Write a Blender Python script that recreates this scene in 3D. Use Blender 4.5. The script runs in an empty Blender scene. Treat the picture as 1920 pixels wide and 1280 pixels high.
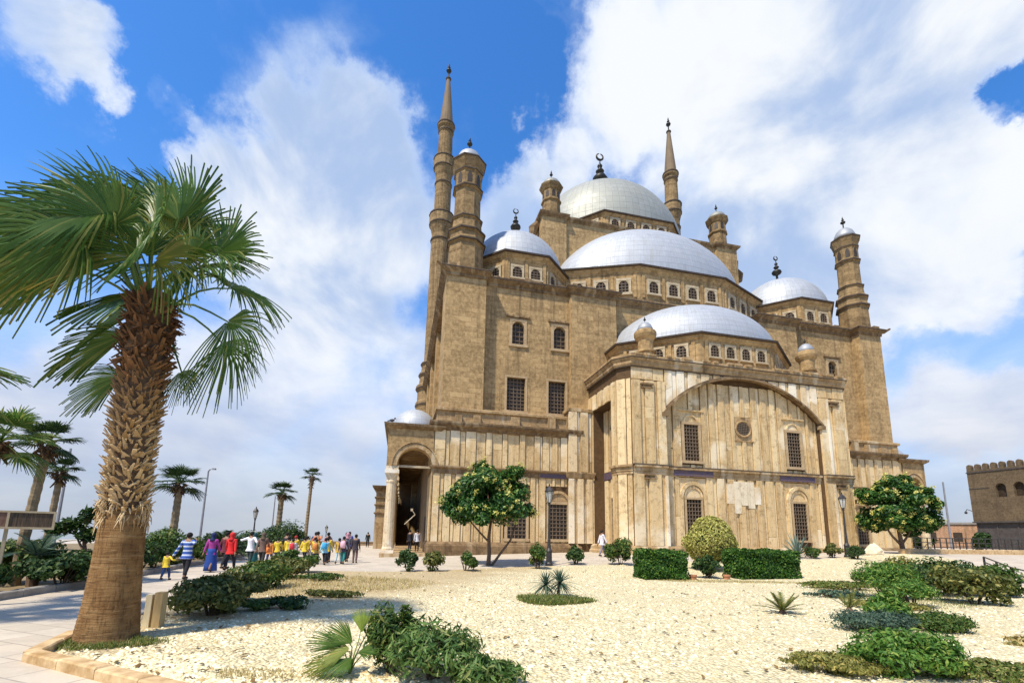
import bpy, bmesh, math, random
import numpy as np
from mathutils import Vector, Matrix
PI = math.pi
R = math.radians
scene = bpy.context.scene
C = scene.collection

# ------------------------------------------------------------------ camera
cd = bpy.data.cameras.new('camera')
cam = bpy.data.objects.new('camera', cd)
C.objects.link(cam)
cr = Vector((0.99982146, -0.00317347, 0.01862719))
cu = Vector((-0.01889559, -0.16791773, 0.9856199))
cf = Vector((0.0, 0.9857959, 0.16794772))
cam.matrix_world = Matrix(((cr.x, cu.x, -cf.x, 0.0), (cr.y, cu.y, -cf.y, 0.0), (cr.z, cu.z, -cf.z, 1.8), (0, 0, 0, 1)))
cd.sensor_fit = 'HORIZONTAL'
cd.sensor_width = 36.0
cd.lens = 36.0 * 870.9 / 1920.0
cd.shift_y = (852.78 - 640.0) / 1920.0
cd.clip_end = 5000
cd.clip_start = 0.05
scene.camera = cam

# ------------------------------------------------------------------ light
SUN_AZ, SUN_EL = 220.0, 58.0          # compass-like azimuth (clockwise from +y), elevation
SUN_STRENGTH, SKY_STRENGTH = 4.6, 0.12
sd = Vector((math.sin(R(SUN_AZ)) * math.cos(R(SUN_EL)), math.cos(R(SUN_AZ)) * math.cos(R(SUN_EL)), math.sin(R(SUN_EL))))
sl = bpy.data.lights.new('sun', 'SUN')
sl.energy = SUN_STRENGTH
sl.angle = R(2.2)
sl.color = (1.0, 0.91, 0.77)
so = bpy.data.objects.new('sun', sl)
C.objects.link(so)
so.rotation_euler = (-sd).to_track_quat('-Z', 'Y').to_euler()
vs = scene.view_settings
vs.view_transform = 'Standard'
vs.look = 'None'
vs.exposure = 0.36
vs.gamma = 1.0
scene.cycles.max_bounces = 6
scene.cycles.diffuse_bounces = 3
scene.cycles.use_denoising = True

# ------------------------------------------------------------------ sky (Nishita + clouds by direction)
class NT:
    """tiny node helper"""
    def __init__(s, nt):
        s.nt = nt
        nt.nodes.clear()
    def n(s, typ, **kw):
        nd = s.nt.nodes.new(typ)
        for k, v in kw.items():
            if k.startswith('_'):
                setattr(nd, k[1:], v)
            else:
                nd.inputs[k.replace('__', ' ')].default_value = v
        return nd
    def l(s, a, b):
        s.nt.links.new(a, b)
    def math(s, op, a, b=None, c=None, clamp=False):
        nd = s.nt.nodes.new('ShaderNodeMath')
        nd.operation = op
        nd.use_clamp = clamp
        for i, v in enumerate((a, b, c)):
            if v is None:
                continue
            if isinstance(v, (int, float)):
                nd.inputs[i].default_value = v
            else:
                s.l(v, nd.inputs[i])
        return nd.outputs[0]
    def vmath(s, op, a, b=None):
        nd = s.nt.nodes.new('ShaderNodeVectorMath')
        nd.operation = op
        for i, v in enumerate((a, b)):
            if v is None:
                continue
            if isinstance(v, (tuple, list, Vector)):
                nd.inputs[i].default_value = v
            else:
                s.l(v, nd.inputs[i])
        return nd
    def mix(s, fac, a, b, mode='MIX'):
        nd = s.nt.nodes.new('ShaderNodeMix')
        nd.data_type = 'RGBA'
        nd.blend_type = mode
        for sock, v in ((nd.inputs[0], fac), (nd.inputs[6], a), (nd.inputs[7], b)):
            if isinstance(v, (int, float)):
                sock.default_value = v
            elif isinstance(v, (tuple, list)):
                sock.default_value = (*v[:3], 1.0)
            else:
                s.l(v, sock)
        return nd.outputs[2]
    def noise(s, vec, scale, detail=4.0, rough=0.55, dist=0.0):
        nd = s.n('ShaderNodeTexNoise', Scale=scale, Detail=detail, Roughness=rough, Distortion=dist)
        if vec is not None:
            s.l(vec, nd.inputs['Vector'])
        return nd
    def mapr(s, v, a, b, c=0.0, d=1.0, smooth=False):
        nd = s.nt.nodes.new('ShaderNodeMapRange')
        nd.clamp = True
        if smooth:
            nd.interpolation_type = 'SMOOTHSTEP'
        s.l(v, nd.inputs[0])
        for i, x in enumerate((a, b, c, d)):
            nd.inputs[1 + i].default_value = x
        return nd.outputs[0]

# cloud banks: (direction, angular radius in degrees, weight)
CLOUDS = [
    ((-0.3059, 0.7099, 0.6344), 10.9, 1.00),
    ((-0.3571, 0.6515, 0.6693), 3.8, 0.70),
    ((-0.2477, 0.6901, 0.6800), 6.0, 0.70),
    ((-0.4381, 0.6719, 0.5972), 6.3, 0.75),
    ((-0.4841, 0.6498, 0.5859), 3.4, 0.50),
    ((-0.3894, 0.7531, 0.5303), 11.4, 0.90),
    ((-0.2238, 0.7579, 0.6128), 7.8, 0.70),
    ((-0.2735, 0.8207, 0.5017), 8.4, 0.55),
    ((-0.3362, 0.8414, 0.4231), 7.8, 0.35),
    ((-0.4858, 0.7111, 0.5083), 6.0, 0.50),
    ((-0.6044, 0.4894, 0.6286), 4.9, 0.60),
    ((-0.5738, 0.5230, 0.6303), 4.4, 0.65),
    ((-0.5608, 0.5583, 0.6114), 2.3, 0.60),
    ((-0.5473, 0.5256, 0.6513), 2.4, 0.50),
    ((-0.5042, 0.5914, 0.6293), 1.7, 0.42),
    ((-0.4864, 0.6064, 0.6290), 1.1, 0.30),
    ((0.2499, 0.5936, 0.7650), 9.7, 1.00),
    ((0.1516, 0.6319, 0.7601), 5.4, 0.75),
    ((0.4003, 0.5783, 0.7108), 11.5, 1.10),
    ((0.5129, 0.5273, 0.6774), 7.8, 0.90),
    ((0.2773, 0.6787, 0.6801), 10.0, 0.85),
    ((0.1387, 0.7065, 0.6940), 6.1, 0.80),
    ((0.0475, 0.7354, 0.6759), 6.4, 0.80),
    ((-0.0101, 0.7423, 0.6700), 3.5, 0.50),
    ((0.0320, 0.7964, 0.6039), 7.5, 0.70),
    ((0.5126, 0.6460, 0.5656), 13.1, 1.15),
    ((0.6191, 0.6067, 0.4987), 7.6, 0.90),
    ((0.6719, 0.5548, 0.4906), 4.2, 0.70),
    ((0.4045, 0.7349, 0.5443), 12.5, 1.00),
    ((0.6265, 0.6653, 0.4061), 9.0, 0.80),
    ((0.6944, 0.6056, 0.3887), 4.8, 0.70),
    ((0.6051, 0.4758, 0.6383), 2.1, 0.45),
    ((0.5771, 0.5088, 0.6388), 3.3, 0.50),
    ((0.6739, 0.7122, 0.1966), 6.4, 0.60),
    ((0.5665, 0.7210, 0.3990), 8.0, 0.50),
    ((-0.0700, 0.8067, 0.5868), 5.7, 0.60),
    ((-0.6026, 0.7662, 0.2231), 12.8, 0.75),
    ((-0.3812, 0.8829, 0.2742), 14.9, 0.85),
    ((-0.7179, 0.6735, 0.1759), 6.8, 0.50),
    ((-0.2235, 0.9158, 0.3336), 4.2, 0.40),
    ((-0.7005, 0.6815, 0.2121), 7.5, 0.35),
    ((0.6304, 0.5230, 0.5736), 3.0, -0.90),
    ((0.6065, 0.5235, 0.5984), 1.9, -0.50),
    ((-0.0123, 0.6411, 0.7674), 5.6, -0.60),
    ((0.3364, 0.7213, 0.6054), 2.2, -0.30),
    ((0.2981, 0.7158, 0.6315), 1.6, -0.30),
    ((-0.1834, 0.8224, 0.5385), 7.8, 0.50),
    ((-0.2098, 0.8770, 0.4323), 8.9, 0.45),
    ((0.6623, 0.6827, 0.3087), 4.1, -0.50),
    ((0.5014, 0.7578, 0.4175), 11.8, 0.60),
    ((0.5809, 0.6740, 0.4564), 10.3, 0.60),
    ((0.6724, 0.5995, 0.4343), 6.1, 0.60),
    ((0.3307, 0.7897, 0.5167), 8.9, 0.50),
    ((-0.4842, 0.8101, 0.3305), 10.4, 0.45),
    ((0.4425, 0.6314, 0.6368), 5.7, -0.35),
    ((0.5773, 0.7451, 0.3340), 7.7, -0.45),
    ((0.4941, 0.7825, 0.3790), 5.6, -0.30),
    ((0.3380, 0.7261, 0.5988), 3.9, -0.35),
    ((0.6592, 0.7226, 0.2078), 6.1, 0.60),
    ((0.7171, 0.6756, 0.1716), 5.1, 0.60),
    ((0.6775, 0.6885, 0.2588), 3.6, 0.30),
    ((-0.6703, 0.5700, 0.4751), 6.7, -0.30),
    ((-0.0784, 0.7572, 0.6484), 1.8, -0.20),
    ((-0.5704, 0.7283, 0.3798), 8.1, -0.20),
]
world = bpy.data.worlds.new('World')
scene.world = world
world.use_nodes = True
w = NT(world.node_tree)
tc = w.n('ShaderNodeTexCoord')
dirv = w.vmath('NORMALIZE', tc.outputs['Generated']).outputs[0]
sep = w.n('ShaderNodeSeparateXYZ')
w.l(dirv, sep.inputs[0])
zc = w.math('MAXIMUM', sep.outputs[2], 0.03)
comb = w.n('ShaderNodeCombineXYZ')
w.l(sep.outputs[0], comb.inputs[0]); w.l(sep.outputs[1], comb.inputs[1]); w.l(zc, comb.inputs[2])
sky = w.n('ShaderNodeTexSky')
sky.sky_type = 'NISHITA'
sky.sun_disc = False
sky.sun_elevation = R(SUN_EL)
sky.sun_rotation = R(SUN_AZ)
sky.air_density = 1.0
sky.dust_density = 0.4
sky.ozone_density = 4.0
w.l(comb.outputs[0], sky.inputs[0])
skyc = w.mix(1.0, sky.outputs[0], (SKY_STRENGTH,) * 3, 'MULTIPLY')
hsv = w.n('ShaderNodeHueSaturation', Saturation=1.28, Value=1.72, Hue=0.505)
w.l(skyc, hsv.inputs['Color'])
blue = hsv.outputs[0]
# warp of the lookup direction gives ragged edges
wn = w.noise(dirv, 3.6, 8.0, 0.62)
wv = w.vmath('SUBTRACT', wn.outputs['Color'], (0.5, 0.5, 0.5)).outputs[0]
sc = w.vmath('SCALE', wv); sc.inputs[3].default_value = 0.30
wd = w.vmath('NORMALIZE', w.vmath('ADD', dirv, sc.outputs[0]).outputs[0]).outputs[0]
acc = None
for (d, rad, wt) in CLOUDS:
    dt = w.vmath('DOT_PRODUCT', wd, d).outputs['Value']
    m = w.mapr(dt, math.cos(R(rad)), math.cos(R(rad * 0.15)), 0.0, wt, True)
    acc = m if acc is None else w.math('ADD', acc, m)
n1 = w.noise(dirv, 5.2, 10.0, 0.58, 0.15)
n2 = w.noise(w.vmath('ADD', dirv, (0.3, 0.1, 0.25)).outputs[0], 3.4, 7.0, 0.55, 0.4)
f = w.math('ADD', acc, w.math('MULTIPLY', w.math('SUBTRACT', n1.outputs[0], 0.5), 1.9))
mask = w.mapr(f, 0.04, 1.10, 0.0, 1.0, True)
dens = w.mapr(f, 0.5, 1.5, 0.0, 1.0, True)
shade = w.mapr(n2.outputs[0], 0.40, 0.63, 0.0, 1.0, True)
ccol = w.mix(shade, (0.36, 0.47, 0.68), (0.78, 0.80, 0.82))
ccol = w.mix(dens, w.mix(0.55, (0.52, 0.65, 0.90), ccol), ccol)
withc = w.mix(w.math('MULTIPLY', mask, 0.96), blue, ccol)
# pale band of dust low over the horizon
hz = w.mapr(sep.outputs[2], 0.03, 0.50, 1.0, 0.0, True)
n3 = w.noise(w.vmath('MULTIPLY', dirv, (1.0, 1.0, 2.6)).outputs[0], 3.0, 7.0, 0.55, 0.3)
hcol = w.mix(w.mapr(sep.outputs[2], 0.0, 0.30), w.mix(w.mapr(n3.outputs[0], 0.4, 0.6), (0.34, 0.38, 0.48), (0.40, 0.43, 0.51)), w.mix(w.mapr(n3.outputs[0], 0.42, 0.58), (0.46, 0.53, 0.70), (0.74, 0.76, 0.82)))
final = w.mix(w.math('MULTIPLY', hz, 0.93), withc, hcol)
bg = w.n('ShaderNodeBackground', Strength=0.98)
w.l(final, bg.inputs[0])
wo = w.n('ShaderNodeOutputWorld')
w.l(bg.outputs[0], wo.inputs[0])

# ------------------------------------------------------------------ mesh helpers
class MB:
    def __init__(s):
        s.v = []; s.f = []; s.uv = {}
    def add(s, vs, fs):
        o = len(s.v)
        s.v.extend([tuple(p) for p in vs])
        s.f.extend([tuple(i + o for i in q) for q in fs])
        return o
    def hexa(s, p):            # 8 points: bottom ring 0-3, top ring 4-7
        s.add(p, [(3, 2, 1, 0), (4, 5, 6, 7), (0, 1, 5, 4), (1, 2, 6, 5), (2, 3, 7, 6), (3, 0, 4, 7)])
    def box(s, x0, x1, y0, y1, z0, z1):
        s.hexa([(x0, y0, z0), (x1, y0, z0), (x1, y1, z0), (x0, y1, z0), (x0, y0, z1), (x1, y0, z1), (x1, y1, z1), (x0, y1, z1)])
    def rings(s, rings, cap0=True, cap1=True, closed=True):
        n = len(rings[0]); o = len(s.v)
        for r_ in rings:
            s.v.extend([tuple(p) for p in r_])
        for i in range(len(rings) - 1):
            for j in range(n if closed else n - 1):
                k = (j + 1) % n
                s.f.append((o + i * n + j, o + i * n + k, o + (i + 1) * n + k, o + (i + 1) * n + j))
        if cap0: s.f.append(tuple(o + j for j in reversed(range(n))))
        if cap1: s.f.append(tuple(o + (len(rings) - 1) * n + j for j in range(n)))
    def loft(s, poly, prof):   # prof: (offset outward, z)
        s.rings([[(x, y, z) for x, y in offset(poly, off)] for off, z in prof])
    def turn(s, cx, cy, prof, n=16, ph=0.0):   # prof: (apothem-ish radius, z)
        s.rings([[(cx + r_ * math.cos(ph + 2 * PI * j / n), cy + r_ * math.sin(ph + 2 * PI * j / n), z) for j in range(n)] for r_, z in prof])
    def oct(s, cx, cy, prof):
        s.turn(cx, cy, [(r_ / math.cos(PI / 8), z) for r_, z in prof], 8, PI / 8)
    def tube(s, pts, rad, n=8, cap=True):
        pts = [Vector(p) for p in pts]
        rr = rad if isinstance(rad, (list, tuple)) else [rad] * len(pts)
        rings = []; ref = None
        for i, p in enumerate(pts):
            t = (pts[min(i + 1, len(pts) - 1)] - pts[max(i - 1, 0)]).normalized()
            if ref is None:
                ref = t.orthogonal().normalized()
            a = (ref - t * ref.dot(t)).normalized(); b = t.cross(a); ref = a
            rings.append([p + (a * math.cos(2 * PI * j / n) + b * math.sin(2 * PI * j / n)) * rr[i] for j in range(n)])
        s.rings(rings, cap, cap)
    def sphere(s, c, r_, n=10, m=6, sx=1, sy=1, sz=1):
        c = Vector(c)
        s.rings([[(c.x + r_ * sx * math.sin(PI * i / m) * math.cos(2 * PI * j / n), c.y + r_ * sy * math.sin(PI * i / m) * math.sin(2 * PI * j / n), c.z - r_ * sz * math.cos(PI * i / m)) for j in range(n)] for i in [0.04] + list(range(1, m)) + [m - 0.04]])
    def build(s, name, mat, parent=None, smooth=False, recalc=True, link=True):
        me = bpy.data.meshes.new(name)
        me.from_pydata(s.v, [], s.f)
        if recalc and len(s.f) < 60000:
            bm = bmesh.new(); bm.from_mesh(me)
            bmesh.ops.recalc_face_normals(bm, faces=bm.faces)
            bm.to_mesh(me); bm.free()
        if smooth:
            me.polygons.foreach_set('use_smooth', [True] * len(me.polygons))
        me.materials.append(mat)
        o = bpy.data.objects.new(name, me)
        if link: C.objects.link(o)
        if parent: o.parent = parent
        return o

def offset(poly, d):
    if abs(d) < 1e-9: return list(poly)
    n = len(poly); out = []
    area = sum(poly[i][0] * poly[(i + 1) % n][1] - poly[(i + 1) % n][0] * poly[i][1] for i in range(n))
    sg = 1 if area > 0 else -1
    for i in range(n):
        p0, p1, p2 = (Vector(poly[(i + k) % n]) for k in (-1, 0, 1))
        a = (p1 - p0).normalized(); b = (p2 - p1).normalized()
        na = Vector((a.y, -a.x)) * sg; nb = Vector((b.y, -b.x)) * sg
        m = (na + nb); k = max(0.3, 1 + na.dot(nb))
        out.append(tuple(p1 + m * (d / k)))
    return out

def np_mesh(name, V, F, mat, parent=None, smooth=False):
    """V (n,3) float array, F (m,k) int array of k-gons"""
    me = bpy.data.meshes.new(name)
    V = np.asarray(V, dtype=np.float32); F = np.asarray(F, dtype=np.int32)
    me.vertices.add(len(V)); me.vertices.foreach_set('co', V.ravel())
    k = F.shape[1]
    me.loops.add(F.size); me.loops.foreach_set('vertex_index', F.ravel())
    me.polygons.add(len(F)); me.polygons.foreach_set('loop_start', np.arange(0, F.size, k, dtype=np.int32))
    me.update(calc_edges=True)
    if smooth: me.polygons.foreach_set('use_smooth', np.ones(len(F), dtype=bool))
    me.materials.append(mat)
    o = bpy.data.objects.new(name, me); C.objects.link(o)
    if parent: o.parent = parent
    return o

def empty(name, loc=(0, 0, 0), rz=0.0, scale=1.0):
    o = bpy.data.objects.new(name, None); C.objects.link(o)
    o.location = loc; o.rotation_euler = (0, 0, rz); o.scale = (scale,) * 3
    o.empty_display_size = 0.3
    return o

def tag(o, label=None, cat=None, group=None, kind=None):
    if label: o['label'] = label
    if cat: o['category'] = cat
    if group: o['group'] = group
    if kind: o['kind'] = kind
    return o

def copy_tree(o, parent=None):
    c = o.copy(); C.objects.link(c)
    if parent: c.parent = parent
    for ch in list(o.children): copy_tree(ch, c)
    return c

def S01(t):
    t = min(1.0, max(0.0, t)); return t * t * (3 - 2 * t)
def ground_z(x, y):
    k = S01((y - 18) / 14)
    return 0.65 * k * S01((x + 14) / 26) + 0.3 * k * S01((x - 14) / 14)

# ------------------------------------------------------------------ materials
def base_mat(name):
    m = bpy.data.materials.new(name); m.use_nodes = True
    t = NT(m.node_tree)
    p = t.n('ShaderNodeBsdfPrincipled'); o = t.n('ShaderNodeOutputMaterial')
    t.l(p.outputs[0], o.inputs[0])
    return m, t, p
def bump(t, p, h, strength=0.3, dist=0.02):
    b = t.n('ShaderNodeBump', Strength=strength, Distance=dist)
    t.l(h, b.inputs['Height']); t.l(b.outputs[0], p.inputs['Normal'])
def plain(name, c1, c2=None, rough=0.8, scale=3.0, metal=0.0, bstr=0.0, stretch=None, island=False, spec=0.3):
    m, t, p = base_mat(name)
    co = t.n('ShaderNodeTexCoord').outputs['Object']
    if stretch:
        mp = t.n('ShaderNodeMapping'); mp.inputs['Scale'].default_value = stretch
        t.l(co, mp.inputs[0]); co = mp.outputs[0]
    n = t.noise(co, scale, 6.0, 0.62)
    fac = t.mapr(n.outputs[0], 0.3, 0.7)
    if island:
        g = t.n('ShaderNodeNewGeometry')
        fac = t.math('ADD', t.math('MULTIPLY', fac, 0.4), t.math('MULTIPLY', g.outputs['Random Per Island'], 0.6))
    t.l(t.mix(fac, c1, c2 or tuple(min(1, x * 1.35) for x in c1)), p.inputs['Base Color'])
    p.inputs['Roughness'].default_value = rough
    p.inputs['Metallic'].default_value = metal
    p.inputs['Specular IOR Level'].default_value = spec
    if bstr: bump(t, p, n.outputs[0], bstr)
    return m
def leaf_mat(name, c1, c2, c3=None, trans=0.3, rough=0.5):
    """per-leaf colour variety; thin leaves pass some light"""
    m = bpy.data.materials.new(name); m.use_nodes = True
    t = NT(m.node_tree)
    g = t.n('ShaderNodeNewGeometry')
    r_ = g.outputs['Random Per Island']
    col = t.mix(r_, c1, c2)
    if c3:
        k = t.mapr(t.math('FRACT', t.math('MULTIPLY', r_, 7.31)), 0.8, 0.86)
        col = t.mix(k, col, c3)
    p = t.n('ShaderNodeBsdfPrincipled', Roughness=rough)
    p.inputs['Specular IOR Level'].default_value = 0.25
    t.l(col, p.inputs['Base Color'])
    tr = t.n('ShaderNodeBsdfTranslucent'); t.l(col, tr.inputs[0])
    mx = t.n('ShaderNodeMixShader', Fac=trans)
    t.l(p.outputs[0], mx.inputs[1]); t.l(tr.outputs[0], mx.inputs[2])
    o = t.n('ShaderNodeOutputMaterial'); t.l(mx.outputs[0], o.inputs[0])
    return m

def stone_mat(name, c1, c2, mortar, bw=1.0, bh=0.42, stain=(0.16, 0.11, 0.06), bleach=None):
    m, t, p = base_mat(name)
    co = t.n('ShaderNodeTexCoord').outputs['Object']
    sp = t.n('ShaderNodeSeparateXYZ'); t.l(co, sp.inputs[0])
    cb = t.n('ShaderNodeCombineXYZ')
    t.l(t.math('ADD', sp.outputs[0], sp.outputs[1]), cb.inputs[0]); t.l(sp.outputs[2], cb.inputs[1])
    br = t.n('ShaderNodeTexBrick', Scale=1.0)
    br.inputs['Brick Width'].default_value = bw; br.inputs['Row Height'].default_value = bh
    br.inputs['Mortar Size'].default_value = 0.012; br.inputs['Mortar Smooth'].default_value = 0.4
    br.inputs['Bias'].default_value = -0.1
    t.l(cb.outputs[0], br.inputs[0])
    br.inputs['Color1'].default_value = (*c1, 1); br.inputs['Color2'].default_value = (*c2, 1); br.inputs['Mortar'].default_value = (*mortar, 1)
    n1 = t.noise(co, 0.35, 8.0, 0.65)
    n2 = t.noise(co, 3.5, 8.0, 0.7)
    mp = t.n('ShaderNodeMapping'); mp.inputs['Scale'].default_value = (1.6, 1.6, 0.10); t.l(co, mp.inputs[0])
    n3 = t.noise(mp.outputs[0], 1.0, 6.0, 0.65)
    n5 = t.noise(co, 1.1, 8.0, 0.72, 0.5)
    col = t.mix(t.mapr(n1.outputs[0], 0.38, 0.66, 0.0, 0.65), br.outputs[0], tuple(x * 0.62 for x in c1))
    col = t.mix(t.mapr(n2.outputs[0], 0.42, 0.72, 0.0, 0.7), col, tuple(min(1, x * 1.32) for x in c2))
    col = t.mix(t.mapr(n5.outputs[0], 0.54, 0.72, 0.0, 0.6), col, tuple(x * 0.55 for x in c1))
    col = t.mix(t.mapr(n3.outputs[0], 0.52, 0.72, 0.0, 0.8), col, stain)
    if bleach:
        n4 = t.noise(mp.outputs[0], 0.8, 4.0, 0.5, 0.6)
        col = t.mix(t.mapr(n4.outputs[0], 0.56, 0.66, 0.0, 0.6), col, bleach)
    t.l(col, p.inputs['Base Color'])
    p.inputs['Roughness'].default_value = 0.9
    p.inputs['Specular IOR Level'].default_value = 0.15
    bump(t, p, t.math('ADD', t.math('MULTIPLY', br.outputs['Fac'], -0.5), n2.outputs[0]), 0.5, 0.03)
    return m

def panel_mat(name, dark, mid, light, white, zlo=None):
    """alabaster slabs: each slab (mesh island) has its own tone, with veins, runs and bleached patches"""
    m, t, p = base_mat(name)
    co = t.n('ShaderNodeTexCoord').outputs['Object']
    g = t.n('ShaderNodeNewGeometry'); r_ = g.outputs['Random Per Island']
    col = t.mix(t.mapr(r_, 0.0, 0.55), dark, mid)
    col = t.mix(t.mapr(r_, 0.55, 1.0), col, light)
    mp = t.n('ShaderNodeMapping'); mp.inputs['Scale'].default_value = (3.0, 3.0, 0.35); t.l(co, mp.inputs[0])
    v1 = t.noise(mp.outputs[0], 1.2, 9.0, 0.72, 0.8)
    col = t.mix(t.mapr(v1.outputs[0], 0.42, 0.66, 0.0, 0.8), col, light)
    v2 = t.noise(co, 2.3, 8.0, 0.75, 0.4)
    col = t.mix(t.mapr(v2.outputs[0], 0.52, 0.68, 0.0, 0.8), col, tuple(x * 0.55 for x in dark))
    v6 = t.noise(co, 9.0, 4.0, 0.7)
    col = t.mix(t.mapr(v6.outputs[0], 0.52, 0.70, 0.0, 0.5), col, white)
    mp2 = t.n('ShaderNodeMapping'); mp2.inputs['Scale'].default_value = (2.2, 2.2, 0.14); t.l(co, mp2.inputs[0])
    v3 = t.noise(mp2.outputs[0], 1.0, 5.0, 0.6)
    col = t.mix(t.mapr(v3.outputs[0], 0.56, 0.78, 0.0, 0.7), col, (0.17, 0.11, 0.05))
    r2 = t.math('FRACT', t.math('MULTIPLY', r_, 13.7))
    v4 = t.noise(co, 0.28, 4.0, 0.6, 0.3)
    k = t.math('ADD', v4.outputs[0], t.math('MULTIPLY', t.math('SUBTRACT', r2, 0.5), 0.22))
    if zlo is not None:
        sp = t.n('ShaderNodeSeparateXYZ'); t.l(co, sp.inputs[0])
        k = t.math('ADD', k, t.mapr(sp.outputs[2], zlo[0], zlo[1], 0.0, zlo[2]))
    col = t.mix(t.mapr(k, 0.60, 0.72, 0.0, 0.85), col, white)
    v5 = t.noise(co, 4.0, 6.0, 0.8)
    col = t.mix(t.mapr(v5.outputs[0], 0.58, 0.68, 0.0, 0.75), col, (0.14, 0.085, 0.04))
    t.l(col, p.inputs['Base Color'])
    p.inputs['Roughness'].default_value = 0.7
    p.inputs['Specular IOR Level'].default_value = 0.25
    bump(t, p, t.math('ADD', v1.outputs[0], v2.outputs[0]), 0.35, 0.02)
    return m

M = {}
M['stone'] = stone_mat('weathered_sandstone', (0.30, 0.197, 0.088), (0.49, 0.335, 0.158), (0.18, 0.115, 0.05), stain=(0.12, 0.08, 0.04))
M['stone_dark'] = stone_mat('brown_tower_stone', (0.18, 0.118, 0.054), (0.33, 0.226, 0.108), (0.14, 0.085, 0.038), 0.7, 0.36, (0.085, 0.052, 0.025))
M['trim'] = stone_mat('grimy_cornice_stone', (0.16, 0.10, 0.05), (0.27, 0.18, 0.09), (0.09, 0.06, 0.03), 0.6, 0.5, (0.05, 0.034, 0.02), (0.42, 0.32, 0.19))
M['attic'] = stone_mat('rubbed_attic_stone', (0.33, 0.21, 0.095), (0.46, 0.325, 0.17), (0.15, 0.09, 0.04), 0.9, 0.55, (0.11, 0.068, 0.03), (0.6, 0.5, 0.33))
M['joint'] = plain('dark_joint_stone', (0.075, 0.042, 0.018), (0.13, 0.075, 0.032), 0.9, 4.0)
M['panel'] = panel_mat('alabaster_panels', (0.42, 0.272, 0.112), (0.58, 0.40, 0.18), (0.73, 0.56, 0.305), (0.78, 0.66, 0.44))
M['panel_top'] = panel_mat('bleached_alabaster_panels', (0.42, 0.28, 0.12), (0.57, 0.405, 0.195), (0.71, 0.55, 0.32), (0.84, 0.76, 0.58), (9.0, 12.5, 0.12))
M['panel_white'] = panel_mat('pale_alabaster_panels', (0.46, 0.32, 0.16), (0.62, 0.48, 0.28), (0.74, 0.62, 0.42), (0.84, 0.77, 0.62), (-1.0, 0.0, 0.03))
M['frame'] = plain('pale_window_surround', (0.34, 0.235, 0.12), (0.50, 0.37, 0.21), 0.8, 2.5)
M['frame_white'] = plain('white_window_surround', (0.36, 0.28, 0.165), (0.54, 0.445, 0.29), 0.8, 2.5)
M['pane'] = plain('dark_window_void', (0.03, 0.02, 0.012), (0.07, 0.05, 0.03), 0.5, 3.0)
M['grille'] = plain('brown_window_grille', (0.12, 0.085, 0.055), (0.2, 0.145, 0.09), 0.6, 6.0)
M['bronze'] = plain('dark_bronze', (0.03, 0.028, 0.024), (0.06, 0.055, 0.04), 0.45, 5.0, 0.6)
M['blue'] = plain('blue_inscription_tile', (0.06, 0.055, 0.12), (0.16, 0.10, 0.075), 0.5, 6.0, stretch=(0.6, 1, 1.6))
M['eave'] = plain('dark_brown_eave', (0.045, 0.032, 0.022), (0.09, 0.066, 0.046), 0.85, 3.0)  # dark brown tone for eaves, ledge rings and the thin dark lines
M['roof'] = plain('roof_lead', (0.22, 0.2, 0.17), (0.32, 0.3, 0.26), 0.7, 2.0)
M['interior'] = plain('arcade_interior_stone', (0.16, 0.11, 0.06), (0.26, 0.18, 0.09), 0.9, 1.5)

M['bleached'] = panel_mat('white_bleached_alabaster', (0.56, 0.43, 0.25), (0.68, 0.57, 0.38), (0.77, 0.68, 0.49), (0.82, 0.75, 0.59))
M['spire'] = plain('grey_brown_spire', (0.15, 0.105, 0.06), (0.23, 0.165, 0.095), 0.8, 1.2, stretch=(1, 1, 0.3))

def dome_mat(name, c1, c2, nu=40):
    m, t, p = base_mat(name)
    uv = t.n('ShaderNodeUVMap'); uv.uv_map = 'sheet'
    br = t.n('ShaderNodeTexBrick', Scale=1.0)
    br.offset = 0.0
    br.inputs['Brick Width'].default_value = 1.0; br.inputs['Row Height'].default_value = 1.0
    br.inputs['Mortar Size'].default_value = 0.07; br.inputs['Mortar Smooth'].default_value = 0.8
    br.inputs['Color1'].default_value = (*c1, 1); br.inputs['Color2'].default_value = (*c2, 1)
    br.inputs['Mortar'].default_value = (*[x * 0.78 for x in c1], 1)
    t.l(uv.outputs[0], br.inputs[0])
    co = t.n('ShaderNodeTexCoord').outputs['Object']
    n = t.noise(co, 0.5, 6.0, 0.65)
    mp = t.n('ShaderNodeMapping'); mp.inputs['Scale'].default_value = (1.3, 1.3, 0.2); t.l(co, mp.inputs[0])
    n3 = t.noise(mp.outputs[0], 1.5, 6.0, 0.6)
    col = t.mix(t.mapr(n.outputs[0], 0.35, 0.7, 0.0, 0.5), br.outputs[0], tuple(x * 0.8 for x in c2))
    col = t.mix(t.mapr(n3.outputs[0], 0.52, 0.72, 0.0, 0.5), col, (0.30, 0.29, 0.25))
    n4 = t.noise(co, 1.4, 6.0, 0.7); col = t.mix(t.mapr(n4.outputs[0], 0.55, 0.7, 0.0, 0.35), col, (0.54, 0.55, 0.54))
    t.l(col, p.inputs['Base Color'])
    p.inputs['Metallic'].default_value = 0.3
    p.inputs['Specular IOR Level'].default_value = 0.35
    t.l(t.mapr(n.outputs[0], 0.3, 0.7, 0.5, 0.68), p.inputs['Roughness'])
    bump(t, p, t.math('MULTIPLY', br.outputs['Fac'], 1.0), 0.25, 0.03)
    return m
M['dome_old'] = dome_mat('weathered_lead_dome', (0.31, 0.315, 0.265), (0.345, 0.35, 0.295))
M['dome'] = dome_mat('silver_lead_dome', (0.40, 0.42, 0.43), (0.44, 0.46, 0.47))

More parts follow.
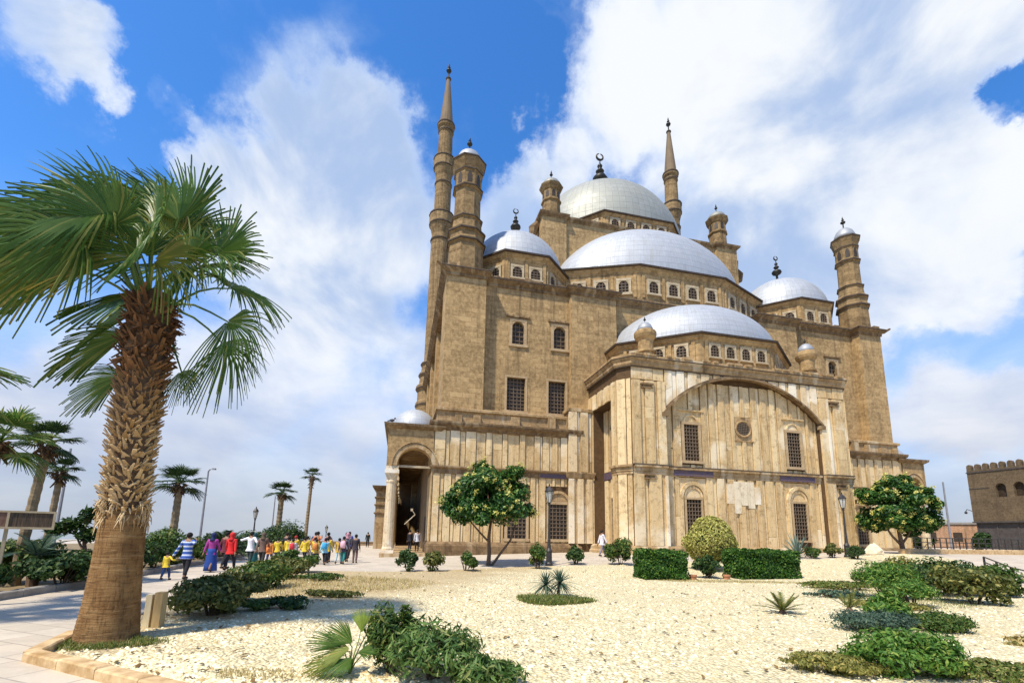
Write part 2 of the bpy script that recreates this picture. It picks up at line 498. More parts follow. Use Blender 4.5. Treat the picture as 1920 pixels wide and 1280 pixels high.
# ================================================================== MOSQUE (local axes: x along the facade, y into the building)
OX, OY, YAW = 17.58158688, 33.99374979, 0.23227377
mosque = empty('mosque', (OX, OY, 0), YAW)
tag(mosque, 'huge sandstone mosque with silver domes, two pencil minarets and a pale panelled front', 'mosque')
rng = random.Random(7)

def front(D0):
    return lambda s, z, d: (s, D0 + d, z)
def face(p, q):
    """frame on the vertical face p->q (outside on the right of p->q); s runs from the middle"""
    p = Vector(p); q = Vector(q); t = (q - p).normalized(); mid = (p + q) / 2; n = Vector((t.y, -t.x))
    return (lambda s, z, d: (mid.x + t.x * s - n.x * d, mid.y + t.y * s - n.y * d, z)), (q - p).length
def fbox(mb, fr, s0, s1, z0, z1, d0, d1):
    mb.hexa([fr(s0, z0, d0), fr(s1, z0, d0), fr(s1, z0, d1), fr(s0, z0, d1), fr(s0, z1, d0), fr(s1, z1, d0), fr(s1, z1, d1), fr(s0, z1, d1)])
def wall_holes(mb, fr, s0, s1, z0, z1, holes, depth):
    ss = sorted({s0, s1, *[h[0] for h in holes], *[h[1] for h in holes]})
    zs = sorted({z0, z1, *[h[2] for h in holes], *[h[3] for h in holes]})
    for a, b in zip(ss, ss[1:]):
        for c, d in zip(zs, zs[1:]):
            m = ((a + b) / 2, (c + d) / 2)
            if any(h[0] < m[0] < h[1] and h[2] < m[1] < h[3] for h in holes): continue
            mb.add([fr(a, c, 0), fr(b, c, 0), fr(b, d, 0), fr(a, d, 0)], [(0, 1, 2, 3)])
    for a, b, c, d in holes:
        q = [(a, c), (b, c), (b, d), (a, d)]
        for i in range(4):
            p0, p1 = q[i], q[(i + 1) % 4]
            mb.add([fr(*p0, 0), fr(*p1, 0), fr(*p1, depth), fr(*p0, depth)], [(0, 1, 2, 3)])
def window(par, fr, s0, s1, z0, z1, arched=False, d0=-0.06, dp=0.3, fw=0.18, fmat='frame', bars=(4, 8), sill=True, lintel=True, name='window'):
    """pane (part) with its surround and grille (sub-parts)"""
    pb = MB(); fbox(pb, fr, s0 - 0.02, s1 + 0.02, z0 - 0.02, z1 + 0.02, dp, dp + 0.05)
    o = pb.build(name, M['pane'], par)
    f = MB(); dz = min(dp, 0.0) if dp < 0.05 else 0.0
    fbox(f, fr, s0 - fw, s0, z0, z1, d0, 0.02); fbox(f, fr, s1, s1 + fw, z0, z1, d0, 0.02)
    fbox(f, fr, s0 - fw, s1 + fw, z1, z1 + fw, d0 - 0.01, 0.02)
    if sill: fbox(f, fr, s0 - fw * 1.3, s1 + fw * 1.3, z0 - fw, z0, d0 - 0.07, 0.02)
    if arched:
        mid = (s0 + s1) / 2; rad = (s1 - s0) / 2; zc_ = z1 - rad * 1.15; N = 10
        arc = [(mid - rad * math.cos(PI * i / N), zc_ + rad * 1.15 * math.sin(PI * i / N)) for i in range(N + 1)]
        for (sa, za), (sb, zb) in zip(arc, arc[1:]):
            fbox_pts = [fr(sa, za, d0 + 0.02), fr(sb, zb, d0 + 0.02), fr(sb, zb, dp - 0.002), fr(sa, za, dp - 0.002), fr(sa, z1, d0 + 0.02), fr(sb, z1, d0 + 0.02), fr(sb, z1, dp - 0.002), fr(sa, z1, dp - 0.002)]
            f.hexa(fbox_pts)
    f.build('frame', M[fmat], o)
    if bars:
        g = MB(); nx, nz = bars; bw = 0.028
        for i in range(1, nx):
            s = s0 + (s1 - s0) * i / nx; fbox(g, fr, s - bw, s + bw, z0, z1, dp - 0.07, dp - 0.02)
        for i in range(1, nz):
            z = z0 + (z1 - z0) * i / nz; fbox(g, fr, s0, s1, z - bw, z + bw, dp - 0.085, dp - 0.03)
        g.build('grille', M['grille'], o)
    return o
def panels(mb, fr, s0, s1, z0, z1, holes=(), wr=(0.36, 0.66), gap=0.05, proud=(0.04, 0.13), split=0.25, edges=()):
    """vertical stone slabs, each its own island; z0 may be a function of s"""
    cuts = sorted({s0, s1, *[h[0] for h in holes], *[h[1] for h in holes], *edges}); cuts = [c for c in cuts if s0 - 1e-6 <= c <= s1 + 1e-6]
    zf = z0 if callable(z0) else (lambda s: z0)
    k = 0
    for a, b in zip(cuts, cuts[1:]):
        n = max(1, round((b - a) / rng.uniform(*wr)))
        ws = [(rng.uniform(1.1, 1.5) if q % 2 == 0 else rng.uniform(0.5, 0.8)) for q in range(n)]; tot = sum(ws); x = a
        for w_ in ws:
            x2 = x + (b - a) * w_ / tot; xm = (x + x2) / 2; k += 1
            d = -proud[k % 2] + rng.uniform(-0.012, 0.012)
            segs = [(None, z1)]; lo = max(zf(x), zf(x2)) if False else None
            zs = [(zf(x), zf(x2)), (z1, z1)]
            cut = sorted([(h[2], h[3]) for h in holes if h[0] - 1e-6 < xm < h[1] + 1e-6])
            spans = []; cur = zs[0]
            for c0, c1 in cut:
                spans.append((cur, (c0, c0))); cur = (c1, c1)
            spans.append((cur, zs[1]))
            for (a0, a1), (b0, b1) in spans:
                if b0 - min(a0, a1) < 0.08: continue
                joints = [0.0, 1.0]
                L = b0 - (a0 + a1) / 2
                if L > 2.2 and rng.random() < 0.3:
                    joints = [0.0] + sorted(rng.uniform(0.15, 0.85) for _ in range(max(1, int(L / 2.6)))) + [1.0]
                for j0, j1 in zip(joints, joints[1:]):
                    if (j1 - j0) * L < 0.1: continue
                    g2 = gap / 2; e = 0.008 if len(joints) > 2 else 0.0
                    za, zb = a0 + (b0 - a0) * j0 + e, a1 + (b1 - a1) * j0 + e
                    zc2, zd = a0 + (b0 - a0) * j1 - e, a1 + (b1 - a1) * j1 - e
                    mb.hexa([fr(x + g2, za, d), fr(x2 - g2, zb, d), fr(x2 - g2, zb, 0.01), fr(x + g2, za, 0.01), fr(x + g2, zc2, d), fr(x2 - g2, zd, d), fr(x2 - g2, zd, 0.01), fr(x + g2, zc2, 0.01)])
            x = x2

def uv_dome(name, mat, parent, poly, cx, cy, z0, h, na=64, nz=14, half=None, blend=0.35, su=1.0, sv=1.0, power=1.0):
    """metal dome: polygon at the eave melting into a round cap; half=(a0,a1) limits the azimuth"""
    def rad_poly(th):
        d = Vector((math.cos(th), math.sin(th))); best = 1e9
        for i in range(len(poly)):
            p = Vector(poly[i]) - Vector((cx, cy)); q = Vector(poly[(i + 1) % len(poly)]) - Vector((cx, cy)); e = q - p
            den = d.x * e.y - d.y * e.x
            if abs(den) < 1e-9: continue
            t = (p.x * e.y - p.y * e.x) / den; u = (p.x * d.y - p.y * d.x) / den
            if t > 0 and -1e-6 <= u <= 1 + 1e-6: best = min(best, t)
        return best
    a0, a1 = half or (0, 2 * PI)
    ths = [a0 + (a1 - a0) * i / na for i in range(na + 1)]
    rp = [rad_poly(t) for t in ths]
    # a smooth (ellipse like) radius for the upper part: blur of the polygon radius
    K = 7
    def blur(i):
        acc = 0
        for k in range(-K, K + 1):
            j = i + k
            j = j % na if half is None else min(na, max(0, j))
            acc += rp[j]
        return acc / (2 * K + 1)
    rs = [blur(i) * 0.985 for i in range(na + 1)]
    V = []; UV = []; F = []
    for j in range(nz + 1):
        t = j / nz; ph = t * PI / 2
        c_, s_ = math.cos(ph) ** power, math.sin(ph)
        for i in range(na + 1):
            k = S01(t / blend); r_ = (rp[i] * (1 - k) + rs[i] * k) * max(c_, 0.004)
            V.append((cx + r_ * math.cos(ths[i]), cy + r_ * math.sin(ths[i]), z0 + h * s_))
            UV.append((i * su * 0.999, j * sv))
    n = na + 1
    for j in range(nz):
        for i in range(na):
            F.append((j * n + i, j * n + i + 1, (j + 1) * n + i + 1, (j + 1) * n + i))
    me = bpy.data.meshes.new(name); me.from_pydata(V, [], F)
    ul = me.uv_layers.new(name='sheet')
    for l_ in me.loops: ul.data[l_.index].uv = UV[l_.vertex_index]
    me.polygons.foreach_set('use_smooth', [True] * len(F)); me.materials.append(mat)
    o = bpy.data.objects.new(name, me); C.objects.link(o); o.parent = parent
    return o
def finial(parent, cx, cy, z, h, r_, crescent=True):
    mb = MB()
    hh = 0.80 if crescent else 1.0
    prof = [(0.34, 0), (0.30, .06), (.26, .36), (.4, .40), (.95, .44), (1.15, .50), (.95, .56), (.35, .60), (.2, .63), (.5, .67), (.66, .70), (.5, .73), (.2, .77), (.34, .81), (.4, .84), (.28, .87), (.12, .90), (.1, 0.95), (.05, 1.0)]
    mb.turn(cx, cy, [(a * r_, z + b * h * hh) for a, b in prof], 10)
    if crescent:
        R0 = h * 0.062; cz = z + h * 0.86
        pts = [(cx + R0 * math.cos(PI / 2 + a), cy, cz + R0 * math.sin(PI / 2 + a)) for a in [R(10) + (2 * PI - R(20)) * i / 18 for i in range(19)]]
        mb.tube(pts, [R0 * (0.10 + 0.22 * math.sin(PI * i / 18)) for i in range(19)], 6)
    return mb.build('finial', M['bronze'], parent, True)

# ---- upper body -----------------------------------------------------------------
ZB, ZC = -0.6, 22.55
PX, PW = 20.75, 1.62                      # corner pier centre, half width
PR, PWR = 20.3, 1.37                      # the right hand pier is slimmer
body = MB()
HL = [(-17.05, -15.5, 11.7, 14.5), (-13.25, -11.95, 11.75, 14.55), (-16.7, -15.65, 17.4, 19.45), (-13.05, -11.95, 17.4, 19.45)]
HL[1] = (-13.5, -12.0, 11.7, 14.5)
HR = [(-h[1], -h[0], h[2], h[3]) for h in HL]
wall_holes(body, front(6.6), -19.3, -11.65, ZB, ZC, HL, 0.35)
wall_holes(body, front(6.6), 11.65, 19.0, ZB, ZC, HR, 0.35)
for sg in (-1, 1):
    a, b = sorted((sg * 11.65, sg * 7.44))
    body.box(a, b, 6.1, 7.4, ZB, ZC)
    a, b = (-PX - PW, -PX + PW) if sg < 0 else (PR - PWR, PR + PWR)
    body.box(a, b, 5.75, 5.75 + 2 * PW, ZB, ZC)
body.box(-7.44, 7.44, 7.0, 7.6, ZB, ZC)
body.box(-19.2, 19.2, 6.99, 40.0, 15.2, ZC - 0.02)
body.box(-21.9, -19.0, 8.9, 47.0, ZB, ZC - 0.01); body.box(19.0, 21.3, 8.9, 47.0, ZB, ZC - 0.01)
body.box(-19.0, 19.0, 40.0, 47.0, ZB, ZC - 0.01)
for sg in (-1, 1):                        # flat buttresses on the flank walls
    for y0 in (17.0, 26.0, 33.5):
        a, b = (-22.25, -21.8) if sg < 0 else (21.2, 21.6); body.box(a, b, y0, y0 + 2.0, ZB, ZC - 0.05)
body.build('wall', M['stone'], mosque)
plan = [(-22.37, 47), (-22.37, 5.75), (-19.13, 5.75), (-19.13, 6.6), (-11.65, 6.6), (-11.65, 6.1), (-7.44, 6.1), (-7.44, 7.0), (7.44, 7.0), (7.44, 6.1), (11.65, 6.1), (11.65, 6.6), (18.93, 6.6), (18.93, 5.75), (21.67, 5.75), (21.67, 47)]
cor = MB()
cor.loft(plan, [(0.003, ZC - 0.25), (0.10, ZC - 0.2), (0.10, ZC), (0.28, ZC + 0.15), (0.42, ZC + 0.3), (0.42, ZC + 0.45), (0.15, ZC + 0.5), (-0.3, ZC + 0.52)])
for sg in (-1, 1):                        # gutter spouts at the outer corners
    cor.tube([(sg * 22.6 - (0.7 if sg > 0 else 0), 5.6, ZC + 0.2), (sg * 23.25 - (0.9 if sg > 0 else 0), 5.2, ZC + 0.5)], [0.16, 0.09], 6)
for x0, x1, y in ((-19.0, -11.7, 6.2), (11.7, 19.0, 6.2), (-7.3, 7.3, 6.6), (-11.6, -7.5, 5.7), (7.5, 11.6, 5.7), (-22.3, -19.2, 5.35), (19.0, 21.6, 5.35)):
    xx = x0
    while xx < x1 - 0.3:
        ww = rng.uniform(0.25, 0.8)
        if rng.random() < 0.6: cor.box(xx, min(x1, xx + ww), y, y + 0.3, ZC + 0.46, ZC + 0.46 + rng.uniform(0.08, 0.26))
        xx += ww + rng.uniform(0.1, 0.5)
cor.build('cornice', M['trim'], mosque)
so_ = MB(); so_.loft(plan, [(0.05, ZC + 0.31), (0.43, ZC + 0.32), (0.445, ZC + 0.37), (0.43, ZC + 0.42), (0.05, ZC + 0.43)])  # thin dark strip running round the cornice edge
so_.build('cornice_dark_line', M['eave'], mosque)

# broken sills and drain stubs along the cornice
for i, (s0, s1, z0, z1) in enumerate(HL[:2] + HR[:2]):
    window(mosque, front(6.6), s0, s1, z0, z1, False, bars=(5, 9))
for (s0, s1, z0, z1) in HL[2:] + HR[2:]:
    o = window(mosque, front(6.6), s0, s1, z0, z1, True, bars=(3, 5), fw=0.22)
    hb = MB(); fr = front(6.6)
    fbox(hb, fr, s0 - 0.5, s1 + 0.5, z1 + 0.32, z1 + 0.42, -0.16, 0.02)
    for k in range(5):
        x = s0 - 0.42 + (s1 - s0 + 0.84) * k / 4; fbox(hb, fr, x - 0.06, x + 0.06, z1 + 0.42, z1 + 0.52, -0.14, 0.02)
    hb.build('hood_mould', M['trim'], o)

# ---- lower dado, string course and attic -----------------------------------------
for sg in (-1, 1):
    mir = (lambda fr: fr)
    A0, A1 = 11.45, 22.75 if sg < 0 else 21.95
    a, b = sorted((sg * A0, sg * A1))
    core = MB(); core.box(a, b, 5.5, 6.7, ZB, 9.5)
    a2, b2 = sorted((sg * (A1 - 0.75), sg * A1)); core.box(a2, b2, 6.7, 9.6, ZB, 9.5)
    core.build('dado_core', M['joint'], mosque)
    lw = sorted((sg * 12.3, sg * 13.75)); lw2 = sorted((sg * 15.6, sg * 17.05))
    holes = [(lw[0], lw[1], 1.5, 4.15), (lw2[0], lw2[1], 1.5, 4.15)]
    pn = MB(); fr = front(5.5)
    arch_holes = [(h[0] - 0.3, h[1] + 0.3, 1.5, 5.55) for h in holes]
    panels(pn, fr, a, b, 1.2, 6.15, arch_holes, edges=(sg * 19.6, sg * 11.95, sg * 14.6))
    panels(pn, fr, a, b, 6.72, 9.45, (), edges=(sg * 19.6, sg * 15, sg * 11.95))
    side = face((sg * A1, 9.5), (sg * A1, 5.52)) if sg < 0 else face((sg * A1, 5.52), (sg * A1, 9.5))
    panels(pn, side[0], -1.9, 1.9, 1.2, 6.2); panels(pn, side[0], -1.9, 1.9, 6.72, 9.45)
    pn.build('cladding', M['panel'], mosque)
    tr = MB()
    pl = [(sg * A0, 5.4), (sg * A1, 5.4), (sg * A1, 9.5), (sg * A0, 9.5)]
    tr.loft(pl, [(0.04, 6.16), (0.06, 6.2), (0.08, 6.5), (0.22, 6.58), (0.26, 6.62), (0.26, 6.72), (0.0, 6.74)])
    tr.loft(pl, [(0.0, 9.42), (0.1, 9.5), (0.15, 9.65), (0.36, 9.8), (0.42, 9.95), (0.42, 10.08), (0.1, 10.12)])
    tr.loft(pl, [(0.28, ZB), (0.28, 0.9), (0.2, 1.05), (0.1, 1.18), (0.03, 1.2)])
    tr.build('string_course', M['trim'], mosque)
    at = MB()
    pl2 = [(sg * 11.7, 5.75), (sg * (A1 - 0.1), 5.55), (sg * (A1 - 0.1), 9.4), (sg * 11.7, 9.4)]
    at.loft([(sg * 11.6, 5.62), (sg * (A1 - 0.15), 5.5), (sg * (A1 - 0.15), 9.4), (sg * 11.6, 9.4)], [(0.0, 10.1), (0.0, 10.95), (0.16, 11.0), (0.16, 11.2), (0.0, 11.28)])
    for k in range(7):                    # broken blocks standing on the ledge
        x = sg * (12.0 + 1.55 * k + rng.uniform(-0.3, 0.3)); ww = rng.uniform(0.5, 0.9)
        at.box(x - ww / 2, x + ww / 2, 5.32, 5.6, 10.12, 10.12 + rng.uniform(0.35, 1.1))
    at.build('attic', M['attic'], mosque)
    for (s0, s1, z0, z1) in holes:
        o = window(mosque, fr, s0, s1, z0, z1, False, d0=-0.16, dp=-0.01, fw=0.2, bars=(5, 9))
        am = MB(); mid = (s0 + s1) / 2; rad = (s1 - s0) / 2 + 0.26; N = 14
        arc = lambda rr: [(mid - rr * math.cos(PI * i / N), z1 + 0.12 + rr * 0.95 * math.sin(PI * i / N)) for i in range(N + 1)]
        A, B = arc(rad), arc(rad - 0.2)
        for i in range(N):
            am.hexa([fr(*B[i], -0.17), fr(*B[i + 1], -0.17), fr(*B[i + 1], 0.02), fr(*B[i], 0.02), fr(*A[i], -0.17), fr(*A[i + 1], -0.17), fr(*A[i + 1], 0.02), fr(*A[i], 0.02)])
            am.hexa([fr(B[i][0], z1 + 0.1, -0.06), fr(B[i + 1][0], z1 + 0.1, -0.06), fr(B[i + 1][0], z1 + 0.1, 0.02), fr(B[i][0], z1 + 0.1, 0.02), fr(*B[i], -0.06), fr(*B[i + 1], -0.06), fr(*B[i + 1], 0.02), fr(*B[i], 0.02)])
        am.build('tympanum', M['attic'], o)
    bl = MB(); q = sorted((sg * 12.0, sg * 14.5)); fbox(bl, fr, q[0], q[1], 6.18, 6.53, -0.2, 0.02)
    bl.build('inscription_band', M['blue'], mosque)
    # tall pale pilasters in the angle against the projecting block
    pw = MB(); a3, b3 = sorted((sg * 10.25, sg * 12.25)); pw.box(a3, b3, 5.3, 6.2, ZB, 11.6)
    pw.build('pilaster_core', M['joint'], mosque)
    pw = MB(); fr = front(5.3)
    panels(pw, fr, a3, b3, 1.2, 6.2, wr=(0.35, 0.6), proud=(0.04, 0.2)); panels(pw, fr, a3, b3, 6.75, 11.6, wr=(0.35, 0.6), proud=(0.04, 0.2))
    pw.build('pilaster', M['panel_top'], mosque)
    pc = MB(); pl = [(a3, 5.2), (b3, 5.2), (b3, 6.2), (a3, 6.2)]
    pc.loft(pl, [(0.0, 6.2), (0.12, 6.3), (0.22, 6.6), (0.22, 6.7), (0.0, 6.74)]); pc.build('pilaster_band', M['attic'], mosque)
    pc = MB(); pc.loft(pl, [(0.0, 11.6), (0.1, 11.65), (0.1, 11.9), (0.0, 11.95)]); pc.build('pilaster_cap', M['attic'], mosque)

# ---- projecting prayer-niche block -------------------------------------------------
APL = [(-10.2, 7), (-10.2, 0.9), (-9.4, 0), (9.4, 0), (10.2, 0.9), (10.2, 7)]
TOPZ = 13.95
ab = MB()
ab.box(-9.1, 9.1, 0.45, 7.0, ZB, 14.2)
for sg in (-1, 1):
    a, b = sorted((sg * 6.75, sg * 9.1)); ab.box(a, b, 0.1, 0.46, ZB, TOPZ)
    pts = [(sg * 9.08, 0.1), (sg * 9.4, 0.1), (sg * 10.1, 0.92), (sg * 10.1, 1.65), (sg * 9.08, 1.65)]
    ab.rings([[(x, y, z) for x, y in pts] for z in (ZB, TOPZ)])
    a, b = sorted((sg * 9.08, sg * 10.1)); ab.box(a, b, 5.15, 6.98, ZB, TOPZ); ab.box(a, b, 1.65, 5.15, 11.75, TOPZ)
    ab.box(a, b, 1.65, 5.15, ZB, 0.9)
ab.build('niche_block_core', M['joint'], mosque)
RA, ZA = 9.2, 4.55                         # the wide relieving arch
arch_z = lambda s: ZA + math.sqrt(max(0.0, RA * RA - min(abs(s), 6.75) ** 2))
UW = [(-5.1, -3.9, 7.3, 10.0), (3.9, 5.1, 7.3, 10.0)]
LW = [(-5.15, -3.95, 1.75, 4.5), (3.95, 5.15, 1.75, 4.5)]
ap = MB(); fr0 = front(0.1); fr1 = front(0.46)
lowh = [(h[0] - 0.5, h[1] + 0.5, 1.2, 6.05) for h in LW]
uph = [(h[0] - 0.25, h[1] + 0.25, 7.0, 11.0) for h in UW]
panels(ap, fr1, -6.72, 6.72, 1.2, 6.1, lowh, wr=(0.36, 0.6), edges=(-6.0, 6.0))
panels(ap, fr1, -6.72, 6.72, 6.75, 13.3, uph + [(-0.75, 0.75, 9.0, 10.9)], wr=(0.36, 0.6), edges=(-6.0, 6.0, -1.6, 1.6))
for a, b in ((-9.4, -6.78), (6.78, 9.4)):
    panels(ap, fr0, a, b, 1.2, 6.1, wr=(0.4, 0.75), proud=(0.05, 0.2)); panels(ap, fr0, a, b, 6.75, 12.9, wr=(0.4, 0.75), proud=(0.05, 0.2))
for sg in (-1, 1):
    pq = ((-10.1, 0.92), (-9.4, 0.1)) if sg < 0 else ((9.4, 0.1), (10.1, 0.92))
    ff, L = face(*pq)
    panels(ap, ff, -L / 2, L / 2, 1.2, 6.1, wr=(0.5, 0.6), proud=(0.06, 0.1)); panels(ap, ff, -L / 2, L / 2, 6.75, 13.0, wr=(0.5, 0.6), proud=(0.06, 0.1))
    for y0, y1 in ((0.95, 1.65), (5.15, 6.9)):
        ff, L = face((-10.1, y1), (-10.1, y0)) if sg < 0 else face((10.1, y0), (10.1, y1))
        panels(ap, ff, -L / 2, L / 2, 1.2, 6.1, wr=(0.35, 0.6)); panels(ap, ff, -L / 2, L / 2, 6.75, 13.0, wr=(0.35, 0.6))
    ff, L = face((-9.1, 5.15), (-9.1, 1.65)) if sg < 0 else face((9.1, 1.65), (9.1, 5.15))
    nh = [(-0.55, 0.55, 1.5, 4.6), (-0.55, 0.55, 7.2, 10.2)]
    panels(ap, ff, -L / 2, L / 2, 1.0, 6.1, nh, wr=(0.5, 0.8)); panels(ap, ff, -L / 2, L / 2, 6.75, 11.7, nh, wr=(0.5, 0.8))
    for h in nh: window(mosque, ff, h[0] + 0.05, h[1] - 0.05, h[2], h[3], False, d0=-0.14, dp=-0.01, fw=0.12, bars=(4, 8))
    nb = MB(); fbox(nb, ff, -L / 2, L / 2, 6.15, 6.7, -0.16, 0.02); nb.build('inscription_band', M['blue'], mosque)
    ff, L = face((-10.1, 5.15), (-10.1, 1.65)) if sg < 0 else face((10.1, 1.65), (10.1, 5.15))
    panels(ap, ff, -L / 2, L / 2, 11.8, 13.0, wr=(0.5, 0.8))
for a, b, z0, z1 in ((-1.75, -1.2, 4.3, 5.75), (-1.17, -0.62, 3.6, 5.95), (-0.59, -0.02, 4.2, 5.95), (0.01, 0.55, 4.0, 5.95), (0.58, 1.1, 4.3, 5.6)):
    wp = MB(); fbox(wp, fr1, a, b, z0, z1, -0.15, -0.03); wp.build('bleached_slab', M['bleached'] if (a < -0.3 and a > -1.3) or a > 0 and a < 0.3 else M['panel_white'], mosque)
for a, b, z0, z1 in ((7.42, 7.62, 1.2, 6.05), (7.42, 7.62, 6.8, 12.8), (-6.98, -6.82, 1.2, 6.05)):
    wp = MB(); fbox(wp, fr0, a, b, z0, z1, -0.24, -0.02); wp.build('bleached_slab', M['panel_white'], mosque)
sp = MB()
panels(sp, fr0, -6.75, 6.75, arch_z, 12.95 + 0.9, wr=(0.42, 0.7), proud=(0.05, 0.12))
fz = MB()
# slab body behind the spandrel facing, cut to the curve of the arch
N = 24
for i in range(N):
    s0 = -6.75 + 13.5 * i / N; s1 = -6.75 + 13.5 * (i + 1) / N
    fz.hexa([(s0, 0.1, arch_z(s0)), (s1, 0.1, arch_z(s1)), (s1, 0.46, arch_z(s1)), (s0, 0.46, arch_z(s0)), (s0, 0.1, TOPZ), (s1, 0.1, TOPZ), (s1, 0.46, TOPZ), (s0, 0.46, TOPZ)])
fz.build('spandrel_core', M['joint'], mosque)
for a, b in ((-9.4, -6.78), (6.78, 9.4)): panels(ap, fr0, a, b, 13.0, 13.9, wr=(0.9, 1.3), proud=(0.04, 0.08))
sp.build('spandrel', M['panel_top'], mosque)
ap.build('cladding', M['panel'], mosque)
am = MB()
for i in range(40):                        # hood moulding along the arch
    a0 = -math.asin(6.95 / RA) + 2 * math.asin(6.95 / RA) * i / 40; a1 = -math.asin(6.95 / RA) + 2 * math.asin(6.95 / RA) * (i + 1) / 40
    P = lambda a, r_, d: (r_ * math.sin(a), 0.1 + d, ZA + r_ * math.cos(a))
    for (ra, rb, d) in ((RA - 0.04, RA + 0.1, -0.30), (RA + 0.1, RA + 0.2, -0.18)):
        am.hexa([P(a0, ra, d), P(a1, ra, d), P(a1, ra, 0.05), P(a0, ra, 0.05), P(a0, rb, d), P(a1, rb, d), P(a1, rb, 0.05), P(a0, rb, 0.05)])
for sg in (-1, 1): am.box(*sorted((sg * 6.62, sg * 7.12)), -0.2, 0.15, 10.35, 10.62)
am.build('arch_moulding', M['trim'], mosque)
ac = MB()
ac.loft(APL, [(0.0, 12.95 + 0.95), (0.08, 13.98), (0.14, 14.1), (0.14, 14.25), (0.24, 14.42), (0.30, 14.55), (0.30, 14.72), (0.1, 14.78), (-0.2, 14.8)])
xx = -9.2
while xx < 9.0:
    ww = rng.uniform(0.3, 0.8)
    if rng.random() < 0.7: ac.box(xx, xx + ww, -0.36, 0.0, 14.72, 14.72 + rng.uniform(0.08, 0.2))
    xx += ww + rng.uniform(0.05, 0.4)
ac.build('cornice', M['attic'], mosque)
so_ = MB(); so_.loft(APL, [(0.1, 14.45), (0.305, 14.50), (0.315, 14.53), (0.305, 14.56), (0.1, 14.58)]); so_.loft(APL, [(0.0, 13.86), (0.09, 13.87), (0.09, 13.92), (0.0, 13.93)])  # two thin dark strips round the niche block cornice
so_.build('cornice_dark_line', M['eave'], mosque)

lg = MB()
lg.loft(APL, [(0.3, ZB), (0.3, 0.75), (0.22, 0.85), (0.22, 1.05), (0.1, 1.18), (0.0, 1.2)])
for a, b, d in ((-9.4, -6.8, 0.1), (6.8, 9.4, 0.1), (-6.75, 6.75, 0.46)):
    f_ = front(d)
    fbox(lg, f_, a, b, 6.1, 6.3, -0.14, 0.02); fbox(lg, f_, a, b, 6.3, 6.58, -0.19, 0.02); fbox(lg, f_, a, b, 6.58, 6.74, -0.32, 0.02)
for sg in (-1, 1):
    for p, q in (((-10.1, 0.92), (-9.4, 0.1)), ((-10.1, 1.65), (-10.1, 0.92)), ((-10.1, 6.9), (-10.1, 5.15))):
        if sg > 0: p, q = (-q[0], q[1]), (-p[0], p[1])
        ff, L = face(p, q)
        fbox(lg, ff, -L / 2 - 0.05, L / 2 + 0.05, 6.1, 6.3, -0.14, 0.02); fbox(lg, ff, -L / 2 - 0.07, L / 2 + 0.07, 6.3, 6.58, -0.19, 0.02); fbox(lg, ff, -L / 2 - 0.1, L / 2 + 0.1, 6.58, 6.74, -0.32, 0.02)
lg.build('ledge', M['attic'], mosque)
sl_ = MB()
for a, b, d in ((-9.45, -6.8, 0.1), (6.8, 9.45, 0.1), (-6.75, 6.75, 0.46)): fbox(sl_, front(d), a, b, 6.742, 6.80, -0.34, 0.02)
sl_.build('ledge_dark_line', M['eave'], mosque)  # narrow dark strip along the top of the ledge
for (s0, s1, z0, z1) in UW:
    o = window(mosque, fr1, s0, s1, z0, z1, False, d0=-0.15, dp=-0.01, fw=0.2, bars=(5, 10))
    tb = MB(); mid = (s0 + s1) / 2; rad = 0.62; Nn = 14
    fbox(tb, fr1, s0 - 0.25, s1 + 0.25, z1 + 0.18, z1 + 1.0, -0.05, 0.02)
    A = [(mid - rad * math.cos(PI * i / Nn), z1 + 0.15 + rad * math.sin(PI * i / Nn)) for i in range(Nn + 1)]
    B = [(mid - (rad - 0.12) * math.cos(PI * i / Nn), z1 + 0.15 + (rad - 0.12) * math.sin(PI * i / Nn)) for i in range(Nn + 1)]
    for i in range(Nn):
        tb.hexa([fr1(*B[i], -0.12), fr1(*B[i + 1], -0.12), fr1(*B[i + 1], 0.0), fr1(*B[i], 0.0), fr1(*A[i], -0.12), fr1(*A[i + 1], -0.12), fr1(*A[i + 1], 0.0), fr1(*A[i], 0.0)])
    fbox(tb, fr1, s0 - 0.45, s1 + 0.45, z1 + 1.0, z1 + 1.1, -0.2, 0.02)
    tb.build('tympanum', M['panel'], o)
for (s0, s1, z0, z1) in LW:
    o = window(mosque, fr1, s0, s1, z0, z1, False, d0=-0.15, dp=-0.01, fw=0.14, bars=(5, 10))
    tb = MB(); mid = (s0 + s1) / 2; Nn = 16
    fbox(tb, fr1, s0 - 0.5, s1 + 0.5, z1 + 0.12, 6.05, -0.03, 0.02)
    arc = lambda rr: [(mid - rr * math.cos(PI * i / Nn), z1 + 0.05 + rr * 1.15 * math.sin(PI * i / Nn)) for i in range(Nn + 1)]
    for ra, rb, d in ((1.1, 0.86, -0.17), (0.8, 0.66, -0.1)):
        A, B = arc(ra), arc(rb)
        for i in range(Nn):
            tb.hexa([fr1(*B[i], d), fr1(*B[i + 1], d), fr1(*B[i + 1], 0.0), fr1(*B[i], 0.0), fr1(*A[i], d), fr1(*A[i + 1], d), fr1(*A[i + 1], 0.0), fr1(*A[i], 0.0)])
    for k in (-1, 1): fbox(tb, fr1, mid + k * 0.98 - 0.13, mid + k * 0.98 + 0.13, 1.2, z1 + 0.06, -0.16, 0.02)
    tb.build('tympanum', M['panel'], o)
for a, b in ((-6.1, -2.9), (2.9, 6.1)):
    bl = MB(); fbox(bl, fr1, a, b, 6.16, 6.56, -0.215, 0.02); bl.build('inscription_band', M['blue'], mosque)
oc = MB(); Nn = 24
ocp = MB()
ring = lambda rx, rz, d: [fr1(rx * math.cos(2 * PI * i / Nn), 9.98 + rz * math.sin(2 * PI * i / Nn), d) for i in range(Nn)]
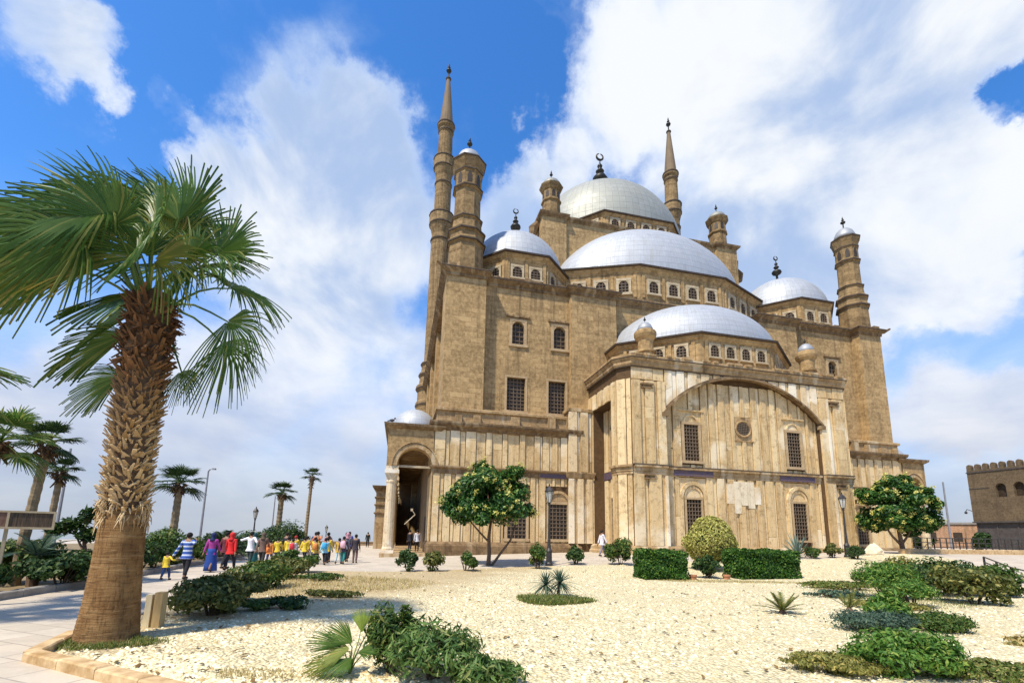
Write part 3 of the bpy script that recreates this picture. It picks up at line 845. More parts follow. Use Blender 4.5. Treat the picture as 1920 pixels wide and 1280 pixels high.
ocp.rings([ring(0.57, 0.51, 0.0), ring(0.57, 0.51, -0.06)])
o = ocp.build('oval_window', M['pane'], mosque)
oc.rings([ring(0.74, 0.68, 0.02), ring(0.74, 0.68, -0.12), ring(0.66, 0.6, -0.17), ring(0.56, 0.5, -0.12), ring(0.56, 0.5, 0.0)], False, False); fbox(oc, fr1, -0.85, 0.85, 9.08, 10.88, -0.05, -0.0)
fbox(oc, fr1, -0.85, 0.85, 9.0, 9.08, -0.16, 0.02)
oc.build('frame', M['attic'], o)
g = MB()
for k in range(-3, 4):
    x = k * 0.15; h_ = 0.49 * math.sqrt(max(0.02, 1 - (x / 0.56) ** 2)); fbox(g, fr1, x - 0.02, x + 0.02, 9.98 - h_, 9.98 + h_, -0.11, -0.065)
    z = 9.98 + k * 0.135; w2 = 0.55 * math.sqrt(max(0.02, 1 - ((z - 9.98) / 0.5) ** 2)); fbox(g, fr1, -w2, w2, z - 0.02, z + 0.02, -0.12, -0.065)
g.build('grille', M['grille'], o)
for s in (-8.2, 8.2):
    for z in (5.75, 12.3):
        pt = MB(); fbox(pt, fr0, s - 0.42, s + 0.42, z, z + 0.1, -0.27, 0.02); fbox(pt, fr0, s - 0.36, s + 0.36, z + 0.1, z + 0.26, -0.22, 0.02); fbox(pt, fr0, s - 0.45, s + 0.45, z + 0.26, z + 0.38, -0.3, 0.02); pt.build('capital', M['trim'], mosque)

# ---- drums and domes ---------------------------------------------------------------
def drum(parent, poly, z0, ze, eave=0.42, name='drum', mat='stone'):
    mb = MB()
    mb.loft(poly, [(0.0, z0), (0.0, ze - 0.75), (0.05, ze - 0.72), (0.05, ze - 0.6), (0.18, ze - 0.42), (0.24, ze - 0.36), (0.24, ze - 0.22), (0.3, ze - 0.2)])
    o = mb.build(name, M[mat], parent)
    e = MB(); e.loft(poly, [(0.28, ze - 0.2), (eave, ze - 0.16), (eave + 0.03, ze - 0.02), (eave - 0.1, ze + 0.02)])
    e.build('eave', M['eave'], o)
    return o
def drum_windows(o, p, q, n, z0, z1, w_=0.78, fw=0.2, margin=0.0, wide=None):
    ff, L = face(p, q); L = wide or L
    for k in range(n):
        s = (k + 0.5 - n / 2) * (L - margin) / n
        window(o, ff, s - w_ / 2, s + w_ / 2, z0, z1, True, d0=-0.14, dp=-0.012, fw=fw, fmat='frame_white', bars=(3, 4), sill=True)
    for k in range(n + 1):
        s = (k - n / 2) * (L - margin) / n
        if abs(s) < L / 2 - 0.05:
            pb = MB(); fbox(pb, ff, s - 0.13, s + 0.13, z0 - 0.5, z1 + 0.55, -0.1, 0.02); pb.build('pier_strip', M['stone'], o)
# niche half dome
q1 = [(-8.2, 7.0), (-8.2, 4.2), (-3.3, 0.45), (3.3, 0.45), (8.2, 4.2), (8.2, 7.0)]
dr = drum(mosque, q1, 14.5, 17.35)
drum_windows(dr, (-3.3, 0.45), (3.3, 0.45), 4, 15.5, 16.45, 0.74, 0.14, 1.0)
drum_windows(dr, (-8.2, 4.2), (-3.3, 0.45), 3, 15.5, 16.45, 0.72, 0.17, 1.0); drum_windows(dr, (3.3, 0.45), (8.2, 4.2), 3, 15.5, 16.45, 0.72, 0.17, 1.0)
drum_windows(dr, (-8.2, 7.0), (-8.2, 4.2), 1, 15.5, 16.45, 0.72, 0.17); drum_windows(dr, (8.2, 4.2), (8.2, 7.0), 1, 15.5, 16.45, 0.72, 0.17)
ell = lambda cx, cy, ra, rb, n=48: [(cx + ra * math.cos(2 * PI * k / n), cy + rb * math.sin(2 * PI * k / n)) for k in range(n)]
def skirt(parent, poly, z, cx, cy, k=0.72, rise=0.55):
    sk_ = MB(); P_ = offset(poly, 0.42)
    sk_.rings([[(x, y, z) for x, y in P_], [(cx + (x - cx) * k, cy + (y - cy) * k, z + rise) for x, y in P_]], True, True)
    return sk_.build('roof_skirt', M['dome'], parent)
skirt(mosque, q1, 17.33, 0, 6.9)
uv_dome('half_dome', M['dome'], mosque, ell(0, 6.95, 7.75, 6.75), 0, 6.95, 17.36, 4.95, 66, 16, (PI, 2 * PI), 0.5)
# great front half dome
q2 = [(-12.0, 14.4), (-11.0, 9.9), (-4.5, 7.15), (4.5, 7.15), (11.0, 9.9), (12.0, 14.4)]
dr = drum(mosque, q2, 22.6, 26.82)
drum_windows(dr, (-4.5, 7.15), (4.5, 7.15), 4, 24.15, 25.35, 0.94, 0.19, 0.8)
drum_windows(dr, (-11.0, 9.9), (-4.5, 7.15), 3, 24.15, 25.35, 0.9, 0.24, 0.8); drum_windows(dr, (4.5, 7.15), (11.0, 9.9), 3, 24.15, 25.35, 0.9, 0.24, 0.8)
skirt(mosque, q2, 26.8, 0, 14.2)
uv_dome('half_dome', M['dome'], mosque, ell(0, 14.3, 10.9, 7.45), 0, 14.3, 26.85, 7.8, 80, 18, (PI, 2 * PI), 0.5)
# side half domes, seen only at their shoulders
for sg in (-1, 1):
    q3 = [(sg * 11.0, 16.5), (sg * 15.5, 17.0), (sg * 18.0, 21.0), (sg * 18.0, 29.0), (sg * 15.5, 33.0), (sg * 11.0, 33.5)]
    drum(mosque, q3, 22.6, 26.8)
    uv_dome('half_dome', M['dome'], mosque, offset(q3, 0.4), sg * 11.0, 25.0, 26.8, 7.6, 40, 10, (-PI / 2, PI / 2) if sg > 0 else (PI / 2, 3 * PI / 2), 0.5)
# corner domes
def octo(cx, cy, apo): return [(cx + apo / math.cos(PI / 8) * math.cos(PI / 8 + k * PI / 4), cy + apo / math.cos(PI / 8) * math.sin(PI / 8 + k * PI / 4)) for k in range(8)]
for cx, cy in ((-15.4, 11.6), (15.4, 11.6), (-15.4, 37.0), (15.4, 37.0)):
    q = octo(cx, cy, 4.45)
    dr = drum(mosque, q, 22.6, 26.1)
    if cy < 20:
        for k in range(8):
            p_, q_ = q[k], q[(k + 1) % 8]
            mid = ((p_[0] + q_[0]) / 2 - cx, (p_[1] + q_[1]) / 2 - cy)
            if mid[1] < 0.5: drum_windows(dr, p_, q_, 2, 23.75, 24.75, 0.86, 0.17, 0.4)
    dm = uv_dome('dome', M['dome'], mosque, ell(cx, cy, 4.62, 4.62), cx, cy, 26.1, 4.4, 60, 12, None, 0.5)
    skirt(dm, q, 26.08, cx, cy, 0.75, 0.3)
    finial(dm, cx, cy, 30.3, 3.9, 0.46)
# square base, turrets and main dome
sb = MB(); sb.box(-9.6, 9.6, 14.0, 36.4, 22.6, 35.6)
for sx in (-1, 1):
    for cy in (15.0, 35.4): sb.box(*sorted((sx * 9.3, sx * 12.0)), cy - 1.35, cy + 1.35, 22.6, 35.5)
    sb.box(*sorted((sx * 9.5, sx * 11.4)), 16.2, 34.0, 22.6, 35.45)
sb.build('dome_base', M['stone'], mosque)
bc = MB(); bc.loft([(-12.0, 36.75), (-12.0, 13.65), (-9.3, 13.65), (-9.3, 14.0), (9.3, 14.0), (9.3, 13.65), (12.0, 13.65), (12.0, 36.75)], [(0.02, 35.35), (0.12, 35.45), (0.3, 35.62), (0.34, 35.8), (0.05, 35.85), (-0.3, 35.9)])
for sx in (-1, 1):                        # scroll shoulders stepping down from the turrets
    bc.tube([(sx * 12.15, 15.0, 35.3), (sx * 12.6, 15.0, 34.6), (sx * 12.7, 15.0, 33.7), (sx * 13.2, 15.0, 33.1), (sx * 13.3, 15.0, 32.3)], [0.35, 0.55, 0.4, 0.55, 0.3], 8)
bc.build('cornice', M['trim'], mosque)
qm = octo(0, 25.2, 10.2)
dr = drum(mosque, qm, 35.5, 38.3)
for k in range(8):
    p_, q_ = qm[k], qm[(k + 1) % 8]
    if (p_[1] + q_[1]) / 2 < 24: drum_windows(dr, p_, q_, 4, 36.5, 37.5, 0.9, 0.18, 0.6)
dm = uv_dome('dome', M['dome_old'], mosque, ell(0, 25.2, 10.55, 10.55), 0, 25.2, 38.3, 10.4, 84, 18, None, 0.4)
skirt(dm, qm, 38.28, 0, 25.2, 0.8, 0.4)
finial(dm, 0, 25.2, 48.5, 8.0, 0.95)
for cx, cy in ((-10.6, 15.0), (10.6, 15.0), (-10.6, 35.4), (10.6, 35.4)):
    t = MB()
    t.oct(cx, cy, [(1.12, 35.8), (1.12, 36.2), (0.98, 36.35), (0.9, 37.9), (1.05, 37.95), (1.05, 38.1), (0.9, 38.15), (0.9, 39.3), (1.0, 39.35), (1.2, 39.75), (1.25, 39.9), (0.4, 39.95)])
    to = t.build('turret', M['stone_dark'], mosque)
    for k in range(8):
        a = k * PI / 4; n_ = (math.cos(a), math.sin(a)); tt = (-n_[1], n_[0])
        if n_[1] < 0.3:
            ff = lambda s, z, d, n_=n_, tt=tt: (cx + n_[0] * (0.9 - d) + tt[0] * s, cy + n_[1] * (0.9 - d) + tt[1] * s, z)
            b = MB()
            for zz0, zz1, ww in ((38.35, 38.95, 0.19), (38.95, 39.12, 0.11)): fbox(b, ff, -ww, ww, zz0, zz1, -0.02, 0.03)
            b.build('window', M['pane'], to)
    cp = MB(); cp.turn(cx, cy, [(1.12, 39.92), (1.08, 40.2), (0.9, 40.55), (0.55, 40.85), (0.2, 41.02), (0.05, 41.1)], 16)
    cp.build('cap', M['dome_old'], to, True)
    finial(to, cx, cy, 41.0, 1.25, 0.16, False)
# corner towers
TK = 0.87
for cx, cy in ((-PX, 7.37), (20.5, 7.37), (-PX, 45.2), (20.5, 45.2)):
    TK = 0.9 if cx < 0 else 0.8
    t = MB()
    t.oct(cx, cy, [(a_ * TK, b_) for a_, b_ in [(1.62, 23.0), (1.62, 23.5), (1.56, 25.75), (1.72, 25.85), (1.78, 26.05), (1.62, 26.15), (1.55, 26.3), (1.55, 26.75), (1.7, 26.85), (1.74, 27.05), (1.5, 27.2), (1.4, 27.3), (1.3, 28.1), (1.42, 28.15), (1.42, 28.35), (1.22, 28.45), (1.18, 31.0), (1.36, 31.1), (1.38, 31.3), (1.24, 31.4), (1.24, 32.65), (1.34, 32.7), (1.34, 32.85), (1.28, 32.9), (1.58, 33.75), (1.62, 33.95), (0.5, 34.05)]])
    to = t.build('corner_tower', M['stone_dark'], mosque)
    for k in range(8):
        a = k * PI / 4; n_ = (math.cos(a), math.sin(a)); tt = (-n_[1], n_[0])
        if n_[1] < 0.3:
            ff = lambda s, z, d, n_=n_, tt=tt: (cx + n_[0] * (1.24 * TK - d) + tt[0] * s, cy + n_[1] * (1.24 * TK - d) + tt[1] * s, z)
            b = MB()
            for zz0, zz1, ww in ((31.5, 32.2, 0.2), (32.2, 32.4, 0.15), (32.4, 32.5, 0.07)): fbox(b, ff, -ww, ww, zz0, zz1, -0.02, 0.03)
            b.build('window', M['pane'], to)
    rg = MB()
    for z_, r_ in ((25.86, 1.79), (26.86, 1.75), (28.2, 1.45), (31.14, 1.4), (32.73, 1.36), (33.8, 1.635), (23.0, 1.66)): r_ = r_ * TK; rg = MB(); rg.oct(cx, cy, [(r_ - 0.3, z_ - 0.03), (r_, z_ - 0.02), (r_ + 0.02, z_ + 0.06), (r_, z_ + 0.13), (r_ - 0.3, z_ + 0.14)]); rg.build('ledge_ring', M['eave'], to)
    cp = MB(); cp.turn(cx, cy, [(a_ * TK, b_) for a_, b_ in [(1.3, 34.0), (1.24, 34.4), (1.0, 34.9), (0.6, 35.25), (0.2, 35.42), (0.05, 35.5)]], 18)
    cp.build('cap', M['dome'], to, True)
    finial(to, cx, cy, 35.4, 1.5, 0.22, False)
# mini turrets on the projecting block
for sg in (-1, 1):
    t = MB(); t.turn(sg * 7.45, 1.3, [(0.62, 14.6), (0.6, 15.5), (0.7, 15.55), (0.7, 15.7), (0.58, 15.75), (0.58, 16.5), (0.78, 16.75), (0.84, 16.95), (0.84, 17.2), (0.72, 17.3), (0.3, 17.32)], 12)
    to = t.build('turret', M['stone'], mosque, False)
    cp = MB(); cp.turn(sg * 7.45, 1.3, [(0.62, 17.28), (0.6, 17.5), (0.48, 17.78), (0.28, 17.98), (0.05, 18.08)], 14); cp.build('cap', M['dome'], to, True)
    finial(to, sg * 7.45, 1.3, 18.0, 0.55, 0.1, False)
# minarets
for sg in (-1, 1):
    cx, cy = sg * 21.1, 39.8
    t = MB()
    t.turn(cx, cy, [(2.5, ZB), (2.5, 20.0), (2.6, 20.2), (2.6, 20.8), (2.35, 21.2), (2.35, 22.6), (2.62, 22.9), (2.62, 23.4), (2.2, 23.8), (2.1, 24.8), (2.3, 25.0), (2.3, 25.4), (1.95, 25.8), (1.9, 26.6), (2.05, 26.8), (2.05, 27.1), (1.62, 27.5), (1.5, 47.6), (1.62, 47.7), (1.62, 47.95), (1.48, 48.0), (1.45, 48.8), (1.55, 49.2), (1.8, 50.2), (1.95, 50.5), (1.95, 52.1), (2.0, 52.15), (2.0, 52.4), (1.32, 52.42), (1.3, 57.8), (1.4, 57.85), (1.4, 58.1), (1.28, 58.15), (1.27, 59.3), (1.4, 59.8), (1.62, 60.7), (1.72, 60.9), (1.72, 62.5), (1.77, 62.55), (1.77, 62.8), (1.18, 62.82), (1.12, 67.6), (1.25, 67.7), (1.25, 68.0), (1.15, 68.05), (1.15, 68.4), (1.42, 68.7), (1.46, 69.2), (1.46, 69.4), (1.1, 69.45)], 16)
    to = t.build('minaret', M['stone_dark'], mosque)
    cn = MB(); cn.turn(cx, cy, [(1.12, 69.4), (1.05, 70.5), (0.32, 78.4), (0.42, 78.5), (0.42, 78.7), (0.1, 78.8)], 16); cn.build('spire', M['spire'], to)
    finial(to, cx, cy, 78.6, 3.3, 0.4, False)
    rg = MB()
    for z_, r_ in ((47.7, 1.64), (50.45, 1.97), (52.15, 2.02), (57.9, 1.42), (60.85, 1.74), (62.55, 1.79), (67.8, 1.27), (69.1, 1.49), (78.5, 0.44), (20.3, 2.63), (22.9, 2.65), (25.05, 2.33), (26.85, 2.08)): rg = MB(); rg.turn(cx, cy, [(r_ - 0.3, z_ - 0.06), (r_, z_ - 0.05), (r_ + 0.03, z_ + 0.05), (r_, z_ + 0.18), (r_ - 0.3, z_ + 0.2)], 16); rg.build('ledge_ring', M['eave'], to)
    fl = MB()                               # slim fluting ribs on the shafts
    for k in range(16):
        a = 2 * PI * (k + 0.5) / 16; n_ = (math.cos(a), math.sin(a))
        for z0, z1, r0, r1 in ((27.6, 47.5, 1.56, 1.45), (52.6, 57.7, 1.27, 1.25), (63.0, 67.5, 1.14, 1.08)):
            fl.tube([(cx + n_[0] * r0, cy + n_[1] * r0, z0), (cx + n_[0] * r1, cy + n_[1] * r1, z1)], 0.07, 5)
    fl.build('fluting', M['stone_dark'], to)

# ---- side arcades ---------------------------------------------------------------------
for sg in (-1, 1):
    AX = (lambda v: -v) if sg < 0 else (lambda v: 21.98 + (v - 22.78) * 0.8)
    AX0, AX1 = 22.78, 26.1
    m_ = MB(); cxa, rad, zsp = 24.1, 1.25, 6.55
    fr = lambda s, z, d, AX=AX: (AX(s), 5.35 + d, z)
    th = 0.8
    def slab(s0, s1, z0a, z0b, z1): m_.hexa([fr(s0, z0a, 0), fr(s1, z0b, 0), fr(s1, z0b, th), fr(s0, z0a, th), fr(s0, z1, 0), fr(s1, z1, 0), fr(s1, z1, th), fr(s0, z1, th)])
    slab(AX0, cxa - rad, -0.5, -0.5, 9.3)
    N = 16
    for i in range(N):
        t0, t1 = PI - PI * i / N, PI - PI * (i + 1) / N
        slab(cxa + rad * math.cos(t0), cxa + rad * math.cos(t1), zsp + rad * 1.08 * math.sin(t0), zsp + rad * 1.08 * math.sin(t1), 9.3)
    slab(cxa + rad, AX1, zsp - 0.05, zsp - 0.05, 9.3)
    m_.build('arcade_end', M['stone'], mosque)
    ar = MB(); N = 18
    for rr, rb, d in ((rad + 0.36, rad + 0.02, -0.1), (rad + 0.44, rad + 0.36, -0.16)):
        A = [(cxa - rr * math.cos(PI * i / N), zsp + rr * 1.05 * math.sin(PI * i / N)) for i in range(N + 1)]; B = [(cxa - rb * math.cos(PI * i / N), zsp + rb * 1.08 * math.sin(PI * i / N)) for i in range(N + 1)]
        for i in range(N): ar.hexa([fr(*B[i], d), fr(*B[i + 1], d), fr(*B[i + 1], 0.01), fr(*B[i], 0.01), fr(*A[i], d), fr(*A[i + 1], d), fr(*A[i + 1], 0.01), fr(*A[i], 0.01)])
    ar.build('archivolt', M['attic'], mosque)
    col = MB()                              # columns along the outer edge carry the roof
    ys = [5.75 + 4.6 * k for k in range(9)]
    for y in ys:
        x = AX(25.68); col2 = MB()
        col2.box(x - 0.42, x + 0.42, y - 0.42, y + 0.42, -0.5, 0.55); col2.turn(x, y, [(0.4, 0.55), (0.42, 0.65), (0.36, 0.8), (0.34, 5.3), (0.38, 5.35), (0.38, 5.45), (0.34, 5.5), (0.36, 5.6), (0.48, 6.0)], 14)
        col2.box(x - 0.5, x + 0.5, y - 0.5, y + 0.5, 6.0, 6.25); col2.box(x - 0.44, x + 0.44, y - 0.44, y + 0.44, 6.25, 6.52)
        col2.build('column', M['panel_white'], mosque)
    ow = MB()                               # outer arches between the columns
    for y0, y1 in zip(ys, ys[1:]):
        cyy = (y0 + y1) / 2; ra = (y1 - y0) / 2 - 0.42; N = 12
        for i in range(N):
            t0, t1 = PI - PI * i / N, PI - PI * (i + 1) / N
            ya, yb = cyy + ra * math.cos(t0), cyy + ra * math.cos(t1); za, zb = 6.5 + ra * math.sin(t0) * 1.0, 6.5 + ra * math.sin(t1)
            x0, x1 = sorted((AX(25.3), AX(26.05))); ow.hexa([(x0, ya, za), (x1, ya, za), (x1, yb, zb), (x0, yb, zb), (x0, ya, 9.3), (x1, ya, 9.3), (x1, yb, 9.3), (x0, yb, 9.3)])
        x0, x1 = sorted((AX(25.3), AX(26.05))); ow.box(x0, x1, y0 - (0.0 if y0 == ys[0] else 0.43) + (0.4 if y0 == ys[0] else 0), y0 + 0.43, 6.52, 9.29)
    ow.build('outer_arches', M['stone'], mosque)
    rf = MB(); x0, x1 = sorted((AX(22.3), AX(26.1)))
    rf.box(x0, x1, 6.16, 43.5, 8.95, 9.28)
    rf.loft([(x0, 5.35), (x1, 5.35), (x1, 43.5), (x0, 43.5)], [(0.02, 9.3), (0.12, 9.36), (0.3, 9.5), (0.34, 9.68), (0.0, 9.74)])
    rf.build('arcade_roof', M['trim'], mosque)
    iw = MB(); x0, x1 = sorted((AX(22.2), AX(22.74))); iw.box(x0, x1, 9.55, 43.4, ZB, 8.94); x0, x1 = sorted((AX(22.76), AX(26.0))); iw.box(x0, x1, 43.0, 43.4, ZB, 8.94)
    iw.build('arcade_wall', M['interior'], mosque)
    pf = MB(); x0, x1 = sorted((AX(22.79), AX(26.2))); pf.box(x0, x1, 5.0, 43.0, ZB, 0.34); pf.build('arcade_floor', M['attic'], mosque)
    tb = MB()
    tb.box(*sorted((AX(22.8), AX(25.4))), ys[0] - 0.06, ys[0] + 0.06, 6.5, 6.66)
    tb.build('tie_beam', M['frame_white'], mosque)
    for k in range(5):
        dmo = uv_dome('small_dome', M['dome'], mosque, octo(AX(24.2), 7.9 + 4.6 * k, 1.75), AX(24.2), 7.9 + 4.6 * k, 9.7, 1.75, 24, 8, None, 0.5)
dw = MB()                                    # doorway and bracket lamp inside the near arcade
fr, L = face((-22.74, 16.0), (-22.74, 11.5))
fbox(dw, fr, -0.9, 0.9, 0.3, 3.2, -0.06, 0.0)
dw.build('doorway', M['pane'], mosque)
lb = MB(); lb.tube([(-24.6, 5.1, 2.35), (-23.9, 5.1, 3.05), (-24.1, 5.1, 3.35)], 0.04, 6); lb.box(-24.22, -24.06, 5.04, 5.16, 3.3, 3.48)
lb.build('wall_bracket', M['frame_white'], mosque)
# colonnaded wing further back on the left, seen past the arcade
wg = MB(); wg.box(-27.6, -26.3, 24.0, 43.0, -0.5, 6.4); wg.build('wing_wall', M['attic'], mosque)
wc = MB(); wc.loft([(-27.6, 24.0), (-26.3, 24.0), (-26.3, 43.0), (-27.6, 43.0)], [(0.02, 6.2), (0.1, 6.3), (0.4, 6.6), (0.45, 6.8), (0.0, 6.85)])
for z in (3.7, 4.6, 5.4): wc.loft([(-27.6, 24.0), (-26.3, 24.0), (-26.3, 43.0), (-27.6, 43.0)], [(0.02, z), (0.14, z + 0.05), (0.14, z + 0.18), (0.02, z + 0.22)])
wc.build('wing_cornice', M['trim'], mosque)

# ================================================================== GROUND
def grid_sheet(name, mat, P, ns, nt, dz, kind='structure'):
    """P(s,t)->(x,y); follows the terrain, dz above it"""
    V = []; F = []
    for j in range(nt + 1):
        for i in range(ns + 1):
            x, y = P(i / ns, j / nt); V.append((x, y, ground_z(x, y) + dz))
    for j in range(nt):
        for i in range(ns):
            a = j * (ns + 1) + i; F.append((a, a + 1, a + ns + 2, a + ns + 1))
    me = bpy.data.meshes.new(name); me.from_pydata(V, [], F); me.materials.append(mat)
    me.polygons.foreach_set('use_smooth', [True] * len(F))
    o = bpy.data.objects.new(name, me); C.objects.link(o)
    if kind: o['kind'] = kind
    return o
def poly_at(pl, t):
    """point at fraction t of a polyline by its own length"""
    L = [math.dist(a, b) for a, b in zip(pl, pl[1:])]; T = t * sum(L)
    for (a, b), l_ in zip(zip(pl, pl[1:]), L):
        if T <= l_ + 1e-9: k = T / l_ if l_ else 0; return (a[0] + (b[0] - a[0]) * k, a[1] + (b[1] - a[1]) * k)
        T -= l_
    return pl[-1]
def coons(bot, top, left, right):
    def P(s, t):
        b, tp, l_, r_ = poly_at(bot, s), poly_at(top, s), poly_at(left, t), poly_at(right, t)
        c = [bot[0], bot[-1], top[0], top[-1]]
        return tuple((1 - t) * b[i] + t * tp[i] + (1 - s) * l_[i] + s * r_[i] - ((1 - s) * (1 - t) * c[0][i] + s * (1 - t) * c[1][i] + (1 - s) * t * c[2][i] + s * t * c[3][i]) for i in (0, 1))
    return P

def paving_mat():
    m, t, p = base_mat('pale_stone_paving')
    co = t.n('ShaderNodeTexCoord').outputs['Object']
    br = t.n('ShaderNodeTexBrick', Scale=1.0)
    br.inputs['Brick Width'].default_value = 0.85; br.inputs['Row Height'].default_value = 0.5; br.inputs['Mortar Size'].default_value = 0.012
    br.inputs['Color1'].default_value = (0.47, 0.395, 0.285, 1); br.inputs['Color2'].default_value = (0.57, 0.49, 0.365, 1); br.inputs['Mortar'].default_value = (0.27, 0.23, 0.175, 1)
    mp = t.n('ShaderNodeMapping'); mp.inputs['Rotation'].default_value = (0, 0, 0.35); t.l(co, mp.inputs[0]); t.l(mp.outputs[0], br.inputs[0])
    n1 = t.noise(co, 0.7, 8.0, 0.65); n2 = t.noise(co, 9.0, 6.0, 0.7)
    col = t.mix(t.mapr(n1.outputs[0], 0.4, 0.68, 0.0, 0.55), br.outputs[0], (0.36, 0.305, 0.235))
    col = t.mix(t.mapr(n2.outputs[0], 0.45, 0.75, 0.0, 0.45), col, (0.60, 0.55, 0.46))
    mp2 = t.n('ShaderNodeMapping'); mp2.inputs['Scale'].default_value = (0.35, 2.6, 1); mp2.inputs['Rotation'].default_value = (0, 0, -0.2); t.l(co, mp2.inputs[0])
    n3 = t.noise(mp2.outputs[0], 1.3, 6.0, 0.7)
    col = t.mix(t.mapr(n3.outputs[0], 0.55, 0.72, 0.0, 0.45), col, (0.24, 0.20, 0.155))
    t.l(col, p.inputs['Base Color']); p.inputs['Roughness'].default_value = 0.75
    bump(t, p, t.math('ADD', n2.outputs[0], t.math('MULTIPLY', br.outputs['Fac'], -0.6)), 0.3, 0.02)
    return m
M['paving'] = paving_mat()
def gravel_mat():
    m, t, p = base_mat('pale_limestone_gravel')
    co = t.n('ShaderNodeTexCoord').outputs['Object']
    vo = t.n('ShaderNodeTexVoronoi', Scale=20.0, Randomness=1.0); t.l(co, vo.inputs['Vector'])
    vo2 = t.n('ShaderNodeTexVoronoi', Scale=6.0); t.l(co, vo2.inputs['Vector'])
    sp = t.n('ShaderNodeSeparateColor'); t.l(vo.outputs['Color'], sp.inputs[0])
    col = t.mix(sp.outputs[0], (0.66, 0.55, 0.285), (0.86, 0.785, 0.52))
    col = t.mix(t.mapr(sp.outputs[1], 0.9, 0.97), col, (0.36, 0.31, 0.2))
    col = t.mix(t.mapr(vo.outputs['Distance'], 0.32, 0.6, 0.0, 0.55), col, (0.42, 0.35, 0.2))
    n1 = t.noise(co, 0.55, 7.0, 0.65)
    col = t.mix(t.mapr(n1.outputs[0], 0.52, 0.72, 0.0, 0.55), col, (0.66, 0.52, 0.26))
    # bare earth and dry grass towards the path on the left
    spx = t.n('ShaderNodeSeparateXYZ'); t.l(co, spx.inputs[0])
    n2 = t.noise(co, 0.9, 7.0, 0.65)
    k = t.math('ADD', t.math('ADD', t.math('MULTIPLY', spx.outputs[0], -0.115), t.math('MULTIPLY', spx.outputs[1], 0.05)), t.math('MULTIPLY', n2.outputs[0], 1.0))
    earth = t.mix(t.noise(co, 6.0, 6.0, 0.7).outputs[0], (0.36, 0.26, 0.12), (0.60, 0.48, 0.28))
    col = t.mix(t.mapr(k, 1.36, 1.7, 0.0, 0.92), col, earth)
    t.l(col, p.inputs['Base Color']); p.inputs['Roughness'].default_value = 0.9; p.inputs['Specular IOR Level'].default_value = 0.15
    bump(t, p, t.math('ADD', t.math('MULTIPLY', vo.outputs['Distance'], -1.0), t.math('MULTIPLY', vo2.outputs['Distance'], -0.6)), 0.9, 0.05)
    return m
M['gravel'] = gravel_mat()
M['kerb'] = plain('ochre_kerb_stone', (0.34, 0.20, 0.075), (0.68, 0.50, 0.27), 0.9, 4.5, bstr=0.8)
M['kerb_grey'] = plain('grey_kerb_stone', (0.22, 0.2, 0.17), (0.36, 0.33, 0.28), 0.85, 3.0, bstr=0.3)

grid_sheet('plaza', M['paving'], lambda s, t: (-60 + 170 * s, -12 + 84 * t), 130, 80, 0.0)
# garden bed: boundaries traced on the ground
GB = [(-6.42, 6.75), (-4.1, 5.75), (0.0, 3.9), (5.0, 1.6), (13.0, -1.0)]
GL = [(-6.42, 6.75), (-7.1, 8.0), (-7.4, 9.6), (-8.9, 14.0), (-10.3, 19.4), (-9.3, 21.3)]
GT = [(-9.3, 21.3), (-5.0, 21.4), (-1.2, 23.4), (1.2, 24.3), (5.4, 25.2), (12.0, 27.4), (19.0, 28.8), (27.5, 33.0)]
GR = [(13.0, -1.0), (16.0, 8.0), (19.2, 16.5), (22.6, 21.8), (26.5, 28.0), (27.5, 33.0)]
garden = coons(GB, GT, GL, GR)
grid_sheet('gravel_bed', M['gravel'], garden, 90, 90, 0.03)
def kerb_run(name, pl, w_, h, mat, step=0.9):
    mb = MB()
    for a, b in zip(pl, pl[1:]):
        L = math.dist(a, b); n = max(1, round(L / step)); d = Vector((b[0] - a[0], b[1] - a[1])) / L; nn = Vector((-d.y, d.x))
        for i in range(n):
            p = Vector(a) + d * (L * i / n + 0.006); q = Vector(a) + d * (L * (i + 1) / n - 0.006)
            j = [random.Random(i * 7 + int(L * 100)).uniform(-0.008, 0.008) for _ in range(2)]
            z0 = ground_z(p.x, p.y)
            P = [p - nn * w_ / 2, q - nn * w_ / 2, q + nn * w_ / 2, p + nn * w_ / 2]
            bev = 0.02
            Q = [p + d * bev - nn * (w_ / 2 - bev), q - d * bev - nn * (w_ / 2 - bev), q - d * bev + nn * (w_ / 2 - bev), p + d * bev + nn * (w_ / 2 - bev)]
            mb.rings([[(v.x, v.y, z0 - 0.2) for v in P], [(v.x, v.y, z0 + h - bev + j[0]) for v in P], [(v.x, v.y, z0 + h + j[0]) for v in Q]])
    o = mb.build(name, mat); o['kind'] = 'structure'; return o
kerb_run('kerb', [(-7.1, 8.0), (-6.47, 6.7), (-4.1, 5.65), (0.0, 3.8)], 0.2, 0.13, M['kerb'])
kerb_run('kerb', [(-10.35, 19.4), (-9.0, 14.0), (-7.5, 9.6), (-7.1, 8.1)], 0.16, 0.07, M['kerb_grey'], 1.2)
LK = [(-12.6, 4.5), (-12.3, 11.2), (-13.2, 15.6), (-15.0, 21.5), (-17.3, 29.5), (-20.5, 42.0), (-23.0, 54.0)]
kerb_run('kerb', LK, 0.25, 0.18, M['kerb_grey'], 1.2)
M['soil'] = plain('dark_planting_soil', (0.16, 0.115, 0.06), (0.28, 0.21, 0.11), 0.95, 4.0, bstr=0.4)
grid_sheet('planting_soil', M['soil'], coons([LK[0], (-40, 3)], [LK[-1], (-45, 54)], LK, [(-40, 3), (-45, 54)]), 20, 50, 0.05)
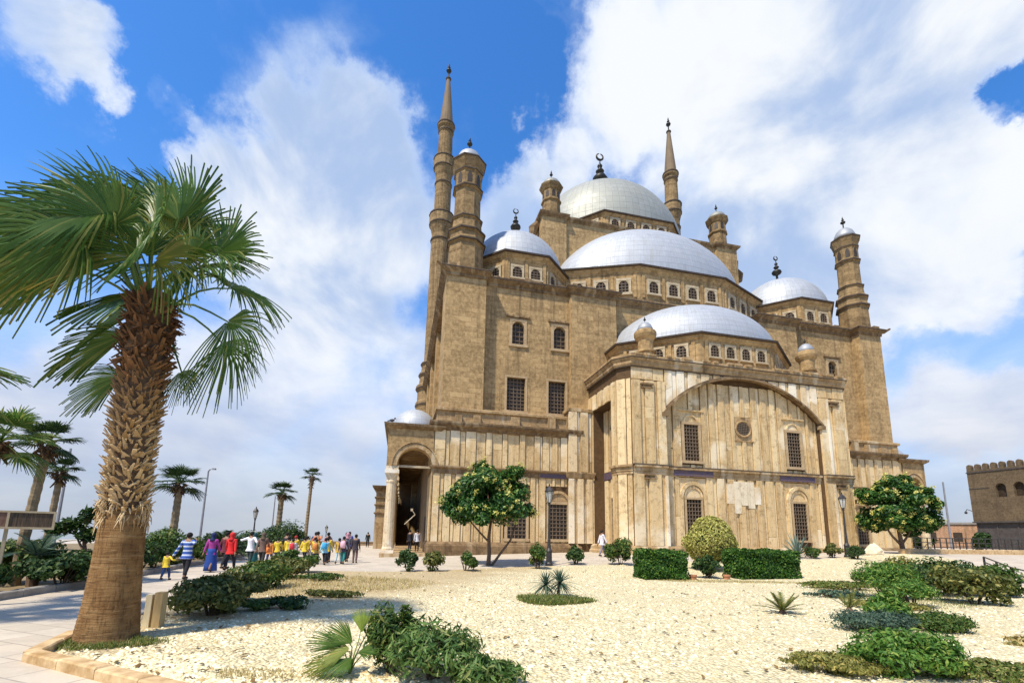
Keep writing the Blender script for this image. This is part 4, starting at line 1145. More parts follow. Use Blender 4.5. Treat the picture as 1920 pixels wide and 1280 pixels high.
# low terrace parapet at the far edge of the plateau
M['parapet'] = plain('brown_parapet_stone', (0.26, 0.18, 0.10), (0.38, 0.28, 0.17), 0.9, 1.5)
pp = MB()
for a, b in (((-38, 50), (-24, 60)), ((-24, 60), (-6, 66)), ((-6, 66), (2, 68))):
    d = Vector((b[0] - a[0], b[1] - a[1])).normalized(); n = Vector((-d.y, d.x)) * 0.25
    for (o0, o1, z0, z1) in ((0.25, 0.25, -0.3, 0.42), (0.32, 0.32, 0.42, 0.52)):
        k = n.normalized() * o0
        P = [Vector(a) - k, Vector(b) - k, Vector(b) + k, Vector(a) + k]
        mb = pp; mb.hexa([(v.x, v.y, z0) for v in P] + [(v.x, v.y, z1) for v in P])
tag(pp.build('parapet_wall', M['parapet']), 'low brown parapet wall along the far edge of the terrace, left of the arcade', 'wall')

from mathutils import noise as mnoise
# loose stones over the gravel bed
nr = np.random.default_rng(3)
def pebbles(name, n, area, smin, smax, mat):
    base = np.array([(1, 0, 0), (0.3, 0.9, 0.1), (-0.8, 0.55, 0), (-0.85, -0.5, 0.05), (0.25, -0.95, 0), (0.1, 0.1, 0.75), (-0.25, 0.05, 0.7)], dtype=np.float32)
    faces = np.array([(0, 1, 5), (1, 6, 5), (1, 2, 6), (2, 3, 6), (3, 4, 6), (4, 5, 6), (4, 0, 5)], dtype=np.int32)
    st = area(n); n = len(st)
    V = np.empty((n, 7, 3), np.float32)
    sz = smin + (smax - smin) * nr.random(n) ** 2.2
    an = nr.random(n) * 2 * PI; ca, sa = np.cos(an), np.sin(an)
    jit = base[None] * (0.75 + 0.5 * nr.random((n, 7, 1)))
    jit[:, :, 2] *= (0.6 + 0.5 * nr.random((n, 1)))
    V[:, :, 0] = (jit[:, :, 0] * ca[:, None] - jit[:, :, 1] * sa[:, None] * 0.8) * sz[:, None] + st[:, 0:1]
    V[:, :, 1] = (jit[:, :, 0] * sa[:, None] + jit[:, :, 1] * ca[:, None] * 0.8) * sz[:, None] + st[:, 1:2]
    V[:, :, 2] = jit[:, :, 2] * sz[:, None] + st[:, 2:3]
    F = (faces[None] + (np.arange(n) * 7)[:, None, None]).reshape(-1, 3)
    return np_mesh(name, V.reshape(-1, 3), F, mat)
def garden_pts(n, near=True):
    out = []
    r = random.Random(11)
    while len(out) < n:
        t = r.random() ** (2.6 if near else 1.2); s = r.random() * 0.98 + 0.01
        x, y = garden(s, min(0.985, 0.012 + t))
        if y < 4.5 or abs(x) > y * 1.15 + 0.8: continue
        if -0.115 * x + 0.05 * y > 1.02 + r.uniform(-0.14, 0.14) and y > 9.5 and r.random() < 0.93: continue
        q = mnoise.noise(Vector((x * 0.45, y * 0.45, 3.3))) + 0.5 * mnoise.noise(Vector((x * 1.3, y * 1.3, 7.7)))
        if q > 0.28 and r.random() < 0.8: continue
        out.append((x, y, ground_z(x, y) + 0.022))
    return np.array(out, dtype=np.float32)
def pebble_mat():
    m, t, p = base_mat('limestone_pebble'); g = t.n('ShaderNodeNewGeometry'); r_ = g.outputs['Random Per Island']
    col = t.mix(r_, (0.66, 0.55, 0.30), (0.88, 0.81, 0.565))
    r2 = t.math('FRACT', t.math('MULTIPLY', r_, 37.0))
    col = t.mix(t.math('GREATER_THAN', r2, 0.91), col, (0.20, 0.165, 0.105)); col = t.mix(t.math('LESS_THAN', r2, 0.07), col, (0.50, 0.37, 0.17))
    t.l(col, p.inputs['Base Color']); p.inputs['Roughness'].default_value = 0.9; p.inputs['Specular IOR Level'].default_value = 0.1
    return m
M['pebble'] = pebble_mat()
tag(pebbles('gravel', 42000, garden_pts, 0.014, 0.05, M['pebble']), 'pale cream limestone pebbles spread over the garden bed', 'gravel', kind='stuff')

# ================================================================== PLANTS
def leaf_cloud(name, P, N, size, mat, parent=None, long=1.9, jitter=0.8, up=0.2, fold=True):
    """diamond leaves at points P, facing roughly along N"""
    n = len(P); P = np.asarray(P, np.float64)
    nn = np.asarray(N, np.float64) + nr.normal(0, jitter, (n, 3)); nn[:, 2] += up
    nn /= np.linalg.norm(nn, axis=1, keepdims=True) + 1e-9
    rv = nr.normal(0, 1, (n, 3)); a = np.cross(nn, rv); a /= np.linalg.norm(a, axis=1, keepdims=True) + 1e-9
    b = np.cross(nn, a)
    sz = np.asarray(size) * (0.65 + 0.7 * nr.random(n)) if np.isscalar(size) else size
    sz = sz[:, None]; L = a * sz * long * 0.5; W = b * sz * 0.5; D = nn * sz * 0.18
    V = np.stack([P - L, P + W + D, P + L - D * 0.6, P - W + D], 1).reshape(-1, 3)
    F = np.arange(n * 4, dtype=np.int32).reshape(-1, 4)
    if fold:
        i = np.arange(n, dtype=np.int32) * 4
        F = np.concatenate([np.stack([i, i + 1, i + 2], 1), np.stack([i, i + 2, i + 3], 1)])
    return np_mesh(name, V, F, mat, parent)
def blade_cloud(name, P, Dn, length, width, mat, parent=None, bend=0.3, seg=3):
    """grass-like or strap blades from P along Dn, bending down"""
    n = len(P); P = np.asarray(P, np.float64); Dn = np.asarray(Dn, np.float64); Dn /= np.linalg.norm(Dn, axis=1, keepdims=True)
    length = np.broadcast_to(length, (n,))[:, None]; side = np.cross(Dn, [0, 0, 1.0]); side += nr.normal(0, 0.15, (n, 3)); side /= np.linalg.norm(side, axis=1, keepdims=True) + 1e-9
    rows = []
    for k in range(seg + 1):
        t = k / seg; c = P + Dn * length * t - np.array([0, 0, 1.0]) * bend * length * t * t
        wd = np.broadcast_to(width, (n,))[:, None] * (0.55 + 0.9 * t) * (1 - t ** 1.6) * 1.0 if k < seg else 0.0008
        rows += [c - side * wd, c + side * wd]
    V = np.stack(rows, 1).reshape(-1, 3); m = 2 * (seg + 1)
    F = np.concatenate([np.stack([np.arange(n) * m + 2 * k, np.arange(n) * m + 2 * k + 1, np.arange(n) * m + 2 * k + 3, np.arange(n) * m + 2 * k + 2], 1) for k in range(seg)]).astype(np.int32)
    return np_mesh(name, V, F, mat, parent)
def ell_points(n, c, r, shell=0.35, flat=0.0):
    d = nr.normal(0, 1, (n, 3)); d /= np.linalg.norm(d, axis=1, keepdims=True)
    rad = (1 - shell * nr.random(n) ** 1.6)
    P = d * rad[:, None] * np.asarray(r) + np.asarray(c)
    return P, d
def lumpy(n, c, r, lumps, seed=0, lump_r=0.42):
    """points over a cluster of small clumps that fill an ellipsoid"""
    g = np.random.default_rng(seed); P = []; N = []
    r = np.asarray(r); c = np.asarray(c)
    for i in range(lumps):
        d = g.normal(0, 1, 3); d /= np.linalg.norm(d); d[2] = abs(d[2]) * 1.0 - 0.35 * g.random() if g.random() < 0.75 else d[2]
        cc = c + d * r * (0.45 + 0.5 * g.random() ** 0.6); rr = r * lump_r * (0.6 + 0.7 * g.random())
        p, nn = ell_points(max(3, n // lumps), cc, rr, 0.6); P.append(p); N.append(nn + d * 0.6)
    return np.concatenate(P), np.concatenate(N)

L_ = {}
L_['bush'] = leaf_mat('bush_leaves', (0.03, 0.075, 0.014), (0.095, 0.165, 0.03), (0.2, 0.22, 0.05))
L_['bush_dark'] = leaf_mat('dark_bush_leaves', (0.016, 0.045, 0.012), (0.055, 0.11, 0.025), (0.11, 0.16, 0.04))
L_['olive'] = leaf_mat('olive_bush_leaves', (0.06, 0.08, 0.016), (0.15, 0.17, 0.04), (0.32, 0.29, 0.08))
L_['bright'] = leaf_mat('bright_green_leaves', (0.04, 0.12, 0.015), (0.12, 0.24, 0.035), (0.26, 0.34, 0.06))
L_['yellowish'] = leaf_mat('yellow_green_leaves', (0.13, 0.14, 0.03), (0.30, 0.29, 0.07), (0.44, 0.36, 0.10))
L_['oleander'] = leaf_mat('oleander_leaves', (0.04, 0.10, 0.02), (0.15, 0.25, 0.06), (0.28, 0.32, 0.10))
L_['bluish'] = leaf_mat('blue_green_leaves', (0.035, 0.075, 0.05), (0.09, 0.15, 0.095), (0.16, 0.22, 0.13))
L_['hedge'] = leaf_mat('clipped_hedge_leaves', (0.02, 0.07, 0.012), (0.07, 0.17, 0.02), (0.15, 0.26, 0.03))
L_['topiary'] = leaf_mat('golden_topiary_leaves', (0.34, 0.35, 0.07), (0.64, 0.60, 0.18), (0.22, 0.16, 0.05))
L_['cassia'] = leaf_mat('glossy_tree_leaves', (0.015, 0.06, 0.012), (0.06, 0.15, 0.025), (0.16, 0.25, 0.05), 0.25, 0.35)
L_['flower'] = leaf_mat('yellow_blossom', (0.55, 0.52, 0.10), (0.78, 0.74, 0.26), None, 0.3)
L_['palm'] = leaf_mat('palm_leaf', (0.05, 0.125, 0.022), (0.15, 0.245, 0.05), (0.27, 0.30, 0.075), 0.42, 0.4)
L_['palm_light'] = leaf_mat('yellowing_palm_leaf', (0.15, 0.21, 0.04), (0.32, 0.36, 0.08), (0.46, 0.38, 0.10), 0.42, 0.45)
L_['palm_far'] = leaf_mat('distant_palm_leaf', (0.015, 0.04, 0.012), (0.04, 0.08, 0.02), (0.07, 0.1, 0.03), 0.15, 0.5)
L_['dry'] = leaf_mat('dry_grass', (0.36, 0.27, 0.09), (0.56, 0.45, 0.18), (0.2, 0.2, 0.06))
L_['grass'] = leaf_mat('short_grass', (0.08, 0.13, 0.025), (0.2, 0.23, 0.05), (0.36, 0.3, 0.1))
L_['agave'] = leaf_mat('blue_agave_leaf', (0.10, 0.15, 0.12), (0.2, 0.26, 0.2), None, 0.1)
M['bark'] = plain('brown_bark', (0.10, 0.062, 0.038), (0.19, 0.125, 0.08), 0.9, 6.0, bstr=0.5, stretch=(1, 1, 0.3))
M['twig'] = plain('dark_twigs', (0.05, 0.035, 0.022), (0.10, 0.07, 0.045), 0.9, 6.0)

def bush(name, x, y, r, h, mat, label, group=None, n=1400, leaf=0.07, lumps=16, cat='bush', core='bush_dark', z=None, long=1.9, rz=0.0):
    z = ground_z(x, y) if z is None else z
    e = empty(name, (x, y, z), rz); tag(e, label, cat, group)
    rx, ry = r if isinstance(r, tuple) else (r, r)
    sd_ = int(abs(x * 131 + y * 37) * 10) % 9999
    P, N = lumpy(n, (0, 0, h * 0.48), (rx * 0.95, ry * 0.95, h * 0.5), lumps, sd_)
    P[:, 2] = np.abs(P[:, 2]) + 0.01
    leaf_cloud('foliage', P, N, leaf, L_[mat], e, long)
    s = MB(); g = random.Random(sd_)
    for k in range(7):
        a = g.uniform(0, 2 * PI); q = g.uniform(0.3, 0.75)
        s.tube([(0.05 * math.cos(a), 0.05 * math.sin(a), -0.05), (rx * q * 0.5 * math.cos(a), ry * q * 0.5 * math.sin(a), h * 0.35), (rx * q * math.cos(a), ry * q * math.sin(a), h * 0.75)], [0.022, 0.015, 0.006], 5)
    s.build('stems', M['twig'], e)
    return e

# ---- fan palms
def fan(R0, nseg, spread, droop, wind, lift=0.0, seed=0, hub=0.03):
    """fan blade with its hub at the origin, pointing along +x, blade in the xy plane; returns V,F"""
    g = random.Random(seed); V = []; F = []
    for k in range(nseg):
        p0 = -spread + 2 * spread * k / nseg; p1 = -spread + 2 * spread * (k + 1) / nseg; pm = (p0 + p1) / 2
        ln = R0 * (1 - 0.28 * (abs(pm) / spread) ** 2) * g.uniform(0.9, 1.06); o = len(V)
        st = [0.04, 0.24, 0.48, 0.62, 0.76, 0.89, 1.0]
        extra = g.uniform(0.7, 1.5)
        for i, t in enumerate(st):
            dp = (p1 - p0) / 2
            wdt = dp * ln * t if t <= 0.48 else dp * ln * 0.48 * (1 - ((t - 0.48) / 0.52) ** 1.5) + 0.002
            fall = max(0.0, t - 0.3) ** 2 * droop * ln * extra
            cx, cy = math.cos(pm) * ln * t, math.sin(pm) * ln * t
            nx, ny = -math.sin(pm), math.cos(pm)
            zz = lift * ln * (1 - math.cos(pm)) * t + 0.02 * ln * t
            pl = 0.022 * R0 * t * (1 if t <= 0.5 else 0.6)
            for sgn in (-1, 0, 1):
                V.append(((cx + nx * wdt * sgn), (cy + ny * wdt * sgn), zz + (pl if sgn == 0 else -pl * 0.5), fall, max(0, t - 0.35) * ln * wind * extra))
        m = len(st)
        for i in range(m - 1):
            a = o + i * 3
            F += [(a, a + 1, a + 4, a + 3), (a + 1, a + 2, a + 5, a + 4)]
    return V, F
def frond_mesh(base, hub, tip, R0, nseg, spread, droop, wind, up=(0, 0, 1), lift=0.0, seed=0, pet=0.022):
    """petiole from base to hub plus a fan that points from hub to tip; world-space droop and wind"""
    base, hub, tip = Vector(base), Vector(hub), Vector(tip)
    ax = (tip - hub).normalized(); u = Vector(up); sd2 = u.cross(ax)
    sd2 = sd2.normalized() if sd2.length > 1e-4 else Vector((0, 1, 0)); nz = ax.cross(sd2).normalized()
    V, F = fan(R0, nseg, spread, droop, wind, lift, seed)
    mb = MB(); W = []
    for x, y, z, fall, wd in V:
        p = hub + ax * x + sd2 * y + nz * z
        p += Vector((-wd, wd * 0.25, 0)) + Vector((0, 0, -fall)); W.append(tuple(p))
    mb.add(W, F)
    mid = (base + hub) / 2 + Vector((0, 0, 0.12 * (hub - base).length))
    mb.tube([base, (base + mid) / 2 + Vector((0, 0, 0.03)), mid, (mid + hub) / 2 + Vector((0, 0, 0.02)), hub + ax * 0.1], [pet * 1.5, pet * 1.2, pet, pet * 0.9, pet * 0.6], 5)
    return mb
def trunk_mb(pts, rads, n=14, step=0.12, ridge=0.0):
    mb = MB(); pts = [Vector(p) for p in pts]; L = [0]
    for a, b in zip(pts, pts[1:]): L.append(L[-1] + (b - a).length)
    out = []; rr = []; T = 0.0; i = 0
    while T <= L[-1] + 1e-6:
        while i < len(L) - 2 and T > L[i + 1]: i += 1
        k = (T - L[i]) / (L[i + 1] - L[i]); out.append(pts[i].lerp(pts[i + 1], k)); r_ = rads[i] + (rads[i + 1] - rads[i]) * k
        rr.append(r_ * (1 + ridge * (1 if len(rr) % 2 else -1))); T += step
    mb.tube(out, rr, n); return mb

def trunk_low_mat():
    m, t, p = base_mat('ringed_ochre_palm_trunk')
    co = t.n('ShaderNodeTexCoord').outputs['Object']
    mp = t.n('ShaderNodeMapping'); mp.inputs['Scale'].default_value = (2.2, 2.2, 26.0); t.l(co, mp.inputs[0])
    a = t.noise(mp.outputs[0], 1.0, 5.0, 0.6, 0.6)
    mp2 = t.n('ShaderNodeMapping'); mp2.inputs['Scale'].default_value = (26.0, 26.0, 3.0); t.l(co, mp2.inputs[0])
    b = t.noise(mp2.outputs[0], 1.0, 6.0, 0.7, 0.4)
    c = t.noise(co, 3.0, 7.0, 0.7, 0.3)
    col = t.mix(t.mapr(c.outputs[0], 0.35, 0.65), (0.16, 0.08, 0.03), (0.31, 0.185, 0.075))
    col = t.mix(t.mapr(b.outputs[0], 0.52, 0.64, 0.0, 0.75), col, (0.085, 0.045, 0.02))
    col = t.mix(t.mapr(a.outputs[0], 0.56, 0.66, 0.0, 0.6), col, (0.10, 0.055, 0.025))
    col = t.mix(t.mapr(a.outputs[0], 0.44, 0.36, 0.0, 0.4), col, (0.38, 0.25, 0.115))
    t.l(col, p.inputs['Base Color']); p.inputs['Roughness'].default_value = 0.95; p.inputs['Specular IOR Level'].default_value = 0.1
    bump(t, p, t.math('ADD', t.math('MULTIPLY', a.outputs[0], -1.0), t.math('MULTIPLY', b.outputs[0], -0.8)), 1.0, 0.03)
    return m
M['trunk_low'] = trunk_low_mat()
def husk_mat():
    m, t, p = base_mat('cut_palm_leaf_bases')
    co = t.n('ShaderNodeTexCoord').outputs['Object']; sp = t.n('ShaderNodeSeparateXYZ'); t.l(co, sp.inputs[0])
    g = t.n('ShaderNodeNewGeometry'); r_ = g.outputs['Random Per Island']
    lo = t.mix(r_, (0.30, 0.18, 0.07), (0.62, 0.47, 0.26)); hi = t.mix(r_, (0.07, 0.035, 0.018), (0.24, 0.125, 0.055))
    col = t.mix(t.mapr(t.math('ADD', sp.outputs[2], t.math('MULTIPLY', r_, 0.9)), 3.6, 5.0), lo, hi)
    t.l(col, p.inputs['Base Color']); p.inputs['Roughness'].default_value = 0.9; p.inputs['Specular IOR Level'].default_value = 0.1
    return m
M['husk'] = husk_mat()
M['husk_core'] = plain('brown_palm_core', (0.07, 0.04, 0.02), (0.13, 0.08, 0.04), 0.95, 5.0)

# ---- the big palm in front
palm = empty('fan_palm', (-6.4, 7.8, 0.0)); tag(palm, 'big windblown fan palm with a flared bare foot and shaggy trunk at the kerb corner', 'palm tree')
mb = trunk_mb([(0, 0, -0.1), (0, 0, 0.1), (0.0, 0, 0.6), (-0.01, 0, 1.2), (-0.02, 0, 1.9), (-0.04, 0, 2.1)], [0.47, 0.42, 0.37, 0.335, 0.31, 0.30], 28, 0.035, 0.006)
mb.build('trunk', M['trunk_low'], palm, True)
core_pts = [(-0.04, 0, 1.95), (-0.08, 0, 3.4), (-0.09, 0, 4.6), (-0.10, 0, 5.7), (-0.1, 0, 6.0)]
core_r = [0.28, 0.295, 0.315, 0.30, 0.22]
hk = trunk_mb(core_pts, core_r, 20, 0.2)
hk.build('husk_core', M['husk_core'], palm)
hk = MB(); g = random.Random(5)
def core_at(z):
    for (a, b), (ra, rb) in zip(zip(core_pts, core_pts[1:]), zip(core_r, core_r[1:])):
        if a[2] <= z <= b[2]:
            k = (z - a[2]) / (b[2] - a[2]); return a[0] + (b[0] - a[0]) * k, ra + (rb - ra) * k
    return core_pts[-1][0], core_r[-1]
rows = 52
for i in range(rows):
    z = 2.0 + (5.75 - 2.0) * i / (rows - 1)
    cx0, r0 = core_at(z)
    for j in range(28):
        a = 2 * PI * (j + 0.5 * (i % 2)) / 28 + g.uniform(-0.16, 0.16); zz = z + g.uniform(-0.07, 0.07)
        n_ = Vector((math.cos(a), math.sin(a), 0)); t_ = Vector((-n_.y, n_.x, 0))
        up = Vector((0, 0, 1)) * g.uniform(0.5, 1.0) + n_ * g.uniform(0.5, 1.0) + t_ * g.uniform(-0.9, 0.9); up.normalize()
        if z > 4.6 and g.random() < 0.35: up = Vector((0, 0, -g.uniform(0.2, 0.8))) + n_ * g.uniform(0.6, 1.0) + t_ * g.uniform(-0.4, 0.4); up.normalize()
        ln = g.uniform(0.09, 0.23) * (1.0 if z < 4.4 else 1.25); w0 = g.uniform(0.02, 0.05); th = g.uniform(0.006, 0.016)
        b = Vector((cx0, 0, zz)) + n_ * (r0 - 0.03); e_ = b + up * ln; nn = up.cross(t_).normalized()
        w1 = w0 * g.uniform(0.05, 0.6)
        hk.hexa([b - t_ * w0 - nn * th, b + t_ * w0 - nn * th, b + t_ * w0 + nn * th, b - t_ * w0 + nn * th, e_ - t_ * w1 - nn * th * 0.6, e_ + t_ * w1 - nn * th * 0.6, e_ + t_ * w1 + nn * th * 0.6, e_ - t_ * w1 + nn * th * 0.6])
for k in range(150):
    a = g.uniform(0, 2 * PI); zz = g.uniform(1.9, 2.25); n_ = Vector((math.cos(a), math.sin(a), 0)); b = Vector((-0.03, 0, zz)) + n_ * 0.31
    q = b + n_ * g.uniform(0.01, 0.06) + Vector((g.uniform(-.05, .05), g.uniform(-.05, .05), -g.uniform(0.06, 0.26))); hk.tube([b, (b + q) / 2 + n_ * 0.02, q], [0.012, 0.009, 0.003], 4)
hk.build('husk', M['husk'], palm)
# fronds: hub, tip direction (relative to the palm foot), radius, spread deg, droop, material
CB = Vector((-0.12, 0, 5.75))
FR = [((-1.25, 0.1, 7.62), (-3.0, 0.1, 8.25), 1.75, 95, 0.22, 'palm'), ((-1.3, -0.4, 7.12), (-3.2, -0.5, 7.8), 1.8, 90, 0.3, 'palm'),
 ((-0.12, 0.2, 7.3), (-0.75, 0.2, 9.0), 1.75, 78, 0.12, 'palm'), ((0.2, -0.1, 7.35), (0.1, 0.1, 8.9), 1.6, 62, 0.1, 'palm'),
 ((0.85, 0.1, 6.85), (1.9, 0.0, 7.75), 1.25, 85, 0.22, 'palm'), ((-1.6, 0.3, 6.6), (-3.8, 0.4, 7.1), 1.85, 80, 0.35, 'palm'),
 ((-1.5, -0.5, 6.15), (-2.9, -0.7, 5.95), 1.5, 100, 0.55, 'palm_light'), ((0.2, -0.5, 6.3), (1.6, -0.6, 6.32), 1.35, 52, 0.5, 'palm_light'),
 ((1.25, 0.0, 5.45), (2.3, 0.0, 5.0), 1.1, 70, 0.7, 'palm'), ((1.0, 0.35, 5.2), (1.75, 0.3, 4.3), 1.1, 62, 0.45, 'palm'),
 ((-0.85, 0.4, 5.35), (-2.1, 0.4, 4.9), 1.1, 48, 0.35, 'palm'), ((-0.75, 0.3, 4.5), (-1.4, 0.3, 4.15), 0.75, 70, 0.4, 'palm'),
 ((0.32, 0.3, 4.6), (0.7, 0.3, 4.2), 0.6, 60, 0.4, 'palm'), ((-0.65, -0.7, 7.1), (-1.3, -1.2, 6.4), 1.4, 95, 0.45, 'palm'),
 ((-0.3, -0.8, 6.75), (-0.55, -1.3, 7.7), 1.3, 95, 0.35, 'palm'), ((-0.8, -0.8, 6.5), (-1.8, -1.3, 6.1), 1.4, 95, 0.5, 'palm'),
 ((0.3, -0.7, 6.8), (0.9, -1.1, 7.2), 1.2, 90, 0.4, 'palm'), ((-0.2, 0.9, 7.0), (-0.4, 2.0, 7.7), 1.5, 90, 0.4, 'palm'),
 ((0.6, 0.9, 6.6), (1.3, 1.9, 6.9), 1.4, 90, 0.4, 'palm'), ((-1.0, 0.9, 6.5), (-1.9, 1.9, 6.8), 1.5, 90, 0.4, 'palm'),
 ((-0.6, 0.1, 7.7), (-1.5, 0.3, 8.9), 1.5, 80, 0.25, 'palm'), ((-0.7, -0.3, 6.9), (-2.2, -0.5, 6.9), 1.5, 85, 0.42, 'palm_light'),
 ((0.55, 0.5, 7.0), (0.9, 0.8, 8.1), 1.3, 75, 0.2, 'palm'), ((-0.1, -0.55, 6.35), (0.7, -1.0, 6.75), 1.0, 70, 0.5, 'palm'),
 ((-0.55, -0.55, 6.2), (-1.4, -1.0, 6.1), 1.1, 60, 0.5, 'palm_light'), ((-1.2, 0.8, 5.9), (-2.6, 1.4, 5.7), 1.4, 85, 0.5, 'palm'), ((0.0, 0.05, 6.9), (-0.3, -0.2, 8.0), 1.3, 85, 0.3, 'palm_light'),
 ((-0.15, -0.3, 6.5), (-0.6, -0.9, 7.3), 1.1, 95, 0.4, 'palm'), ((0.5, -0.2, 6.5), (1.4, -0.4, 6.9), 1.2, 85, 0.5, 'palm')]
for i, (hub, tip, rad, spd, dr_, mt) in enumerate(FR):
    _u = random.Random(i); up = (_u.uniform(-0.25, 0.35), -1.0, _u.uniform(0.15, 0.6))
    f_ = frond_mesh(CB + Vector((hub[0] * 0.12, hub[1] * 0.25, 0.0)), hub, tip, rad * 1.06, 44, R(min(115, spd * 1.12)), dr_ * 1.0 + 0.10, 0.40, up, 0.16, i, 0.02)
    f_.build('frond', L_[mt], palm, False, False)

def small_palm(name, x, y, z0, ztop, rt, crown_r, nf, label, seed=1, group=None, lean=(0, 0), nseg=16, mat='palm_far', skirt=0.5, xs=1.0, tmat='husk_far'):
    e = empty(name, (x, y, z0)); tag(e, label, 'palm tree', group); g = random.Random(seed)
    h = ztop - z0; top = Vector((lean[0], lean[1], h))
    tb = trunk_mb([(0, 0, -0.2), (lean[0] * 0.3, lean[1] * 0.3, h * 0.35), (lean[0] * 0.8, lean[1] * 0.8, h * 0.8), tuple(top)], [rt * 1.25, rt, rt * 0.92, rt * 1.05], 10, 0.16, 0.05)
    tb.build('trunk', M[tmat], e)
    sk = MB()                                  # ragged collar of old leaf bases below the crown
    for k in range(70):
        a = g.uniform(0, 2 * PI); zz = h - skirt * g.random(); n_ = Vector((math.cos(a), math.sin(a), 0))
        p = Vector((lean[0] * zz / h, lean[1] * zz / h, zz)) + n_ * rt * 0.9
        q = p + n_ * g.uniform(0.05, 0.16) * (1 + crown_r * 0.4) + Vector((0, 0, g.uniform(-0.25, 0.15)))
        sk.tube([p, q], [0.045, 0.02], 4)
    sk.build('husk', M['husk_core'], e)
    cr_ = MB()
    for k in range(nf):
        a = 2 * PI * k / nf * 2.4 + g.uniform(-0.3, 0.3); el = -0.55 + 1.75 * (k + 0.5) / nf + g.uniform(-0.15, 0.15)
        d = Vector((math.cos(a) * math.cos(el) * xs, math.sin(a) * math.cos(el), math.sin(el)))
        hub = top + d * crown_r * 0.5; f_ = frond_mesh(top, hub, hub + d, crown_r * 0.62, nseg, R(g.uniform(70, 95)), 0.45, 0.12, (0.05, 0.0, 1), 0.1, k + seed * 50, 0.012 + rt * 0.03)
        cr_.add(f_.v, f_.f)
    cr_.build('crown', L_[mat], e, False, False)
    return e
M['husk_far'] = plain('grey_brown_palm_trunk', (0.17, 0.12, 0.065), (0.30, 0.23, 0.13), 0.9, 3.0, bstr=0.5, stretch=(1, 1, 3))
small_palm('fan_palm', -14.55, 14.1, 0.05, 4.3, 0.13, 0.85, 26, 'tall leaning fan palm with a pale green trunk behind the photo board', 3, 'palms along the left side of the path', (0.25, 0.0))
small_palm('fan_palm', -19.6, 20.0, 0.05, 4.1, 0.125, 0.8, 26, 'short dark-crowned palm beside the thin pole, right of the leaning palm', 4, 'palms along the left side of the path', (0.1, 0))
small_palm('fan_palm', -17.45, 24.4, 0.0, 4.1, 0.18, 1.2, 30, 'stout fan palm with a wide crown behind the father and child', 5, 'palms along the left side of the path', (0.02, 0), 18)
small_palm('fan_palm', -18.6, 37.65, 0.0, 4.75, 0.22, 1.15, 26, 'round-headed palm above the group in yellow shirts', 6, 'palms along the left side of the path', (0.05, 0))
small_palm('fan_palm', -21.9, 50.4, 0.0, 7.7, 0.18, 1.1, 20, 'tallest thin palm with a sparse windswept crown beside the round-headed palm', 7, 'palms along the left side of the path', (0.15, 0), 14, 'palm_far', 1.3)
small_palm('fan_palm', -11.9, 10.7, 0.05, 3.7, 0.075, 1.05, 20, 'slim palm at the photo edge with long dark drooping fronds', 8, None, (-0.1, 0.0), 26, 'palm', 0.3)
small_palm('fan_palm', -11.35, 8.3, 0.05, 4.6, 0.2, 1.55, 24, 'palm mostly outside the photo, only its frond tips reach in at the left edge', 9, None, (0, 0), 26, 'palm', 0.5)

# fallen leaves and bits of litter on the gravel
_r = random.Random(8); _P = []
while len(_P) < 420:
    x, y = garden(_r.random(), 0.015 + 0.95 * _r.random() ** 1.8)
    if y > 4.8 and abs(x) < y * 1.1: _P.append((x, y, ground_z(x, y) + 0.055))
L_['litter'] = leaf_mat('fallen_leaf', (0.16, 0.09, 0.03), (0.34, 0.22, 0.08), (0.10, 0.09, 0.04))
tag(leaf_cloud('fallen_leaves', np.array(_P), np.tile((0, 0, 1.0), (len(_P), 1)), 0.06, L_['litter'], None, 1.9, 0.25), 'dry brown leaves scattered over the gravel', 'leaves', kind='stuff')

# ---- flowering trees
def flowering_tree(x, y, z, cz, rad, label, seed, trunk, n=26000, leaf=0.105):
    e = empty('flowering_tree', (x, y, z)); tag(e, label, 'tree', 'yellow flowering trees in front of the mosque')
    g = np.random.default_rng(seed); pr = random.Random(seed)
    rx, ry, rz_ = rad; c = np.array((0, 0, cz))
    t = MB()
    for pts, rr in trunk: t.tube(pts, rr, 8)
    lumps = []
    for i in range(80):
        d = g.normal(0, 1, 3); d /= np.linalg.norm(d)
        k = 0.35 + 0.6 * g.random() ** 0.5
        if d[2] < -0.55: d[2] *= 0.4
        q = c + d * np.array(rad) * k * (0.86 + 0.28 * g.random()); lumps.append((q, d, (0.19 + 0.13 * g.random()) * rx))
    top = Vector(trunk[0][0][-1])
    for q, d, rr in lumps[:22]:
        v = Vector(q); m_ = top.lerp(v, 0.5) + Vector((0, 0, -0.15)); t.tube([top, m_, v], [0.06, 0.04, 0.012], 5)
    t.build('trunk', M['bark'], e, True)
    P = []; N = []
    for q, d, rr in lumps:
        p, nn = ell_points(n // len(lumps), q, (rr, rr, rr * 0.8), 0.7); P.append(p); N.append(nn * 0.7 + d * 0.5 + np.array((0, 0, 0.5)))
    leaf_cloud('crown', np.concatenate(P), np.concatenate(N), leaf, L_['cassia'], e, 2.0, 0.55, 0.3)
    P = []
    for q, d, rr in lumps:
        if d[2] > -0.45 and g.random() < 0.85:
            for k in range(pr.choice((2, 2, 3))):
                o_ = g.normal(0, 1, 3); o_ /= np.linalg.norm(o_); o_ = o_ * 0.7 + d * 0.6; o_ /= np.linalg.norm(o_)
                P.append(q + o_ * rr * 1.02 + g.normal(0, 0.075 * rx / 2.3, (24, 3)))
    P = np.concatenate(P)
    leaf_cloud('blossom', P, np.tile((0, -0.3, 1.0), (len(P), 1)), leaf * 0.72, L_['flower'], e, 1.2, 0.9)
    return e
